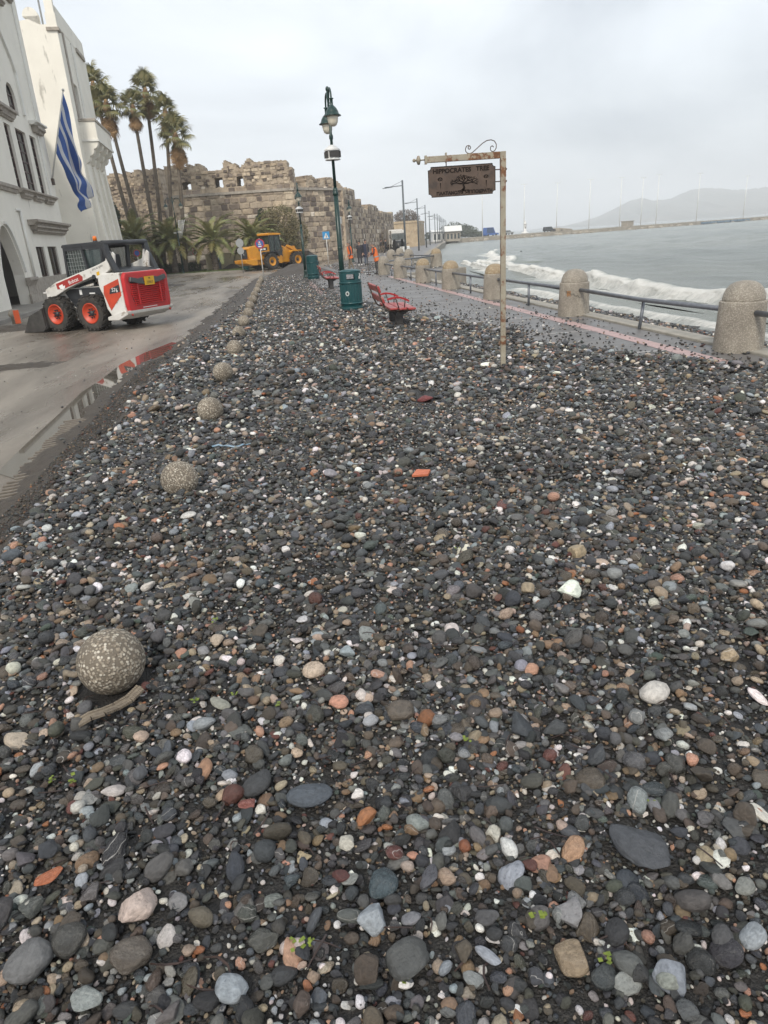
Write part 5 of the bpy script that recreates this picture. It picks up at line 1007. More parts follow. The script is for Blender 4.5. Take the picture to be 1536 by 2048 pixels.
def wall(name, uv0, uv1, top_px, holes_px=(), thick=2.2, cell=.16, course=.44, wmin=.5, wmax=1.15, rub=6.7, sc_band=None):
    P0, P1 = CFP(*uv0), CFP(*uv1); d = (P1-P0); Lw = d.length; d.normalize()
    pts = sorted(HIT(px, py, P0, d) for px, py in top_px); sx, sz = [p[0] for p in pts], [p[1] for p in pts]
    hs = []
    for (x0, y0, x1, y1) in holes_px:
        a, z1_ = HIT(x0, y0, P0, d); c, z0_ = HIT(x1, y1, P0, d); hs.append((a, c, z0_, z1_))
    topz = lambda s_: float(np.interp(s_, sx, sz))
    xs = list(np.arange(0, Lw+cell, cell)); zs = list(np.arange(-.2, max(sz)+cell*2, cell))
    ins = lambda s_, z_: 0 <= s_ <= Lw and z_ < topz(s_) and not any(h_[0] < s_ < h_[1] and h_[2] < z_ < h_[3] for h_ in hs)
    o = bpy.data.objects.new(name, None)
    b = MB(); grid_panel(b, xs, zs, lambda i, k: ins((xs[i]+xs[i+1])/2, (zs[k]+zs[k+1])/2+.0), 0, thick, .045)
    o = b.build(name, M_mortar, castle); rz = math.atan2(d.y, d.x); M = Matrix.Translation((P0.x, P0.y, 0))@Matrix.Rotation(rz, 4, 'Z')
    o.parent = castle; castle_M = Matrix.Translation(castle.location)@Matrix.Rotation(-YAW, 4, 'Z'); o.matrix_local = castle_M.inverted()@M
    z = .0; r_ = random.Random(len(name))
    while z < max(sz):
        hgt = course*r_.uniform(.8, 1.25) if z < rub else course*r_.uniform(.5, .8); s_ = -r_.uniform(0, .5)
        while s_ < Lw:
            w_ = r_.uniform(wmin, wmax)*(1 if z < rub else .62); c = (s_+w_/2, z+hgt/2)
            if all(ins(c[0]+i*w_*.47, c[1]+k*hgt*.45) for i in (-1, 1) for k in (-1, 1)) and r_.random() < (.93 if z < rub else .8):
                stones.append((o, c[0]+r_.uniform(-.03, .03), c[1]+(r_.uniform(-.05, .05) if z >= rub else 0), (w_-.05)*r_.uniform(.88, 1), (hgt-.045)*r_.uniform(.85, 1.0), r_.uniform(.14, .26), r_.randrange(10), r_.uniform(-.02, .02) if z < rub else r_.uniform(-.12, .12), vdepth((P0+d*c[0]))))
            s_ += w_
        z += hgt
    if sc_band:
        b = MB(); b.box(.0, Lw, -.16, .02, sc_band, sc_band+.22); q = b.build('string_course', M_trim, o)
    return o, Lw
u = lambda px, py, v: (lambda P: P.x*math.cos(YAW)-P.y*math.sin(YAW))(ATV(px, py, v))
W2t = [(335, 330), (342, 331), (352, 331), (358, 334), (362, 338), (368, 333), (375, 329), (380, 333), (384, 338), (389, 331), (396, 327), (403, 330), (406, 337), (409, 345), (420, 340), (432, 339), (440, 342), (444, 340), (446, 325), (450, 321), (456, 324), (460, 329), (466, 326), (470, 330), (478, 337), (484, 334), (487, 325), (495, 317), (500, 319), (505, 323), (520, 322), (545, 320), (572, 319), (574, 334), (590, 338), (592, 342), (600, 344)]
wall('curtain_wall', (u(341, 420, 72), 72), (u(592, 420, 72), 72), W2t, [(363, 364, 384, 380), (366, 338, 374, 346), (428, 357, 446, 376), (471, 355, 489, 372)], 2.4, sc_band=6.5)
# inner jambs make the embrasures narrower towards the back
W1t = [(195, 352), (214, 352), (222, 346), (229, 345), (236, 350), (240, 350), (248, 343), (256, 343), (262, 347), (268, 341), (275, 340), (281, 346), (287, 340), (294, 337), (299, 342), (305, 336), (312, 336), (316, 338), (324, 337), (326, 338), (336, 339)]
wall('tower_wall', (u(195, 420, 75), 75), (u(330, 420, 75), 75), W1t, [], 2.4, course=.36, wmin=.35, wmax=.8, rub=5.0)
W3t = [(588, 372), (600, 372), (612, 371), (613, 352), (622, 350), (634, 360), (640, 366), (646, 362), (652, 353), (660, 355), (672, 360), (684, 372), (692, 378)]
wall('bastion_wall', (u(589, 420, 73.5), 73.5), (u(690, 430, 79), 79), W3t, [], 3.0, sc_band=6.62, rub=6.8)
W4t = [(686, 376), (694, 377), (696, 379), (708, 379), (710, 398), (718, 401), (722, 400), (723, 414), (735, 418), (736, 411), (745, 410), (752, 411), (757, 420), (760, 424), (772, 424), (786, 426), (790, 426)]
wall('sea_wall', (u(689, 430, 78.6), 78.6), (u(787, 450, 128), 128), W4t, [], 3.0, cell=.25, course=.5, wmin=.6, wmax=1.4, rub=7.5)
order = sorted(range(len(stones)), key=lambda i: -stones[i][3]*stones[i][4]/stones[i][8]**2); bigs = set(order[:290]); rest = {}
for i, (o, s_, z_, w_, h_, dp, k, rz_, _) in enumerate(stones):
    if i in bigs:
        q = mesh_obj('stone', SV[k], o, (s_, .045, z_), (0, rz_, 0), (w_, dp, h_))
    else:
        b = rest.setdefault(o.name, (o, MB()))[1]; b.M = Matrix.Translation((s_, .045, z_))@Matrix.Rotation(rz_, 4, 'Y')@Matrix.Diagonal((w_, dp, h_, 1)); b.add(*SVV[k])
for o, b in rest.values():
    q = b.build('small_stones', M_cst, o); q['kind'] = 'stuff'
# fallen slabs and turf on the bastion roof
M_turf = mat('dry_turf', (0.09, 0.10, 0.03), .9, (0.18, 0.15, 0.06), 2, bump=.05, bscale=5)
b = MB(); pA, pB = ATV(603, 372, 75.5), ATV(662, 372, 77.5); vs = []
for i in range(20):
    for j in range(5):
        p = pA.lerp(pB, i/19); vs.append((p.x, p.y+j*.7, 6.75+.35*noise.noise(Vector((i*.5, j*.6, 2)))+.35*math.sin(math.pi*j/4)))
b.add(vs, [(i*5+j, (i+1)*5+j, (i+1)*5+j+1, i*5+j+1) for i in range(19) for j in range(4)], True); b.build('roof_turf', M_turf, castle).matrix_local = (Matrix.Translation(castle.location)@Matrix.Rotation(-YAW, 4, 'Z')).inverted()
# far fort
M_fort = mat('pale_fort_stone', (0.46, 0.37, 0.25), .9, (0.33, 0.25, 0.165), .9, bump=.05, bscale=2.0, c3=(0.17, 0.12, 0.085), s3=1.0, t3=.6)
f0, f1 = CFP(u(782, 470, 150), 150), CFP(u(836, 470, 150), 150); zt_ = ATV(800, 446, 150).z
ft = thing('far_fort', f0, -YAW, 'low pale tan fort beyond the castle with a bush on its roof', 'fort'); Lf = (f1-f0).length
b = MB(); xs = list(np.linspace(0, Lf, 12)); zs = list(np.linspace(-.3, zt_, 6)); grid_panel(b, xs, zs, lambda i, k: True, 0, 9, .12); b.build('front_wall', M_fort, ft)
b = MB(); P_ = ATV(849, 470, 163); q0 = Vector((Lf, 0)); loc = Matrix.Rotation(YAW, 3, 'Z')@(P_-f0); b.prism([(Lf, 0), (loc.x, loc.y), (loc.x-2, loc.y+3), (Lf-3, 8)], -.3, zt_-.15, 'xy'); b.build('side_wall', M_fort, ft)
b = MB(); b.prism([(-.2, -.15), (Lf, -.15), (loc.x+.1, loc.y), (loc.x+.1, loc.y+.6), (Lf-.2, .5), (-.2, .5)], zt_-.1, zt_+.28, 'xy'); b.build('coping', M_fort, ft)
# ------------------------------------------------------------------ palms, shrubs, hedges
M_bark = mat('palm_bark', (0.17, 0.14, 0.11), .9, (0.10, 0.08, 0.06), 3, bump=.03, bscale=14)
M_fan = mat('fan_leaf', (0.10, 0.13, 0.045), .55, (0.27, 0.22, 0.10), .9); M_dead = mat('dead_leaf', (0.33, 0.21, 0.10), .8, (0.22, 0.13, 0.065), 2)
M_frond = mat('date_frond', (0.15, 0.19, 0.065), .5, (0.27, 0.25, 0.10), 1.0); M_frondy = mat('yellowing_frond', (0.19, 0.155, 0.045), .6, (0.11, 0.11, 0.035), 1.2)
def fan_mesh(k, m, droop=0.0):
    r_ = random.Random(k); b = MB(); L0 = .75; n = 26
    b.path([(0, 0, 0), (.35, 0, .06), (L0, 0, .04-droop*.2)], [.03, .022, .016], 5)
    for i in range(n):
        a = R_(-125+250*i/(n-1)); l_ = .80*(.72+.28*math.cos(a*.75))*r_.uniform(.85, 1.1); d = Vector((math.cos(a), math.sin(a), .10*math.cos(a*2))); s_ = Vector((-math.sin(a), math.cos(a), .25))
        p0 = Vector((L0, 0, .04-droop*.2)); p1 = p0+d*l_*.5+Vector((0, 0, .05)); p2 = p0+d*l_*.82+Vector((0, 0, -.06-droop*.15)); p3 = p0+d*l_+Vector((0, 0, -.28-droop*.3*r_.random()-.1*r_.random()))
        b.add([p0, p1-s_*.045, p1+s_*.045, p2-s_*.03, p2+s_*.03, p3], [(0, 1, 2), (1, 3, 4, 2), (3, 5, 4)])
    return b.mesh('fan_leaf', m)
FANS = [fan_mesh(k, M_fan) for k in range(3)]; DEADS = [fan_mesh(10+k, M_dead, 1.0) for k in range(2)]
def fan_palm(base, top, label, s=1.0, n=20, nd=16):
    base, top = Vector(base), Vector(top); t = thing('fan_palm', base, 0, label, 'palm tree', 'tall fan palms in front of the castle'); rel = top-base
    pts = [rel*k_+Vector((rel.x*.10*math.sin(math.pi*k_), 0, 0)) for k_ in np.linspace(0, 1, 12)]
    b = MB(); b.path(pts, [.20-.08*k_ for k_ in np.linspace(0, 1, 12)], 12); b.build('trunk', M_bark, t)
    b = MB(); c = pts[-1]; b.path([c+Vector((0, 0, -1.0*s)), c+Vector((0, 0, -.4*s)), c+Vector((0, 0, .25*s))], [.16, .30*s, .12], 10); cr_ = b.build('crown', M_dead, t)
    for k in range(n):
        a = k*2.399; el = R_(78-118*(k/n)**.9); sc_ = s*rnd.uniform(.9, 1.15)
        mesh_obj('fan_leaf', FANS[k % 3], cr_, c+Vector((0, 0, .1*s-.45*s*k/n)), (rnd.uniform(-.3, .3), -el, a+rnd.uniform(-.2, .2)), (sc_,)*3)
    for k in range(nd):
        a = k*2.399+.7; mesh_obj('dead_leaf', DEADS[k % 2], cr_, c+Vector((0, 0, -.45*s-.6*s*k/nd)), (rnd.uniform(-.4, .4), R_(rnd.uniform(42, 80)), a), (s*rnd.uniform(.75, 1.0),)*3)
    return t
FP = [((275, 430), (212, 205), 66.0, 1.12, 'leftmost-leaning tall fan palm with a shaggy brown skirt beside the white tower'), ((258, 430), (186, 168), 68, 1.05, 'tall fan palm half hidden behind the white tower balcony'), ((303, 430), (265, 212), 66, .85, 'tall fan palm with a small round crown and thin trunk'), ((318, 430), (290, 180), 67.5, .98, 'tallest fan palm in the middle of the palm group'), ((338, 430), (330, 222), 66.5, .85, 'fan palm with a straight trunk beside the wall gap'), ((363, 430), (350, 268), 65, 1.08, 'lowest fan palm with a broad drooping crown and yellow skirt')]
for bp_, tp_, v, s_, lb in FP:
    p0 = ATV(*bp_, v); p1 = ATV(*tp_, v); d = (p1-p0)/(p1.z-p0.z); fan_palm(p0-d*p0.z, p1, lb, s_)
def frond_mesh(k, m, L_=3.0):
    r_ = random.Random(60+k); b = MB(); P = []
    for i in range(11): t = i/10; P.append(Vector((L_*(t-.12*t*t), 0, L_*(.42*t-.62*t*t))))
    b.path(P, [.035*(1-.85*i/10) for i in range(11)], 5)
    for i in range(44):
        t = .14+.85*i/43; f_ = t*10; j = min(9, int(f_)); p = P[j].lerp(P[j+1], f_-j); tg = (P[j+1]-P[j]).normalized(); l_ = .52*(math.sin(math.pi*min(1, t*.9+.12))**.6)*r_.uniform(.85, 1.1)
        for sg in (-1, 1):
            d = (Vector((0, sg, .25))*.85+tg*.75+Vector((0, 0, r_.uniform(-.3, .15)))).normalized(); w_ = tg*.026
            b.add([p-w_, p+w_, p+d*l_*.6+w_*.8, p+d*l_+Vector((0, 0, -.08)), p+d*l_*.6-w_*.8], [(0, 1, 2, 3, 4)])
    return b.mesh('frond', m)
FR = [frond_mesh(k, M_frond) for k in range(3)]; FRY = [frond_mesh(5+k, M_frondy) for k in range(2)]
def date_palm(base, zt, label, s=1.0, n=40):
    t = thing('date_palm', base, rnd.uniform(0, 6), label, 'palm tree', 'short date palms on the planting bed'); b = MB()
    pr_ = []; k = 0
    while k*.10 < zt: pr_ += [(.26+.03*(k % 2), k*.10), (.30-.03*(k % 2), k*.10+.05)]; k += 1
    pr_ += [(.36, zt), (.3, zt+.25), (.1, zt+.4)]; b.lathe(pr_, n=14, smooth=False); b.build('trunk', M_bark, t)
    b = MB(); b.ball((0, 0, zt+.15), (.28, .28, .4), 10, 8); cr_ = b.build('crown', M_frond, t)
    for k in range(n):
        a = k*2.399; q = k/n; el = R_(86-96*q**.85); yl = q > .72 and rnd.random() < .7
        mesh_obj('frond', (FRY if yl else FR)[k % 2 if yl else k % 3], cr_, (0, 0, zt+.2-.15*q), (rnd.uniform(-.2, .2), -el+R_(20), a), (s*rnd.uniform(.85, 1.1),)*3)
    return t
p = ATV(280, 545, 64); date_palm((p.x, p.y, -.02), 2.55, 'bushy date palm seen above the skid loader', 1.15)
p = ATV(352, 545, 64.5); date_palm((p.x, p.y, -.02), 2.5, 'yellowing date palm behind the wide twin-lantern post', 1.0)
p = ATV(433, 545, 65.5); date_palm((p.x, p.y, -.02), 2.3, 'date palm with a ringed trunk beside the low cream wall', 1.05, 34)
p = ATV(512, 545, 67); date_palm((p.x, p.y, -.02), 2.2, 'date palm rising behind the wheel loader', 1.05)
for k, px in enumerate((318, 332, 345)):
    p = ATV(px, 535, 65.5+k); t = thing('slim_tree', (p.x, p.y, -.02), 0, 'slim pale bare trunk in the hedge, %s from the skid loader' % ('first', 'second', 'third')[k], 'tree', 'slim trunks in the hedge'); b = MB(); b.path([(0, 0, 0), (-.1, 0, 1.4), (-.25, 0, 2.9)], [.16, .13, .11], 8); b.build('trunk', M_bark, t); b = MB()
    for q in range(5): b.path([(-.2, 0, 2.4+.1*q), (-.25+.5*math.cos(q*1.3), .5*math.sin(q*1.3), 3.1+.1*q)], [.04, .015], 5)
    b.build('limbs', M_bark, t)
def leaf_cloud(b, blobs, n, size, seed, flat=.6):
    r_ = random.Random(seed); vs = []; fs = []; tot = sum(x[3]*x[4]*x[5] for x in blobs)
    for (cx, cy, cz, rx, ry, rz) in blobs:
        for k in range(int(n*rx*ry*rz/tot)):
            d = Vector((r_.gauss(0, 1), r_.gauss(0, 1), r_.gauss(0, 1))).normalized()*r_.uniform(.35, 1)**.45
            c = Vector((cx+d.x*rx, cy+d.y*ry, cz+d.z*rz)); a = Vector((r_.gauss(0, 1), r_.gauss(0, 1), r_.gauss(0, flat))).normalized(); e_ = a.orthogonal().normalized(); l_ = size*r_.uniform(.6, 1.4); o = len(vs)
            vs += [c-a*l_, c+e_*l_*.38, c+a*l_, c-e_*l_*.38]; fs.append((o, o+1, o+2, o+3))
    b.add(vs, fs)
def tree(name, base, blobs, n, size, m, label, cat='shrub', trunk=.1, seed=1, group=None, mb=None):
    t = thing(name, base, 0, label, cat, group); b = MB()
    zb = min(x[2] for x in blobs); b.path([(0, 0, -.05), (.03, 0, zb*.5), (0, 0, zb)], [trunk, trunk*.8, trunk*.6], 8)
    for (cx, cy, cz, rx, ry, rz) in blobs: b.path([(0, 0, zb*.4), (cx*.5, cy*.5, (zb*.4+cz)*.5), (cx, cy, cz), (cx+rx*.3, cy, cz+rz*.7)], [trunk*.6, trunk*.45, trunk*.25, trunk*.1], 6)
    b.build('trunk', mb or M_bark, t); b = MB(); leaf_cloud(b, blobs, n, size, seed); b.build('crown', m, t); return t
M_tam = mat('tamarisk_green', (0.11, 0.105, 0.045), .7, (0.16, 0.125, 0.06), .8); M_dkgreen = mat('dark_evergreen', (0.012, 0.022, 0.010), .6, (0.03, 0.045, 0.018), 1.0); M_hedge = mat('hedge_green', (0.025, 0.04, 0.012), .6, (0.05, 0.06, 0.02), 2); M_twig = mat('bare_twig', (0.15, 0.12, 0.095), .8, (0.10, 0.08, 0.065), 3)
p = ATV(565, 530, 69.5); tree('tamarisk', (p.x, p.y, 0), [(-1.2, 0, 2.6, 1.3, 1.0, 1.6), (.4, .2, 3.6, 1.6, 1.2, 1.7), (1.6, 0, 2.5, 1.2, 1, 1.5), (.2, -.4, 2.2, 1.5, 1, 1.3), (-.6, 0, 4.0, .9, .9, 1.1)], 9000, .10, M_tam, 'feathery brownish-green tamarisk against the castle wall', 'tree', .14, 3)
p = ATV(523, 490, 70.5); tree('evergreen_shrub', (p.x, p.y, 0), [(.1, 0, 3.6, .5, .5, 1.0), (-.3, .1, 2.6, .55, .5, .9), (.35, 0, 4.6, .35, .35, .5)], 2200, .10, M_dkgreen, 'narrow dark evergreen between the date palm and the tamarisk', 'shrub', .08, 4)
p = ATV(218, 500, 70); tree('cypress', (p.x, p.y, 0), [(.2, 0, 9.3, .75, .8, 1.7), (.1, 0, 7.2, 1.0, .9, 1.8), (.5, 0, 5.0, 1.1, .9, 1.8), (.9, 0, 2.9, 1.1, .9, 1.6)], 9000, .16, M_dkgreen, 'dark evergreen tree squeezed between the tower and the castle', 'tree', .2, 5)
h0, h1 = ATV(300, 540, 64.6), ATV(402, 540, 66.6); d = h1-h0; t = thing('clipped_hedge', (h0.x, h0.y, 0), math.atan2(d.y, d.x), 'low clipped dark hedge below the palms', 'hedge'); b = MB(); Lh = Vector((d.x, d.y)).length
leaf_cloud(b, [(Lh*(k+.5)/8, 0, .48, Lh/12, .38, .42) for k in range(8)], 6000, .07, 8); b.build('foliage', M_hedge, t); b = MB()
for k in range(8): b.path([(Lh*(k+.5)/8, 0, -.05), (Lh*(k+.5)/8, 0, .6)], .05, 6)
b.build('stems', M_bark, t)
# low cream wall and heap by the palm, stone kerb block
M_cream = mat('cream_render', (0.50, 0.43, 0.27), .8, (0.40, 0.34, 0.22), 1.2, c3=(0.28, 0.25, 0.19), s3=2, t3=.62)
w0, w1 = ATV(418, 540, 68), ATV(484, 536, 70); d = w1-w0; t = thing('cream_wall', (w0.x, w0.y, 0), math.atan2(d.y, d.x), 'low cream rendered wall behind the ringed date palm', 'wall'); Lw = Vector((d.x, d.y)).length; b = MB(); b.box(0, Lw, 0, .4, -.1, 1.35); b.build('wall_body', M_cream, t); b = MB(); b.box(-.05, Lw+.05, -.06, .46, 1.351, 1.45); b.build('coping', M_cream, t, bev=.02)
p = ATV(465, 541, 67); b = MB(); heap(p.x, p.y, 1.3, .6, .55, 13.0)
p = ATV(820, 447, 152); tree('bare_bush', (p.x, p.y+4, zt_-.1), [(0, 0, 1.3, 2.6, 2.0, 1.5), (1.2, 0, .9, 1.8, 1.5, 1.0), (-1.2, 0, 1.0, 1.8, 1.5, 1.1)], 3600, .14, M_twig, 'rounded leafless bush on the roof of the far fort', 'bush', .12, 6)
# ------------------------------------------------------------------ machines
M_wpaint = mat('machine_white', (0.66, 0.65, 0.62), .4, (0.56, 0.54, 0.50), 3, c3=(0.26, 0.21, 0.16), s3=4, t3=.60)
M_mred = mat('machine_red', (0.50, 0.022, 0.025), .35, (0.42, 0.02, 0.022), 4); M_mor = mat('machine_orange_red', (0.55, 0.06, 0.02), .45, (0.42, 0.045, 0.018), 5)
M_mblk = mat('machine_black', (0.018, 0.020, 0.024), .45, (0.03, 0.032, 0.036), 5); M_tyre = mat('tyre_rubber', (0.022, 0.021, 0.02), .75, (0.055, 0.048, 0.04), 7, bump=.004)
M_yplate = mat('plate_yellow', (0.62, 0.36, 0.01), .5); M_amber = mat('amber_lens', (0.70, 0.16, 0.01), .25); M_yel = mat('loader_yellow', (0.62, 0.27, 0.012), .42, (0.50, 0.21, 0.012), 2, c3=(0.26, 0.16, 0.07), s3=3, t3=.66)
M_cglass = mat('cab_glass', (0.03, 0.05, 0.05), .05, (0.05, 0.075, 0.07), 2, spec=.8); M_lens = mat('smoked_lens', (0.05, 0.052, 0.055), .15, spec=.7); M_bucket = mat('worn_steel', (0.045, 0.043, 0.042), .5, (0.09, 0.085, 0.08), 5, metal=.3)
M_decalred = mat('decal_red', (0.33, 0.025, 0.02), .4); M_text = mat('decal_white', (0.75, 0.75, 0.73), .5); M_orange_body = M_mor
def wheel_meshes(r, w_, lug, rimr, mrim, nl=18):
    b = MB(); h_ = w_/2
    b.lathe([(rimr, -h_*.8), (rimr*1.25, -h_*.98), (r*.82, -h_), (r*.93, -h_*.9), (r*.955, -h_*.5), (r*.955, h_*.5), (r*.93, h_*.9), (r*.82, h_), (rimr*1.25, h_*.98), (rimr, h_*.8)], n=36, ax='y', caps=False)
    for k in range(nl):
        for sg in (-1, 1):
            a = 2*math.pi*(k+(.5 if sg > 0 else 0))/nl; b.M = Matrix.Rotation(a, 4, 'Y')@Matrix.Translation((0, sg*h_*.5, r*.965))@Matrix.Rotation(sg*.5, 4, 'Z'); b.box(-lug*.42, lug*.42, -h_*.55, h_*.55, -.02*r, .045*r)
            b.M = Matrix.Rotation(a+.1*sg, 4, 'Y')@Matrix.Translation((0, sg*h_*.95, r*.90)); b.box(-lug*.4, lug*.4, -.012, .012, -.09*r, .05*r)
    b.M = Matrix.Identity(4); ty = b.mesh('tyre', M_tyre)
    b = MB(); b.lathe([(.03, -h_*.35), (rimr*.5, -h_*.4), (rimr*.62, -h_*.62), (rimr*.9, -h_*.55), (rimr*.96, -h_*.9), (rimr*1.04, -h_*.95), (rimr*1.04, h_*.95), (rimr*.96, h_*.9), (rimr*.85, h_*.5), (.03, h_*.45)], n=30, ax='y'); rm = b.mesh('rim', mrim)
    b = MB(); b.lathe([(.005, -h_*.8), (rimr*.26, -h_*.74), (rimr*.3, -h_*.4), (rimr*.3, h_*.4), (rimr*.26, h_*.74), (.005, h_*.8)], n=18, ax='y')
    for k in range(8): a = 2*math.pi*k/8; b.lathe([(.018, -h_*.72), (.018, -h_*.4)], (rimr*.44*math.cos(a), 0, rimr*.44*math.sin(a)), 8, 'y'); b.lathe([(.018, h_*.4), (.018, h_*.72)], (rimr*.44*math.cos(a), 0, rimr*.44*math.sin(a)), 8, 'y')
    hb = b.mesh('hub', M_mblk); return ty, rm, hb
def put_wheel(t, ms, x, y, z, rot=0.0):
    ty = mesh_obj('wheel', ms[0], t, (x, y, z), (0, rot, 0)); rm = mesh_obj('rim', ms[1], ty); mesh_obj('hub', ms[2], ty); return ty
HD = R_(149); Rc = G(192, 662, -.08); lf = Vector((-math.sin(HD), math.cos(HD), 0)); so_ = Vector((Rc.x, Rc.y, -.08))-lf*.80
sk = thing('skid_steer_loader', so_, HD, 'white and red compact skid steer loader with orange wheel rims', 'loader', scale=1.06)
ms = wheel_meshes(.43, .31, .075, .235, M_mor)
for x in (0, 1.15):
    for y in (.68, -.68): put_wheel(sk, ms, x, y, .43, rnd.uniform(0, 1))
b = MB(); b.prism([(-.9, .24), (1.25, .24), (1.38, .45), (1.30, .85), (.9, 1.02), (-.5, 1.05), (-.9, .9)], -.50, .50, 'xz'); b.build('chassis', M_wpaint, sk, bev=.02)
for sg in (1, -1):
    y0, y1 = (.503, .525) if sg > 0 else (-.525, -.503)
    b = MB(); b.prism([(-.32, 1.03), (-.30, .60), (.35, .50), (.72, .55), (.98, .92), (.86, 1.0)], y0, y1, 'xz'); pn = b.build('side_panel', M_mblk, sk)
    b = MB(); yy = (.526, .53) if sg > 0 else (-.53, -.526); b.prism([(.42, .86), (.50, .86), (.50, .98), (.42, .98)], *yy, 'xz'); b.build('warning_label', M_text, pn)
    b = MB(); b.prism([(.0, .87), (.18, .87), (.18, .90), (.0, .90)], *yy, 'xz'); b.build('warning_label', M_text, pn)
fl_ = [(-1.08, 1.34), (-.55, 1.34), (-.40, 1.22), (-.40, 1.02), (-.48, .82), (-.52, .52), (-.66, .30), (-1.04, .30), (-1.10, .42)]
b = MB(); b.prism(fl_, -.78, .78, 'xz'); b.build('engine_body', M_wpaint, sk, bev=.035, seg=3)
for sg in (1, -1):
    b = MB(); yy = (.781, .787) if sg > 0 else (-.787, -.781); b.prism([(-1.045, 1.20), (-.56, 1.05), (-.52, .88), (-.60, .62), (-.66, .48), (-.90, .70), (-1.05, .82)], *yy, 'xz'); dc = b.build('side_decal', M_orange_body, sk)
    b = MB(); yy = (.788, .791) if sg > 0 else (-.791, -.788); b.prism([(-1.035, 1.07), (-.74, .98), (-.70, .86), (-1.035, .90)], *yy, 'xz'); d2 = b.build('badge', M_mblk, dc)
    if sg > 0: mesh_obj('lettering', text_mesh('S76', .13, M_text, .001), d2, (-.885, .794, .945), (R_(90), R_(6), R_(180)))
b = MB(); b.prism([(-.74, .44), (.74, .44), (.78, .60), (.78, 1.22), (.70, 1.33), (-.70, 1.33), (-.78, 1.22), (-.78, .60)], -1.22, -1.10, 'yz'); rd = b.build('rear_door', M_mred, sk, bev=.03, seg=3)
b = MB(); b.prism([(-.52, .56), (.52, .56), (.60, .70), (.62, 1.10), (-.62, 1.10), (-.60, .70)], -1.226, -1.221, 'yz'); b.build('grille_painted_dark', M_mblk, rd)  # flat black sheet paints the dark hollow behind the slats
for k in range(11):
    z = .585+.047*k; hw = .54+.07*min(1, k/5); b = MB(); b.obox((-1.236, 0, z), (0, 1, 0), (1, 0, .5), (-.5, 0, 1), hw, .022, .013); b.build('grille_slat', M_mred, rd)
for y in (-.40, .40): b = MB(); b.box(-1.262, -1.222, y-.018, y+.018, .56, 1.10); b.build('grille_bar', M_mred, rd)
for sg in (1, -1):
    b = MB(); b.prism([(sg*.16, 1.03), (sg*.20, 1.19), (sg*.36, 1.17), (sg*.62, 1.22), (sg*.66, 1.12), (sg*.36, 1.05)], -1.285, -1.223, 'yz'); tl_ = b.build('tail_light', M_lens, rd, bev=.008)
b = MB(); b.box(-1.305, -1.29, -.17, .17, 1.0, 1.20); pl_ = b.build('number_plate', M_yplate, rd)
mesh_obj('lettering', text_mesh('159817', .095, M_mblk, .001), pl_, (-1.3065, 0, 1.06), (R_(90), 0, R_(-90)), (.82, 1, 1)); mesh_obj('lettering', text_mesh('ME', .06, M_mblk, .001), pl_, (-1.3065, 0, 1.155), (R_(90), 0, R_(-90)))
b = MB(); b.box(-1.224, -1.2215, -.22, .30, .488, .503); b.build('web_address', M_text, rd)
for y in (-.70, .70): b = MB(); b.ball((-1.21, y, .36), .03, 10, 6); b.build('reflector', M_decalred, sk)
b = MB(); b.prism([(-1.22, .46), (-1.20, .38), (-.88, .25), (-.55, .25), (-.55, .33), (-1.05, .46)], -.84, .84, 'xz'); b.build('rear_bumper', M_wpaint, sk, bev=.015)
b = MB(); b.prism([(-1.08, 1.345), (-.42, 1.345), (-.40, 1.44), (-.95, 1.40)], -.62, .62, 'xz'); b.build('engine_cover', M_mblk, sk, bev=.02)
# cab: pillars, roof, screens
b = MB(); b.prism([(-.48, 1.96), (.80, 1.94), (.88, 1.98), (.84, 2.04), (-.40, 2.06)], -.46, .46, 'xz'); b.build('cab_roof', M_mblk, sk, bev=.02)
for sg in (1, -1):
    b = MB(); y = sg*.43
    for p0, p1, w_ in (((.78, y, 1.96), (.86, y, .95), .09), ((.22, y, 1.97), (.10, y, 1.25), .10), ((-.42, y, 1.98), (-.34, y, 1.35), .10), ((.86, y, 1.0), (.05, y, 1.18), .10), ((.12, y, 1.26), (-.36, y, 1.42), .09), ((.80, y, 1.92), (-.42, y, 1.94), .08)): b.bar(p0, p1, .06, w_, up=(0, 1, 0))
    b.build('cab_frame', M_mblk, sk)
    b = MB(); b.prism([(.80, 1.92), (.24, 1.92), (.14, 1.24), (.84, 1.05)], y-.006, y+.006, 'xz'); sc_ = b.build('side_glass', M_cglass, sk)
    b = MB(); b.prism([(.18, 1.92), (-.40, 1.92), (-.34, 1.46), (.08, 1.30)], y-.006, y+.006, 'xz'); b.build('rear_side_glass', M_cglass, sk)
    for k in range(7):
        xx = .78-.085*k; b = MB(); b.bar((xx, y+sg*.015, 1.90), (xx-.01, y+sg*.015, 1.12+.02*k), .006, .006, up=(0, 1, 0)); b.build('mesh_wire', M_grey, sc_)
    for k in range(8):
        zz = 1.18+.09*k; b = MB(); b.bar((.83, y+sg*.018, zz), (.20, y+sg*.018, zz), .006, .006); b.build('mesh_wire', M_grey, sc_)
b = MB(); b.box(.80, .82, -.38, .38, 1.1, 1.9); b.build('windscreen', M_cglass, sk)
b = MB(); b.box(-.2, .35, -.3, .3, .95, 1.05); b.box(-.28, -.16, -.28, .28, 1.0, 1.75); b.build('seat', M_mblk, sk, bev=.03)
b = MB(); b.lathe([(.06, 2.055), (.06, 2.08), (.05, 2.085)], (-.02, .2, 0), 14); bc = b.build('beacon_base', M_mblk, sk); b = MB(); b.lathe([(.05, 2.085), (.05, 2.16), (.035, 2.19), (.004, 2.195)], (-.02, .2, 0), 14); b.build('beacon_lens', M_amber, bc)
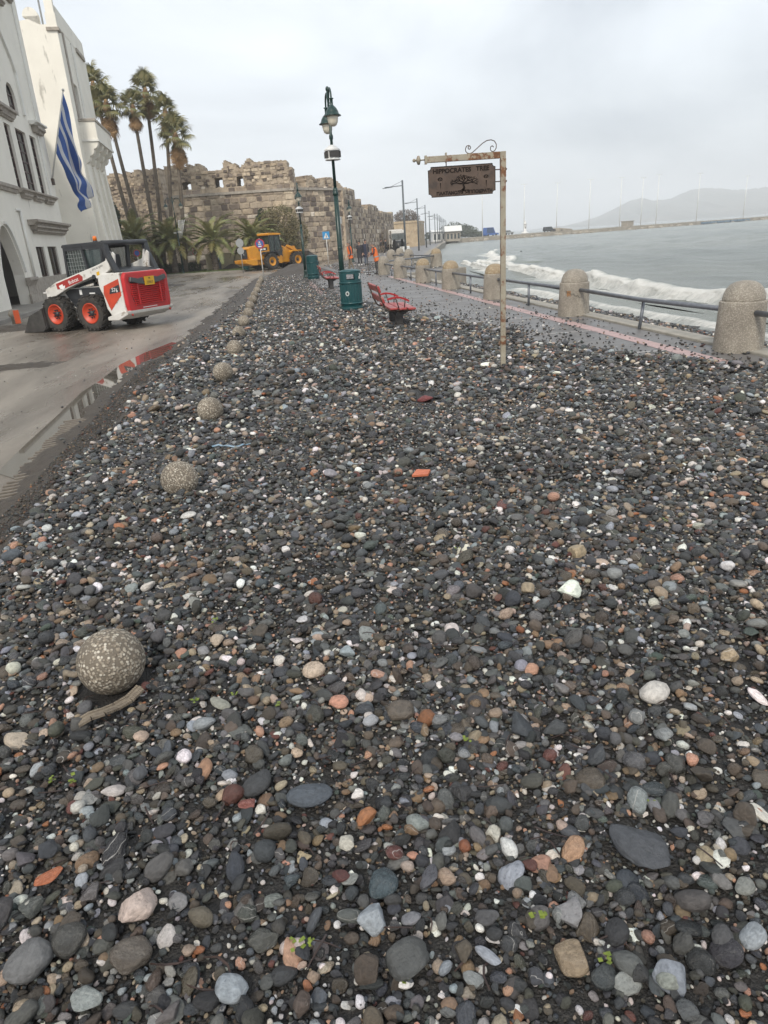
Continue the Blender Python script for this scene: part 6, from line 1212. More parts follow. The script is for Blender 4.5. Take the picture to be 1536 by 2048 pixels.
# lift arms, rear frame
ap_ = [(-.78, 1.84), (-.70, 1.62), (-.52, 1.56), (-.30, 1.50), (1.02, 1.19), (1.34, 1.06), (1.42, .94), (1.40, .62), (1.46, .42), (1.34, .34), (1.22, .56), (1.16, .84), (.70, 1.02), (-.20, 1.28), (-.34, 1.22), (-.46, 1.24), (-.80, 1.42)]
for sg in (1, -1):
    yy = (.56, .72) if sg > 0 else (-.72, -.56); b = MB(); b.prism(ap_, *yy, 'xz'); la = b.build('lift_arm', M_wpaint, sk, bev=.018)
    b = MB(); yo = (.7205, .7245) if sg > 0 else (-.7245, -.7205); b.prism([(1.02, 1.15), (.20, 1.355), (.10, 1.29), (.12, 1.20), (.80, 1.025), (1.0, 1.02)], *yo, 'xz'); dc = b.build('arm_decal', M_decalred, la)
    if sg > 0:
        mesh_obj('lettering', text_mesh('Bobcat', .125, M_text, .001), dc, (.42, .727, 1.20), (R_(90), R_(-14), R_(180)), (1.0, 1, 1))
        b = MB(); b.prism([(.93, 1.10), (.80, 1.14), (.78, 1.09), (.72, 1.11), (.74, 1.05), (.80, 1.01), (.90, 1.03)], .7265, .7285, 'xz'); b.build('cat_head_emblem', M_text, dc)
        mesh_obj('lettering', text_mesh('6932 62 22024', .06, M_mblk, .001), la, (-.42, .7215, 1.47), (R_(90), R_(-14), R_(180))); mesh_obj('lettering', text_mesh('6932 62', .055, M_mblk, .001), la, (1.16, .7215, 1.10), (R_(90), R_(-14), R_(180)))
        b = MB(); b.prism([(-.45, 1.31), (-.36, 1.29), (-.36, 1.37), (-.45, 1.39)], .7212, .7225, 'xz'); b.build('warning_label', M_yplate, la); b = MB(); b.lathe([(.05, .70), (.05, .75)], (-.27, 0, 1.27), 14, 'y'); b.build('pivot_pin', M_mblk, la)
    b = MB(); y = sg*.66; b.path([(-.30, y*.85, 1.2), (-.50, y*.85, .75)], .045, 8); b.build('lift_cylinder', M_mblk, sk)
    b = MB(); y = sg*.70; b.bar((-.74, y, 2.03), (-.80, y, 1.70), .10, .15, up=(0, 1, 0)); b.bar((-.79, y, 1.75), (-.98, y, 1.33), .10, .14, up=(0, 1, 0)); b.build('rear_post', M_mblk, sk, bev=.02)
    b = MB(); b.prism([(-.86, 1.80), (-.92, 1.74), (-.86, 1.42), (-1.02, 1.36), (-.60, 1.36), (-.62, 1.44)], sg*.60-.02, sg*.60+.02, 'xz'); b.build('arm_fin', M_wpaint, sk)
b = MB(); b.path([(-.74, -.75, 2.0), (-.74, .75, 2.0)], .065, 12); b.build('rear_crossbar', M_mblk, sk)
b = MB(); b.path([(1.36, -.72, .98), (1.36, .72, .98)], .06, 10); b.build('front_cross_tube', M_wpaint, sk)
b = MB(); b.path([(1.42, .60, .94), (1.50, .60, .95), (1.50, .72, .95), (1.42, .72, .94)], .014, 6); b.build('tow_loop', M_wpaint, sk)
bp_ = [(1.46, .60), (1.44, .10), (1.56, .02), (2.28, .0), (2.28, .03), (1.62, .07), (1.53, .16), (1.55, .58)]
b = MB(); b.prism(bp_, -.90, .90, 'xz'); bk = b.build('bucket', M_bucket, sk)
for sg in (1, -1): b = MB(); b.prism([(1.47, .58), (1.46, .10), (1.58, .03), (2.24, .01), (1.95, .42)], sg*.90-.015+(.018 if sg > 0 else -.018), sg*.90+.015+(.018 if sg > 0 else -.018), 'xz'); b.build('bucket_side', M_bucket, bk)
# ---- wheel loader
HL = R_(38); Rl = G(545.5, 539, -.08); rt = Vector((math.sin(HL), -math.cos(HL), 0)); lo = Vector((Rl.x, Rl.y, -.08))-rt*.92
wl = thing('wheel_loader', lo, HL, 'yellow articulated wheel loader working beside the castle', 'loader', scale=1.0)
ml_ = wheel_meshes(.64, .44, .13, .33, M_yel, 16)
for x, y in ((0, .86), (0, -.86), (2.75, .86), (2.75, -.86)): put_wheel(wl, ml_, x, y, .64, rnd.uniform(0, 1))
b = MB(); b.prism([(-1.95, .95), (-2.02, 1.72), (-1.75, 1.86), (.12, 1.98), (.28, 1.85), (.28, .80), (-1.7, .80)], -.56, .56, 'xz'); hd_ = b.build('engine_hood', M_yel, wl, bev=.04)
b = MB(); b.box(-2.06, -1.99, -.36, .36, .98, 1.68); gr = b.build('radiator_grille', M_mblk, hd_); b = MB(); b.box(-2.075, -2.061, -.06, .06, 1.25, 1.38); b.build('maker_badge', M_grey, gr)
for sg in (1, -1):
    b = MB(); yy = (.561, .566) if sg > 0 else (-.566, -.561); b.prism([(-.95, 1.48), (-.05, 1.52), (-.05, 1.78), (-.95, 1.72)], *yy, 'xz'); vp = b.build('side_vent', M_mblk, hd_)
    b = MB(); yy = (.567, .570) if sg > 0 else (-.570, -.567); b.prism([(-.75, 1.56), (-.55, 1.56), (-.55, 1.68), (-.75, 1.68)], *yy, 'xz'); b.prism([(-.45, 1.57), (-.22, 1.57), (-.22, 1.69), (-.45, 1.69)], *yy, 'xz'); b.build('model_number', M_text, vp)
    b = MB(); y = sg*.82; b.prism([(-.74, 1.26), (-.62, 1.42), (.55, 1.42), (.85, 1.0), (.80, .98), (.50, 1.36), (-.58, 1.36), (-.70, 1.24)], y-.24, y+.24, 'xz'); b.build('rear_fender', M_mblk, wl)
    b = MB(); b.prism([(2.05, 1.28), (2.25, 1.40), (3.2, 1.40), (3.3, 1.25), (3.15, 1.33), (2.3, 1.33)], y-.2, y+.2, 'xz'); b.build('front_fender', M_yel, wl)
b = MB(); b.prism([(-2.5, .62), (-2.55, .88), (-1.3, .96), (-1.3, .42), (-1.8, .42)], -.78, .78, 'xz'); b.build('counterweight', M_yel, wl, bev=.05)
b = MB(); b.box(-1.3, 1.3, -.42, .42, .45, .95); b.build('rear_frame', M_yel, wl); b = MB(); b.prism([(1.32, .5), (3.3, .45), (3.3, .95), (2.7, 1.62), (2.1, 1.72), (1.5, 1.1)], -.42, .42, 'xz'); b.build('front_frame', M_yel, wl, bev=.03)
for sg in (1, -1): b = MB(); b.box(.35, 1.15, sg*.74-.16, sg*.74+.16, .45, 1.05); b.build('side_step', M_yel, wl, bev=.02)
b = MB(); b.box(.12, 1.42, -.66, .66, .96, 1.40); b.build('cab_floor', M_mblk, wl)
for sg in (1, -1):
    b = MB(); y = sg*.64
    for p0, p1 in (((.18, y, 1.38), (.18, y, 2.66)), ((.72, y, 1.38), (.70, y, 2.66)), ((1.42, y, 1.38), (1.18, y, 2.66)), ((.18, y, 1.42), (1.42, y, 1.42)), ((.16, y, 2.62), (1.2, y, 2.62))): b.bar(p0, p1, .07, .08, up=(0, 1, 0))
    b.build('cab_pillars', M_mblk, wl)
    b = MB(); b.prism([(.22, 1.46), (1.36, 1.46), (1.16, 2.6), (.22, 2.6)], y-.008, y+.008, 'xz'); b.build('side_glass', M_cglass, wl)
for x in ((.17, .19), (1.30, 1.32)): b = MB(); b.box(x[0], x[1], -.6, .6, 1.5, 2.6); b.build('cab_glass', M_cglass, wl)
b = MB(); b.prism([(.0, 2.66), (1.35, 2.66), (1.42, 2.72), (1.30, 2.80), (.1, 2.86), (-.02, 2.78)], -.72, .72, 'xz'); b.build('cab_roof', M_yel, wl, bev=.03)
for sg in (1, -1): b = MB(); b.box(1.36, 1.42, sg*.5-.09, sg*.5+.09, 2.54, 2.66); b.build('work_light', M_white, wl)
for sg in (1, -1):
    b = MB(); y = sg*.46; b.prism([(2.0, 1.72), (2.15, 1.86), (2.9, 1.62), (3.75, .85), (4.0, .45), (3.85, .35), (3.5, .72), (2.75, 1.38)], y-.07, y+.07, 'xz'); b.build('boom_arm', M_yel, wl, bev=.02)
b = MB(); b.path([(2.2, 0, 1.70), (3.3, 0, 1.55)], .07, 10); b.build('tilt_cylinder', M_mblk, wl); b = MB(); b.prism([(3.1, 1.75), (3.3, 1.72), (3.6, .75), (3.4, .75)], -.08, .08, 'xz'); b.build('bell_crank', M_yel, wl)
bp_ = [(3.85, 1.25), (3.78, .55), (3.9, .28), (4.15, .14), (5.0, .10), (5.0, .15), (4.2, .22), (3.98, .36), (3.90, .62), (3.98, 1.22)]
b = MB(); b.prism(bp_, -1.22, 1.22, 'xz'); bk = b.build('bucket', M_bucket, wl)
for sg in (1, -1): b = MB(); b.prism([(3.86, 1.22), (3.82, .55), (3.92, .3), (4.15, .17), (4.95, .13), (4.6, .85)], sg*1.245-.02, sg*1.245+.02, 'xz'); b.build('bucket_side', M_bucket, bk)

# ------------------------------------------------------------------ people
M_skin = mat('skin', (0.42, 0.25, 0.18), .55, (0.36, 0.21, 0.15), 9); M_hair = mat('grey_hair', (0.12, 0.10, 0.085), .7, (0.2, 0.18, 0.16), 30); M_hairdk = mat('dark_hair', (0.018, 0.014, 0.012), .6)
M_vest = mat('orange_vest', (0.75, 0.17, 0.04), .7, (0.66, 0.14, 0.03), 6); M_jdark = mat('dark_jacket', (0.02, 0.02, 0.026), .8, (0.035, 0.034, 0.04), 6); M_jnavy = mat('navy_coat', (0.018, 0.022, 0.045), .8, (0.03, 0.034, 0.06), 6); M_jwine = mat('wine_sleeve', (0.10, 0.045, 0.05), .8, (0.07, 0.035, 0.04), 8)
M_trous = mat('grey_trousers', (0.065, 0.065, 0.068), .85, (0.09, 0.09, 0.092), 8); M_jeans = mat('blue_jeans', (0.07, 0.095, 0.14), .85, (0.10, 0.13, 0.18), 8); M_shoe = mat('black_shoes', (0.015, 0.014, 0.013), .5); M_wshoe = mat('pale_shoes', (0.6, 0.58, 0.55), .6); M_tan = mat('khaki_trousers', (0.20, 0.165, 0.12), .85, (0.16, 0.13, 0.095), 7)
M_stripe = mat('pale_shirt', (0.55, 0.50, 0.45), .8, (0.3, 0.26, 0.24), 14)
def person(pos, rz, hgt, label, lean=0.0, legs=((.10, 0), (-.10, 0)), arms=((.25, .1, 1.0), (-.25, .1, 1.0)), top=None, low=None, shoe=None, vest=None, hair=None, sit=False, coat=False, headpitch=0.0, group=None):
    """y is forward; legs: (x, y) of the feet; arms: (x, y, z) of the hands"""
    t = thing('person', pos, rz, label, 'person', group, hgt/1.75)
    V = []; E_ = []; Rr = []; part = []
    def v(p, r, k, par=None):
        V.append(Vector(p)); Rr.append(r); part.append(k)
        if par is not None: E_.append((par, len(V)-1))
        return len(V)-1
    cl, sl = math.cos(lean), math.sin(lean); hipz = .92
    def up(x, y, z): dz = z-hipz; return (x, y*cl+dz*sl, hipz+dz*cl-y*sl)
    pel = v((0, 0, .94), (.155, .115), 'low'); wa = v(up(0, .005, 1.08), (.145, .105), 'top', pel); ch = v(up(0, .0, 1.28), (.175, .12), 'top', wa); nb = v(up(0, -.01, 1.43), (.10, .085), 'top', ch)
    nk = v(up(0, .0, 1.49), (.058, .062), 'skin', nb); hp = Vector(up(0, .02, 1.60)); h1 = v(hp+Vector((0, 0, -.045)), (.072, .088), 'skin', nk); h2 = v(hp+Vector((0, .0, .03)), (.082, .102), 'skin', h1); h3 = v(hp+Vector((0, -.005, .105)), (.062, .078), 'skin', h2)
    for sg, (fx, fy) in zip((1, -1), legs):
        hx = v((sg*.09, 0, .86), (.098, .10), 'low', pel)
        if sit: kn = v((sg*.14, .42, .90), (.07, .07), 'low', hx); an = v((sg*.14, .50, .48), (.05, .05), 'low', kn); ft = (sg*.14, .5)
        else:
            kn = v(((sg*.09+fx)/2, fy*.5+.05, .50), (.068, .072), 'low', hx); an = v((fx, fy-.02, .11), (.046, .05), 'low', kn); ft = (fx, fy)
        zf = .42 if sit else .045
        he = v((ft[0], ft[1]+.02, zf), (.045, .045), 'shoe', an); v((ft[0]+sg*.02, ft[1]+.17, zf-.01), (.042, .03), 'shoe', he)
    for sg, hnd in zip((1, -1), arms):
        sh = v(up(sg*.185, -.01, 1.385), (.068, .068), 'arm', ch); H_ = Vector(hnd); S_ = Vector(V[sh]); mid = (S_+H_)/2+Vector((sg*.05, -.10, -.06)); el = v(mid, (.05, .05), 'arm', sh); wr = v(H_, (.032, .03), 'arm', el)
        d = (H_-mid).normalized(); s_ = d.cross(Vector((0, 1, 0))); s_ = s_.normalized() if s_.length > .1 else Vector((1, 0, 0)); pm_ = v(H_+d*.07, (.036, .02), 'skin', wr)
        for k in range(4): f1 = v(H_+d*.115+s_*(.024-.016*k), (.010, .010), 'skin', pm_); v(H_+d*(.175-.012*abs(k-1.3))+s_*(.026-.0175*k)+Vector((0, .015, -.01)), (.008, .008), 'skin', f1)
        v(H_+d*.09+s_*.055+Vector((0, .02, 0)), (.011, .011), 'skin', pm_)
    me = bpy.data.meshes.new('body'); me.from_pydata([tuple(p) for p in V], E_, []); o = bpy.data.objects.new('body', me); col.objects.link(o)
    md_ = o.modifiers.new('skin', 'SKIN'); md_.use_smooth_shade = True
    for k, sv in enumerate(me.skin_vertices[0].data): sv.radius = Rr[k]; sv.use_root = (k == 0)
    ss = o.modifiers.new('sub', 'SUBSURF'); ss.levels = 2; ss.render_levels = 2
    dg = bpy.context.evaluated_depsgraph_get(); ev = bpy.data.meshes.new_from_object(o.evaluated_get(dg)); bpy.data.objects.remove(o)
    ev.materials.clear(); order_ = ['skin', 'top', 'arm', 'low', 'shoe']; mats_ = {'skin': M_skin, 'top': top or M_jdark, 'arm': top or M_jdark, 'low': low or M_trous, 'shoe': shoe or M_shoe}
    if vest is not None: mats_['arm'] = vest
    for k in order_: ev.materials.append(mats_[k])
    segs = [(V[a], V[c], part[c]) for a, c in E_]
    def near(p):
        best = None
        for a, c, k in segs:
            ab = c-a; t_ = max(0, min(1, (p-a).dot(ab)/max(1e-9, ab.length_squared))); q = (p-a-ab*t_).length
            if best is None or q < best[0]: best = (q, k)
        return best[1]
    for pl_ in ev.polygons: pl_.material_index = order_.index(near(Vector(pl_.center))); pl_.use_smooth = True
    ob = mesh_obj('body', ev, t)
    # face: nose, ears, eyes
    b = MB(); b.ball(hp+Vector((0, .108, -.005)), (.013, .024, .022), 8, 6); b.ball(hp+Vector((.084, -.01, 0)), (.012, .02, .032), 8, 6); b.ball(hp+Vector((-.084, -.01, 0)), (.012, .02, .032), 8, 6); b.build('nose_and_ears', M_skin, t)
    b = MB()
    for sg in (1, -1): b.ball(hp+Vector((sg*.032, .088, .022)), (.013, .008, .008), 8, 6)
    b.box(hp.x-.025, hp.x+.025, hp.y+.087, hp.y+.094, hp.z-.052, hp.z-.044); b.build('eyes_and_mouth', M_hairdk, t)
    b = MB(); b.ball(hp+Vector((0, -.028, .055)), (.094, .112, .095), 14, 10); b.build('hair', hair or M_hairdk, t)
    if vest or coat:
        b = MB(); n = 20; prof = [(.215, .155, .72 if not coat else .55), (.212, .152, .9), (.205, .148, 1.08), (.222, .158, 1.26), (.205, .145, 1.38), (.14, .11, 1.445)]; vs = []
        for rx, ry, z in prof:
            for j in range(n): a = 2*math.pi*j/n; k_ = 1+.02*math.sin(a*5+z*9); vs.append(up(rx*.98*math.cos(a)*k_, ry*math.sin(a)*k_, z))
        b.add(vs, [(i*n+j, i*n+(j+1) % n, (i+1)*n+(j+1) % n, (i+1)*n+j) for i in range(len(prof)-1) for j in range(n)], True); b.build('vest' if not coat else 'coat', (M_vest if not coat else top), t)
        if not coat:
            b = MB(); vs = []
            for z in (.92, .98):
                for j in range(n): a = 2*math.pi*j/n; vs.append(up(.222*math.cos(a), .160*math.sin(a), z))
            b.add(vs, [(j, (j+1) % n, n+(j+1) % n, n+j) for j in range(n)], True); b.build('reflective_band', M_grey, t)
    return t
p = G(750, 549); pw = person((p.x+.12, p.y, 0), R_(78), 1.60, 'worker in an orange vest leaning on a thin pole beside the bollards', .22, ((.10, .02), (-.10, -.16)), ((.12, .36, 1.12), (-.16, .30, 1.05)), M_vest, M_trous, M_shoe, M_jwine, M_hair)
b = MB(); t = thing('thin_pole', (p.x-.33, p.y, 0), 0, 'thin straight pole held upright by the leaning worker', 'pole'); b.path([(0, 0, -.02), (.0, 0, 1.5)], .014, 8); b.build('shaft', M_bark, t); b = MB(); b.box(-.12, .12, -.02, .02, -.03, .05); b.build('broom_head', M_dark, t)
p = G(703, 541); person((p.x, p.y, 0), R_(80), 1.72, 'worker in an orange vest over wine sleeves, standing behind the ribbed bin', .10, ((.1, .12), (-.1, -.14)), ((.20, .18, .86), (-.22, .05, .84)), M_vest, M_tan, M_shoe, M_jwine, M_hair)
p = G(721, 531); person((p.x, p.y, 0), R_(165), 1.70, 'person in a long black coat talking on the quay', 0, ((.1, 0), (-.1, .04)), ((.2, .2, 1.15), (-.24, .06, .86)), M_jdark, M_jdark, M_wshoe, None, M_hairdk, coat=True)
p = G(733, 530); person((p.x, p.y, 0), R_(200), 1.76, 'person in a navy coat and jeans facing the one in black', 0, ((.1, .02), (-.1, -.04)), ((.24, .06, .86), (-.22, .08, .86)), M_jnavy, M_jeans, M_shoe, None, M_hairdk, coat=True)
p = G(763, 509); person((p.x, p.y, 0), R_(-95), 1.70, 'walker in a dark jacket and pale shoes before the castle', .05, ((.08, .30), (-.08, -.28)), ((.22, -.15, .92), (-.22, .22, .95)), M_jdark, M_tan, M_wshoe, None, M_hairdk)
p = G(772, 509); person((p.x, p.y, 0), R_(-85), 1.74, 'walker dressed in black striding ahead along the castle', .05, ((.08, -.28), (-.08, .30)), ((.22, .2, .95), (-.22, -.16, .92)), M_jdark, M_jdark, M_wshoe, None, M_hairdk)
p = ATV(442, 540, 67.3); person((p.x, p.y, 0), R_(150), 1.62, 'person in a blue jacket beside the low cream wall', 0, ((.1, 0), (-.1, .1)), ((.22, .1, .9), (-.22, .1, .9)), M_sblue, M_jeans, M_shoe, None, M_hairdk)
dp = so_+Vector((math.cos(HD)*.02, math.sin(HD)*.02, .20)); person(dp, HD-R_(90), 1.55, 'driver in a pale striped shirt seated inside the skid loader cab', -.08, arms=((.2, .42, 1.12), (-.2, .42, 1.12)), top=M_stripe, low=M_jeans, sit=True, hair=M_hairdk)
# ------------------------------------------------------------------ far street, harbour and hills
M_mast = mat('slate_mast', (0.085, 0.10, 0.11), .5, (0.11, 0.125, 0.135), 4)
NL = [(812, 516), (838, 501), (853, 495), (860.5, 490), (871, 487), (875.5, 484.5), (879.5, 482.5), (882.5, 481.5), (885, 480), (888, 479), (890.5, 478), (892.5, 477)]
lbn = ['slim grey street lamp beside the black cable reel', 'slim grey street lamp in front of the far fort', 'slim grey street lamp at the end corner of the far fort', 'slim grey street lamp just past the far fort', 'slim grey street lamp with two arms along the curved quay']
for k, (px, py) in enumerate(NL):
    p = G(px, py) if k < 5 else None
    if p is None: v = 172+(k-5)*14; q = ATV(px, 470, v); p = Vector((q.x, q.y, 0))
    t = thing('quay_lamp', (p.x, p.y, 0), -YAW, lbn[k] if k < 5 else 'slim grey street lamp, %s along the quay from the cable reel' % ['sixth', 'seventh', 'eighth', 'ninth', 'tenth', 'eleventh', 'twelfth'][k-5], 'street lamp', 'slim grey lamps along the quay'); hh = 6.3
    b = MB(); b.path([(0, 0, -.05), (0, 0, hh)], [.10, .075], 10); b.build('mast', M_mast, t)
    b = MB(); b.bar((0, 0, hh-.42), (-1.55, 0, hh-.48), .05, .06); b.path([(0, 0, hh-.05), (-.95, 0, hh-.42)], .014, 6); am = b.build('arm', M_mast, t); b = MB(); b.prism([(-1.75, hh-.54), (-.85, hh-.44), (-.85, hh-.50), (-1.7, hh-.58)], -.10, .10, 'xz'); b.build('luminaire', M_mast, am)
    if k == 4: b = MB(); b.bar((0, 0, hh-1.1), (-1.4, 0, hh-1.16), .05, .06); b.build('lower_arm', M_mast, t)
# cable reel and lorry beside the castle end
p = G(796, 508); t = thing('cable_reel', (p.x+.1, p.y, 0), -YAW+.25, 'large black cable reel standing on the quay road', 'cable reel'); b = MB(); b.lathe([(.62, -.42), (.62, .42)], (0, 0, .82), 24, 'x'); b.build('wound_cable', M_rubber, t)
for x in (-.48, .44): b = MB(); b.lathe([(.80, x), (.82, x+.02), (.80, x+.05)], (0, 0, .80), 28, 'x'); b.build('flange', M_mblk, t)
p = ATV(795, 505, 108); t = thing('white_lorry', (p.x, p.y, 0), R_(180)-YAW+.1, 'white lorry cab emerging behind the castle corner', 'lorry')
b = MB(); b.prism([(-1.1, .5), (-1.1, 2.5), (-.95, 2.75), (.9, 2.75), (.9, .5)], -1.0, 1.0, 'yz'); b.M = Matrix.Identity(4); b.v = [(q[1]*1.0, q[0], q[2]) for q in b.v]; b.build('cab', M_wpaint, t, bev=.06)
b = MB(); b.box(-.9, .9, 1.101, 1.12, 1.45, 2.35); b.build('windscreen', M_cglass, t); b = MB(); b.box(-1.0, 1.0, -4.5, -1.15, .9, 2.9); b.build('cargo_box', M_wpaint, t)
for sg in (1, -1):
    b = MB(); b.box(sg*.75-.14, sg*.75+.14, 1.10, 1.125, .72, .90); b.build('headlight', M_lens, t); b = MB(); b.box(sg*1.12-.08, sg*1.12+.08, .95, 1.08, 1.7, 2.2); b.build('mirror', M_mblk, t)
    for y in (.3, -3.4): b = MB(); b.lathe([(.2, sg*.9-.14), (.48, sg*.9-.14), (.48, sg*.9+.14), (.2, sg*.9+.14)], (0, y, .48), 20, 'x'); b.build('wheel', M_tyre, t)
for k, px in enumerate((806, 816)):
    p = ATV(px, 516, 68+k*2); t = thing('white_barrier', (p.x, p.y, 0), rnd.uniform(-.3, .3), 'white plastic barrier block near the quay rails', 'barrier', 'white barriers on the quay'); b = MB(); b.prism([(-.28, 0), (.28, 0), (.2, .25), (.12, .9), (-.12, .9), (-.2, .25)], -.4, .4, 'xz'); b.build('barrier_body', M_white, t, bev=.03); b = MB(); b.box(-.13, .13, -.3, .3, .901, .95); b.build('barrier_cap', M_white, t)
# jetty across the bay
J0, J1, J2 = CFP(24, 243), CFP(183, 332), CFP(420, 440)
M_jetty = mat('jetty_concrete', (0.34, 0.30, 0.24), .85, (0.25, 0.22, 0.18), .3, bump=.05, bscale=1)
jt = thing('jetty', J0, 0, 'long low stone jetty crossing the bay', 'jetty')
for a, c in ((J0, J1), (J1, J2)):
    n = int((c-a).length/6); d = (c-a)/n; nn = Vector((-d.y, d.x, 0)).normalized()
    for k in range(n):
        p0 = a+d*k-J0; p1 = a+d*(k+.985)-J0; hh = .28+.12*rnd.random(); wv_ = 4.0; b = MB(); b.prism([tuple((p0-nn*wv_)[:2]), tuple((p0+nn*wv_)[:2]), tuple((p1+nn*wv_)[:2]), tuple((p1-nn*wv_)[:2])], -2.5, hh, 'xy'); b.build('deck_block', M_jetty, jt)
for k in range(70):
    f_ = rnd.random(); q = J0.lerp(J1, f_)-J0; nn = Vector(((J1-J0).y, -(J1-J0).x, 0)).normalized(); q += nn*(4.2+rnd.random()*1.5); b = MB(); r_ = rnd.uniform(.3, .9); b.ball((q.x, q.y, -.75), (r_*1.3, r_, r_*.8), 7, 5, False); b.build('boulder', M_jetty, jt)
def jp(px, side=0.0):          # point on the jetty seen at a column of the picture
    for k in range(400):
        f_ = k/400; q = J0.lerp(J1, f_*1.0) if f_ <= 1 else J1; v = vdepth(q); uu = q.x*math.cos(YAW)-q.y*math.sin(YAW)
        if 768+FPX*uu/v/math.cos(PITCH)*.97 > px: return q
    return J1
ORD = ['first', 'second', 'third', 'fourth', 'fifth', 'sixth', 'seventh', 'eighth', 'ninth', 'tenth', 'eleventh', 'twelfth']
for km, px in enumerate((965, 1047, 1112, 1178, 1239, 1281, 1311, 1392, 1486)):
    q = None; best = 1e9
    for k in range(600):
        c = J0.lerp(J2, 0)+(J1-J0)*(k/420); rel = c-Vector((0, 0, CAMH)); x_ = 768+FPX*rel.dot(CR)/rel.dot(CF_)
        if abs(x_-px) < best: best = abs(x_-px); q = c
    t = thing('jetty_mast', (q.x, q.y, .3), 0, 'tall pale lighting mast, %s from the landward end of the jetty' % ORD[km], 'mast', 'lighting masts on the jetty'); b = MB(); hm = 17+rnd.uniform(-3, 2); b.path([(0, 0, 0), (0, 0, hm)], [.16, .10], 8); b.build('pole', M_white, t); b = MB(); b.bar((-1.2, 0, hm), (1.2, 0, hm), .2, .12); b.build('lamp_bar', M_white, t)
def onj(px):
    best = 1e9; q = None
    for k in range(600):
        c = J0+(J1-J0)*(k/420); rel = c-Vector((0, 0, CAMH)); x_ = 768+FPX*rel.dot(CR)/rel.dot(CF_)
        if abs(x_-px) < best: best = abs(x_-px); q = c
    return Vector((q.x, q.y, .38))
JD = math.atan2((J1-J0).y, (J1-J0).x)
def far_car(px, m, label, L_=4.2, h_=1.45, cat='car', cabh=.75):
    t = thing('parked_vehicle', onj(px), JD, label, cat); b = MB(); b.prism([(-L_/2, .3), (-L_/2, .85), (-L_*.45, h_), (L_*.1, h_), (L_*.25, .9), (L_/2, .8), (L_/2, .3)], -.85, .85, 'xz'); b.build('body', m, t, bev=.05); b = MB(); b.prism([(-L_*.42, .9), (-L_*.40, h_-.1), (L_*.08, h_-.1), (L_*.18, .92)], -.86, .86, 'xz'); b.build('windows', M_cglass, t)
    for x in (-L_*.3, L_*.3):
        for y in (-.8, .8): b = MB(); b.lathe([(.1, y-.1), (.33, y-.1), (.33, y+.1), (.1, y+.1)], (x, 0, .33), 14, 'y'); b.build('wheel', M_tyre, t)
far_car(982, M_sblue, 'blue van parked on the jetty near its root', 5.6, 2.7, 'van'); far_car(1016, M_grey, 'small grey car parked on the jetty'); far_car(1098, M_mblk, 'black car parked beside the concrete block on the jetty', 4.6, 1.7)
q = onj(1124); t = thing('concrete_ramp', q, JD, 'sloping concrete block on the jetty beside the black car', 'block'); b = MB(); b.prism([(-3.8, -.4), (-3.2, 1.1), (3.0, .5), (3.8, -.4)], -2, 2, 'xz'); b.build('ramp_body', M_jetty, t, bev=.08); b = MB(); b.box(-2.5, -1.5, -2.01, -1.9, .1, .5); b.build('ramp_painted_dark', M_dark, t)  # no hollow in the ramp: a dark slab on its face paints the shade
q = onj(1254); t = thing('stone_hut', q, JD, 'squat stone block in the middle of the jetty', 'block'); b = MB(); b.box(-1.7, 1.7, -1.5, 1.5, -.4, 1.7); b.build('hut_body', M_jetty, t, bev=.1); b = MB(); b.box(-1.9, 1.9, -1.7, 1.7, 1.701, 1.9); b.build('hut_cap', M_jetty, t)
q = onj(1050); t = thing('harbour_beacon', q, 0, 'small white harbour beacon with a dark window on the jetty', 'beacon'); b = MB(); b.lathe([(1.3, 0), (1.2, .4), (.55, .6), (.5, 3.0), (.65, 3.1), (.65, 3.3), (.3, 3.4), (.3, 4.0), (.05, 4.3)], n=16); b.build('tower', M_white, t); b = MB(); b.box(-.12, .12, -.58, -.5, 1.6, 2.2); b.build('window', M_dark, t)
q = onj(1430); M_bluec = mat('blue_steel', (0.10, 0.16, 0.22), .6, (0.14, 0.2, 0.26), 1)
for k in range(7):
    d = (J1-J0).normalized(); t = thing('pontoon', q+d*(k*4.4-13)-Vector((0, 0, .9)), JD, 'blue steel pontoon, %s of the chain from its landward end' % ORD[k], 'pontoon', 'blue pontoons at the jetty'); b = MB(); b.box(-2, 2, -5.6, -4.4, -.2, .55); b.build('hull', M_bluec, t, bev=.1); b = MB(); b.box(-1.9, 1.9, -5.5, -4.5, .551, .62); b.build('deck', M_jetty, t)
# harbour building with white roof, sheds and far trees
def far_building(px0, px1, pyb, v, h_, roof, mw, mr, label, nwin=4):
    a, c = ATV(px0, pyb, v), ATV(px1, pyb, v); t = thing('harbour_building', (a.x, a.y, 0), -YAW, label, 'building'); Lb = (c-a).length; b = MB(); b.box(0, Lb, 0, 8, -.3, h_); b.build('wall', mw, t); b = MB(); b.prism([(-.6, h_), (8.6, h_), (7.0, h_+roof), (1.0, h_+roof)], -.5, Lb+.5, 'yz'); b.build('roof', mr, t)
    for k in range(nwin):
        b = MB(); x = Lb*(k+.5)/nwin; b.box(x-Lb/nwin*.28, x+Lb/nwin*.28, -.05, .05, .4, h_*.75); f_ = b.build('window', M_dark, t); b = MB(); b.box(x-Lb/nwin*.24, x+Lb/nwin*.24, -.07, -.051, .5, h_*.7); b.build('pane', M_cglass, f_)
far_building(893, 921, 482, 232, 2.6, 1.6, M_jetty, M_white, 'long harbour building with a white hipped roof at the jetty root')
far_building(866, 892, 484, 240, 2.8, .5, M_white, M_white, 'white flat shed behind the row of slim lamps', 3)
M_fartree = mat('far_tree_green', (0.035, 0.05, 0.025), .8, (0.06, 0.07, 0.04), .3)
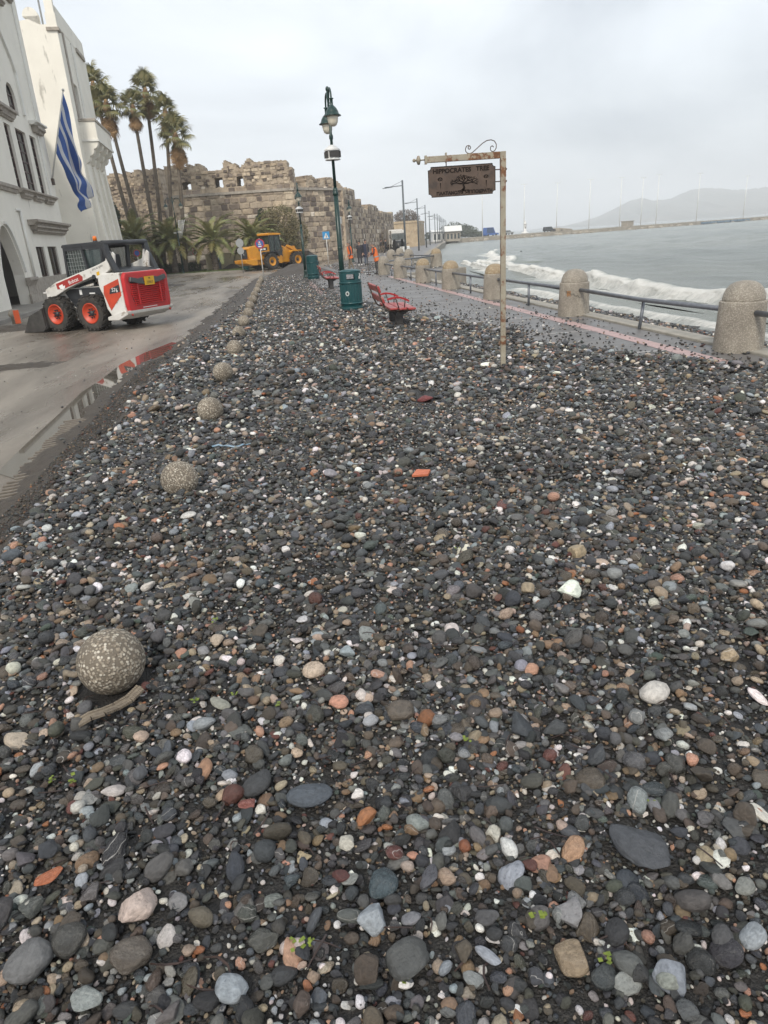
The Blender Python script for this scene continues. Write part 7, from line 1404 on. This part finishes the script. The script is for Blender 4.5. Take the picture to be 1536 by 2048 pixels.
for k, px in enumerate((858, 868, 884, 901, 908, 915, 924, 931, 936, 944, 952, 961, 969)):
    v = 300+8*(k % 3); p = ATV(px, 470, v); s_ = (2.2, 2.0, 2.2, 4.0, 4.6, 4.2, 2.6, 3.6, 3.4, 2.0, 1.8, 1.6, 1.4)[k]
    tree('shore_tree', (p.x, p.y, -.2), [(-s_*.6, 0, s_*.7, s_*.8, s_*.7, s_*.55), (s_*.5, 0, s_*.75, s_*.9, s_*.7, s_*.6), (0, 0, s_*1.05, s_*.7, s_*.6, s_*.5)], 700, .35, M_fartree, 'dark rounded tree on the far shore, %s from the far fort' % (ORD+['thirteenth'])[k], 'tree', .2, 20+k, 'trees on the far shore')
b = MB(); p0, p1 = ATV(840, 472, 296), ATV(985, 462, 330); b.prism([tuple(p0[:2]), tuple(p1[:2]), (p1.x+5, p1.y+60), (p0.x-40, p0.y+60)], -3, -.3, 'xy'); tag(b.build('far_shore', M_ground), kind='structure')
# mountains beyond the bay
M_hill = mat('mountain_rock', (0.10, 0.11, 0.09), .95, (0.17, 0.16, 0.13), .004, bump=8, bscale=.01)  # plain rock tones, no haze in the colour
RG = [(1060, 461), (1100, 456), (1140, 451), (1165, 447), (1200, 434), (1235, 418), (1258, 402), (1282, 396), (1305, 401), (1325, 400), (1345, 396), (1360, 388), (1385, 379), (1410, 376), (1445, 377), (1470, 380), (1500, 378), (1536, 374), (1600, 364), (1700, 360), (1850, 372), (2000, 360), (2200, 352)]
vs = []; nr_ = 9; v0 = 2400.0; xs_ = np.interp(np.linspace(0, len(RG)-1, 140), range(len(RG)), [q[0] for q in RG]); ys_ = np.interp(xs_, [q[0] for q in RG], [q[1] for q in RG])
for i, (px, py) in enumerate(zip(xs_, ys_)):
    top_ = ATV(px, py, v0)
    for j in range(nr_):
        t_ = j/(nr_-1); v = v0-550*(1-t_) if j < nr_-1 else v0; q = ATV(px, py, v0); uu = q.x*math.cos(YAW)-q.y*math.sin(YAW); pp = CFP(uu*(1-.0*(1-t_)), v); z = -3+(top_.z+3)*t_**1.3+(12*noise.noise(Vector((i*.3, j*.7, 1)))*math.sin(math.pi*t_)+4*noise.noise(Vector((i*.9, j, 3)))*t_); vs.append((pp.x, pp.y, z))
    pp = CFP(top_.x*math.cos(YAW)-top_.y*math.sin(YAW), v0+550); vs.append((pp.x, pp.y, -3))
n_ = nr_+1; b = MB(); b.add(vs, [(i*n_+j, (i+1)*n_+j, (i+1)*n_+j+1, i*n_+j+1) for i in range(len(xs_)-1) for j in range(n_-1)], True); tag(b.build('mountains', M_hill), kind='structure')
# haze: even air from the viewpoint to beyond the mountains
b = MB(); b.box(-3800, 3800, -3800, 3800, -4.5, 150); hz = b.build('haze', None); hz.data.materials.clear()
m = bpy.data.materials.new('haze_air'); m.use_nodes = True; nt = m.node_tree; nt.nodes.clear(); o_ = N(nt, 'ShaderNodeOutputMaterial'); pv = N(nt, 'ShaderNodeVolumePrincipled', inp={'Density': HAZE, 'Color': (0.95, 0.97, 1.0, 1), 'Anisotropy': 0.0}); L(nt, pv.outputs[0], o_.inputs['Volume']); hz.data.materials.append(m)
for gm in (M_cglass,): gm.node_tree.nodes['Principled BSDF'].inputs['Alpha'].default_value = 0.45
tag(hz, 'pale sea haze filling the air over the bay', 'haze', kind='stuff')
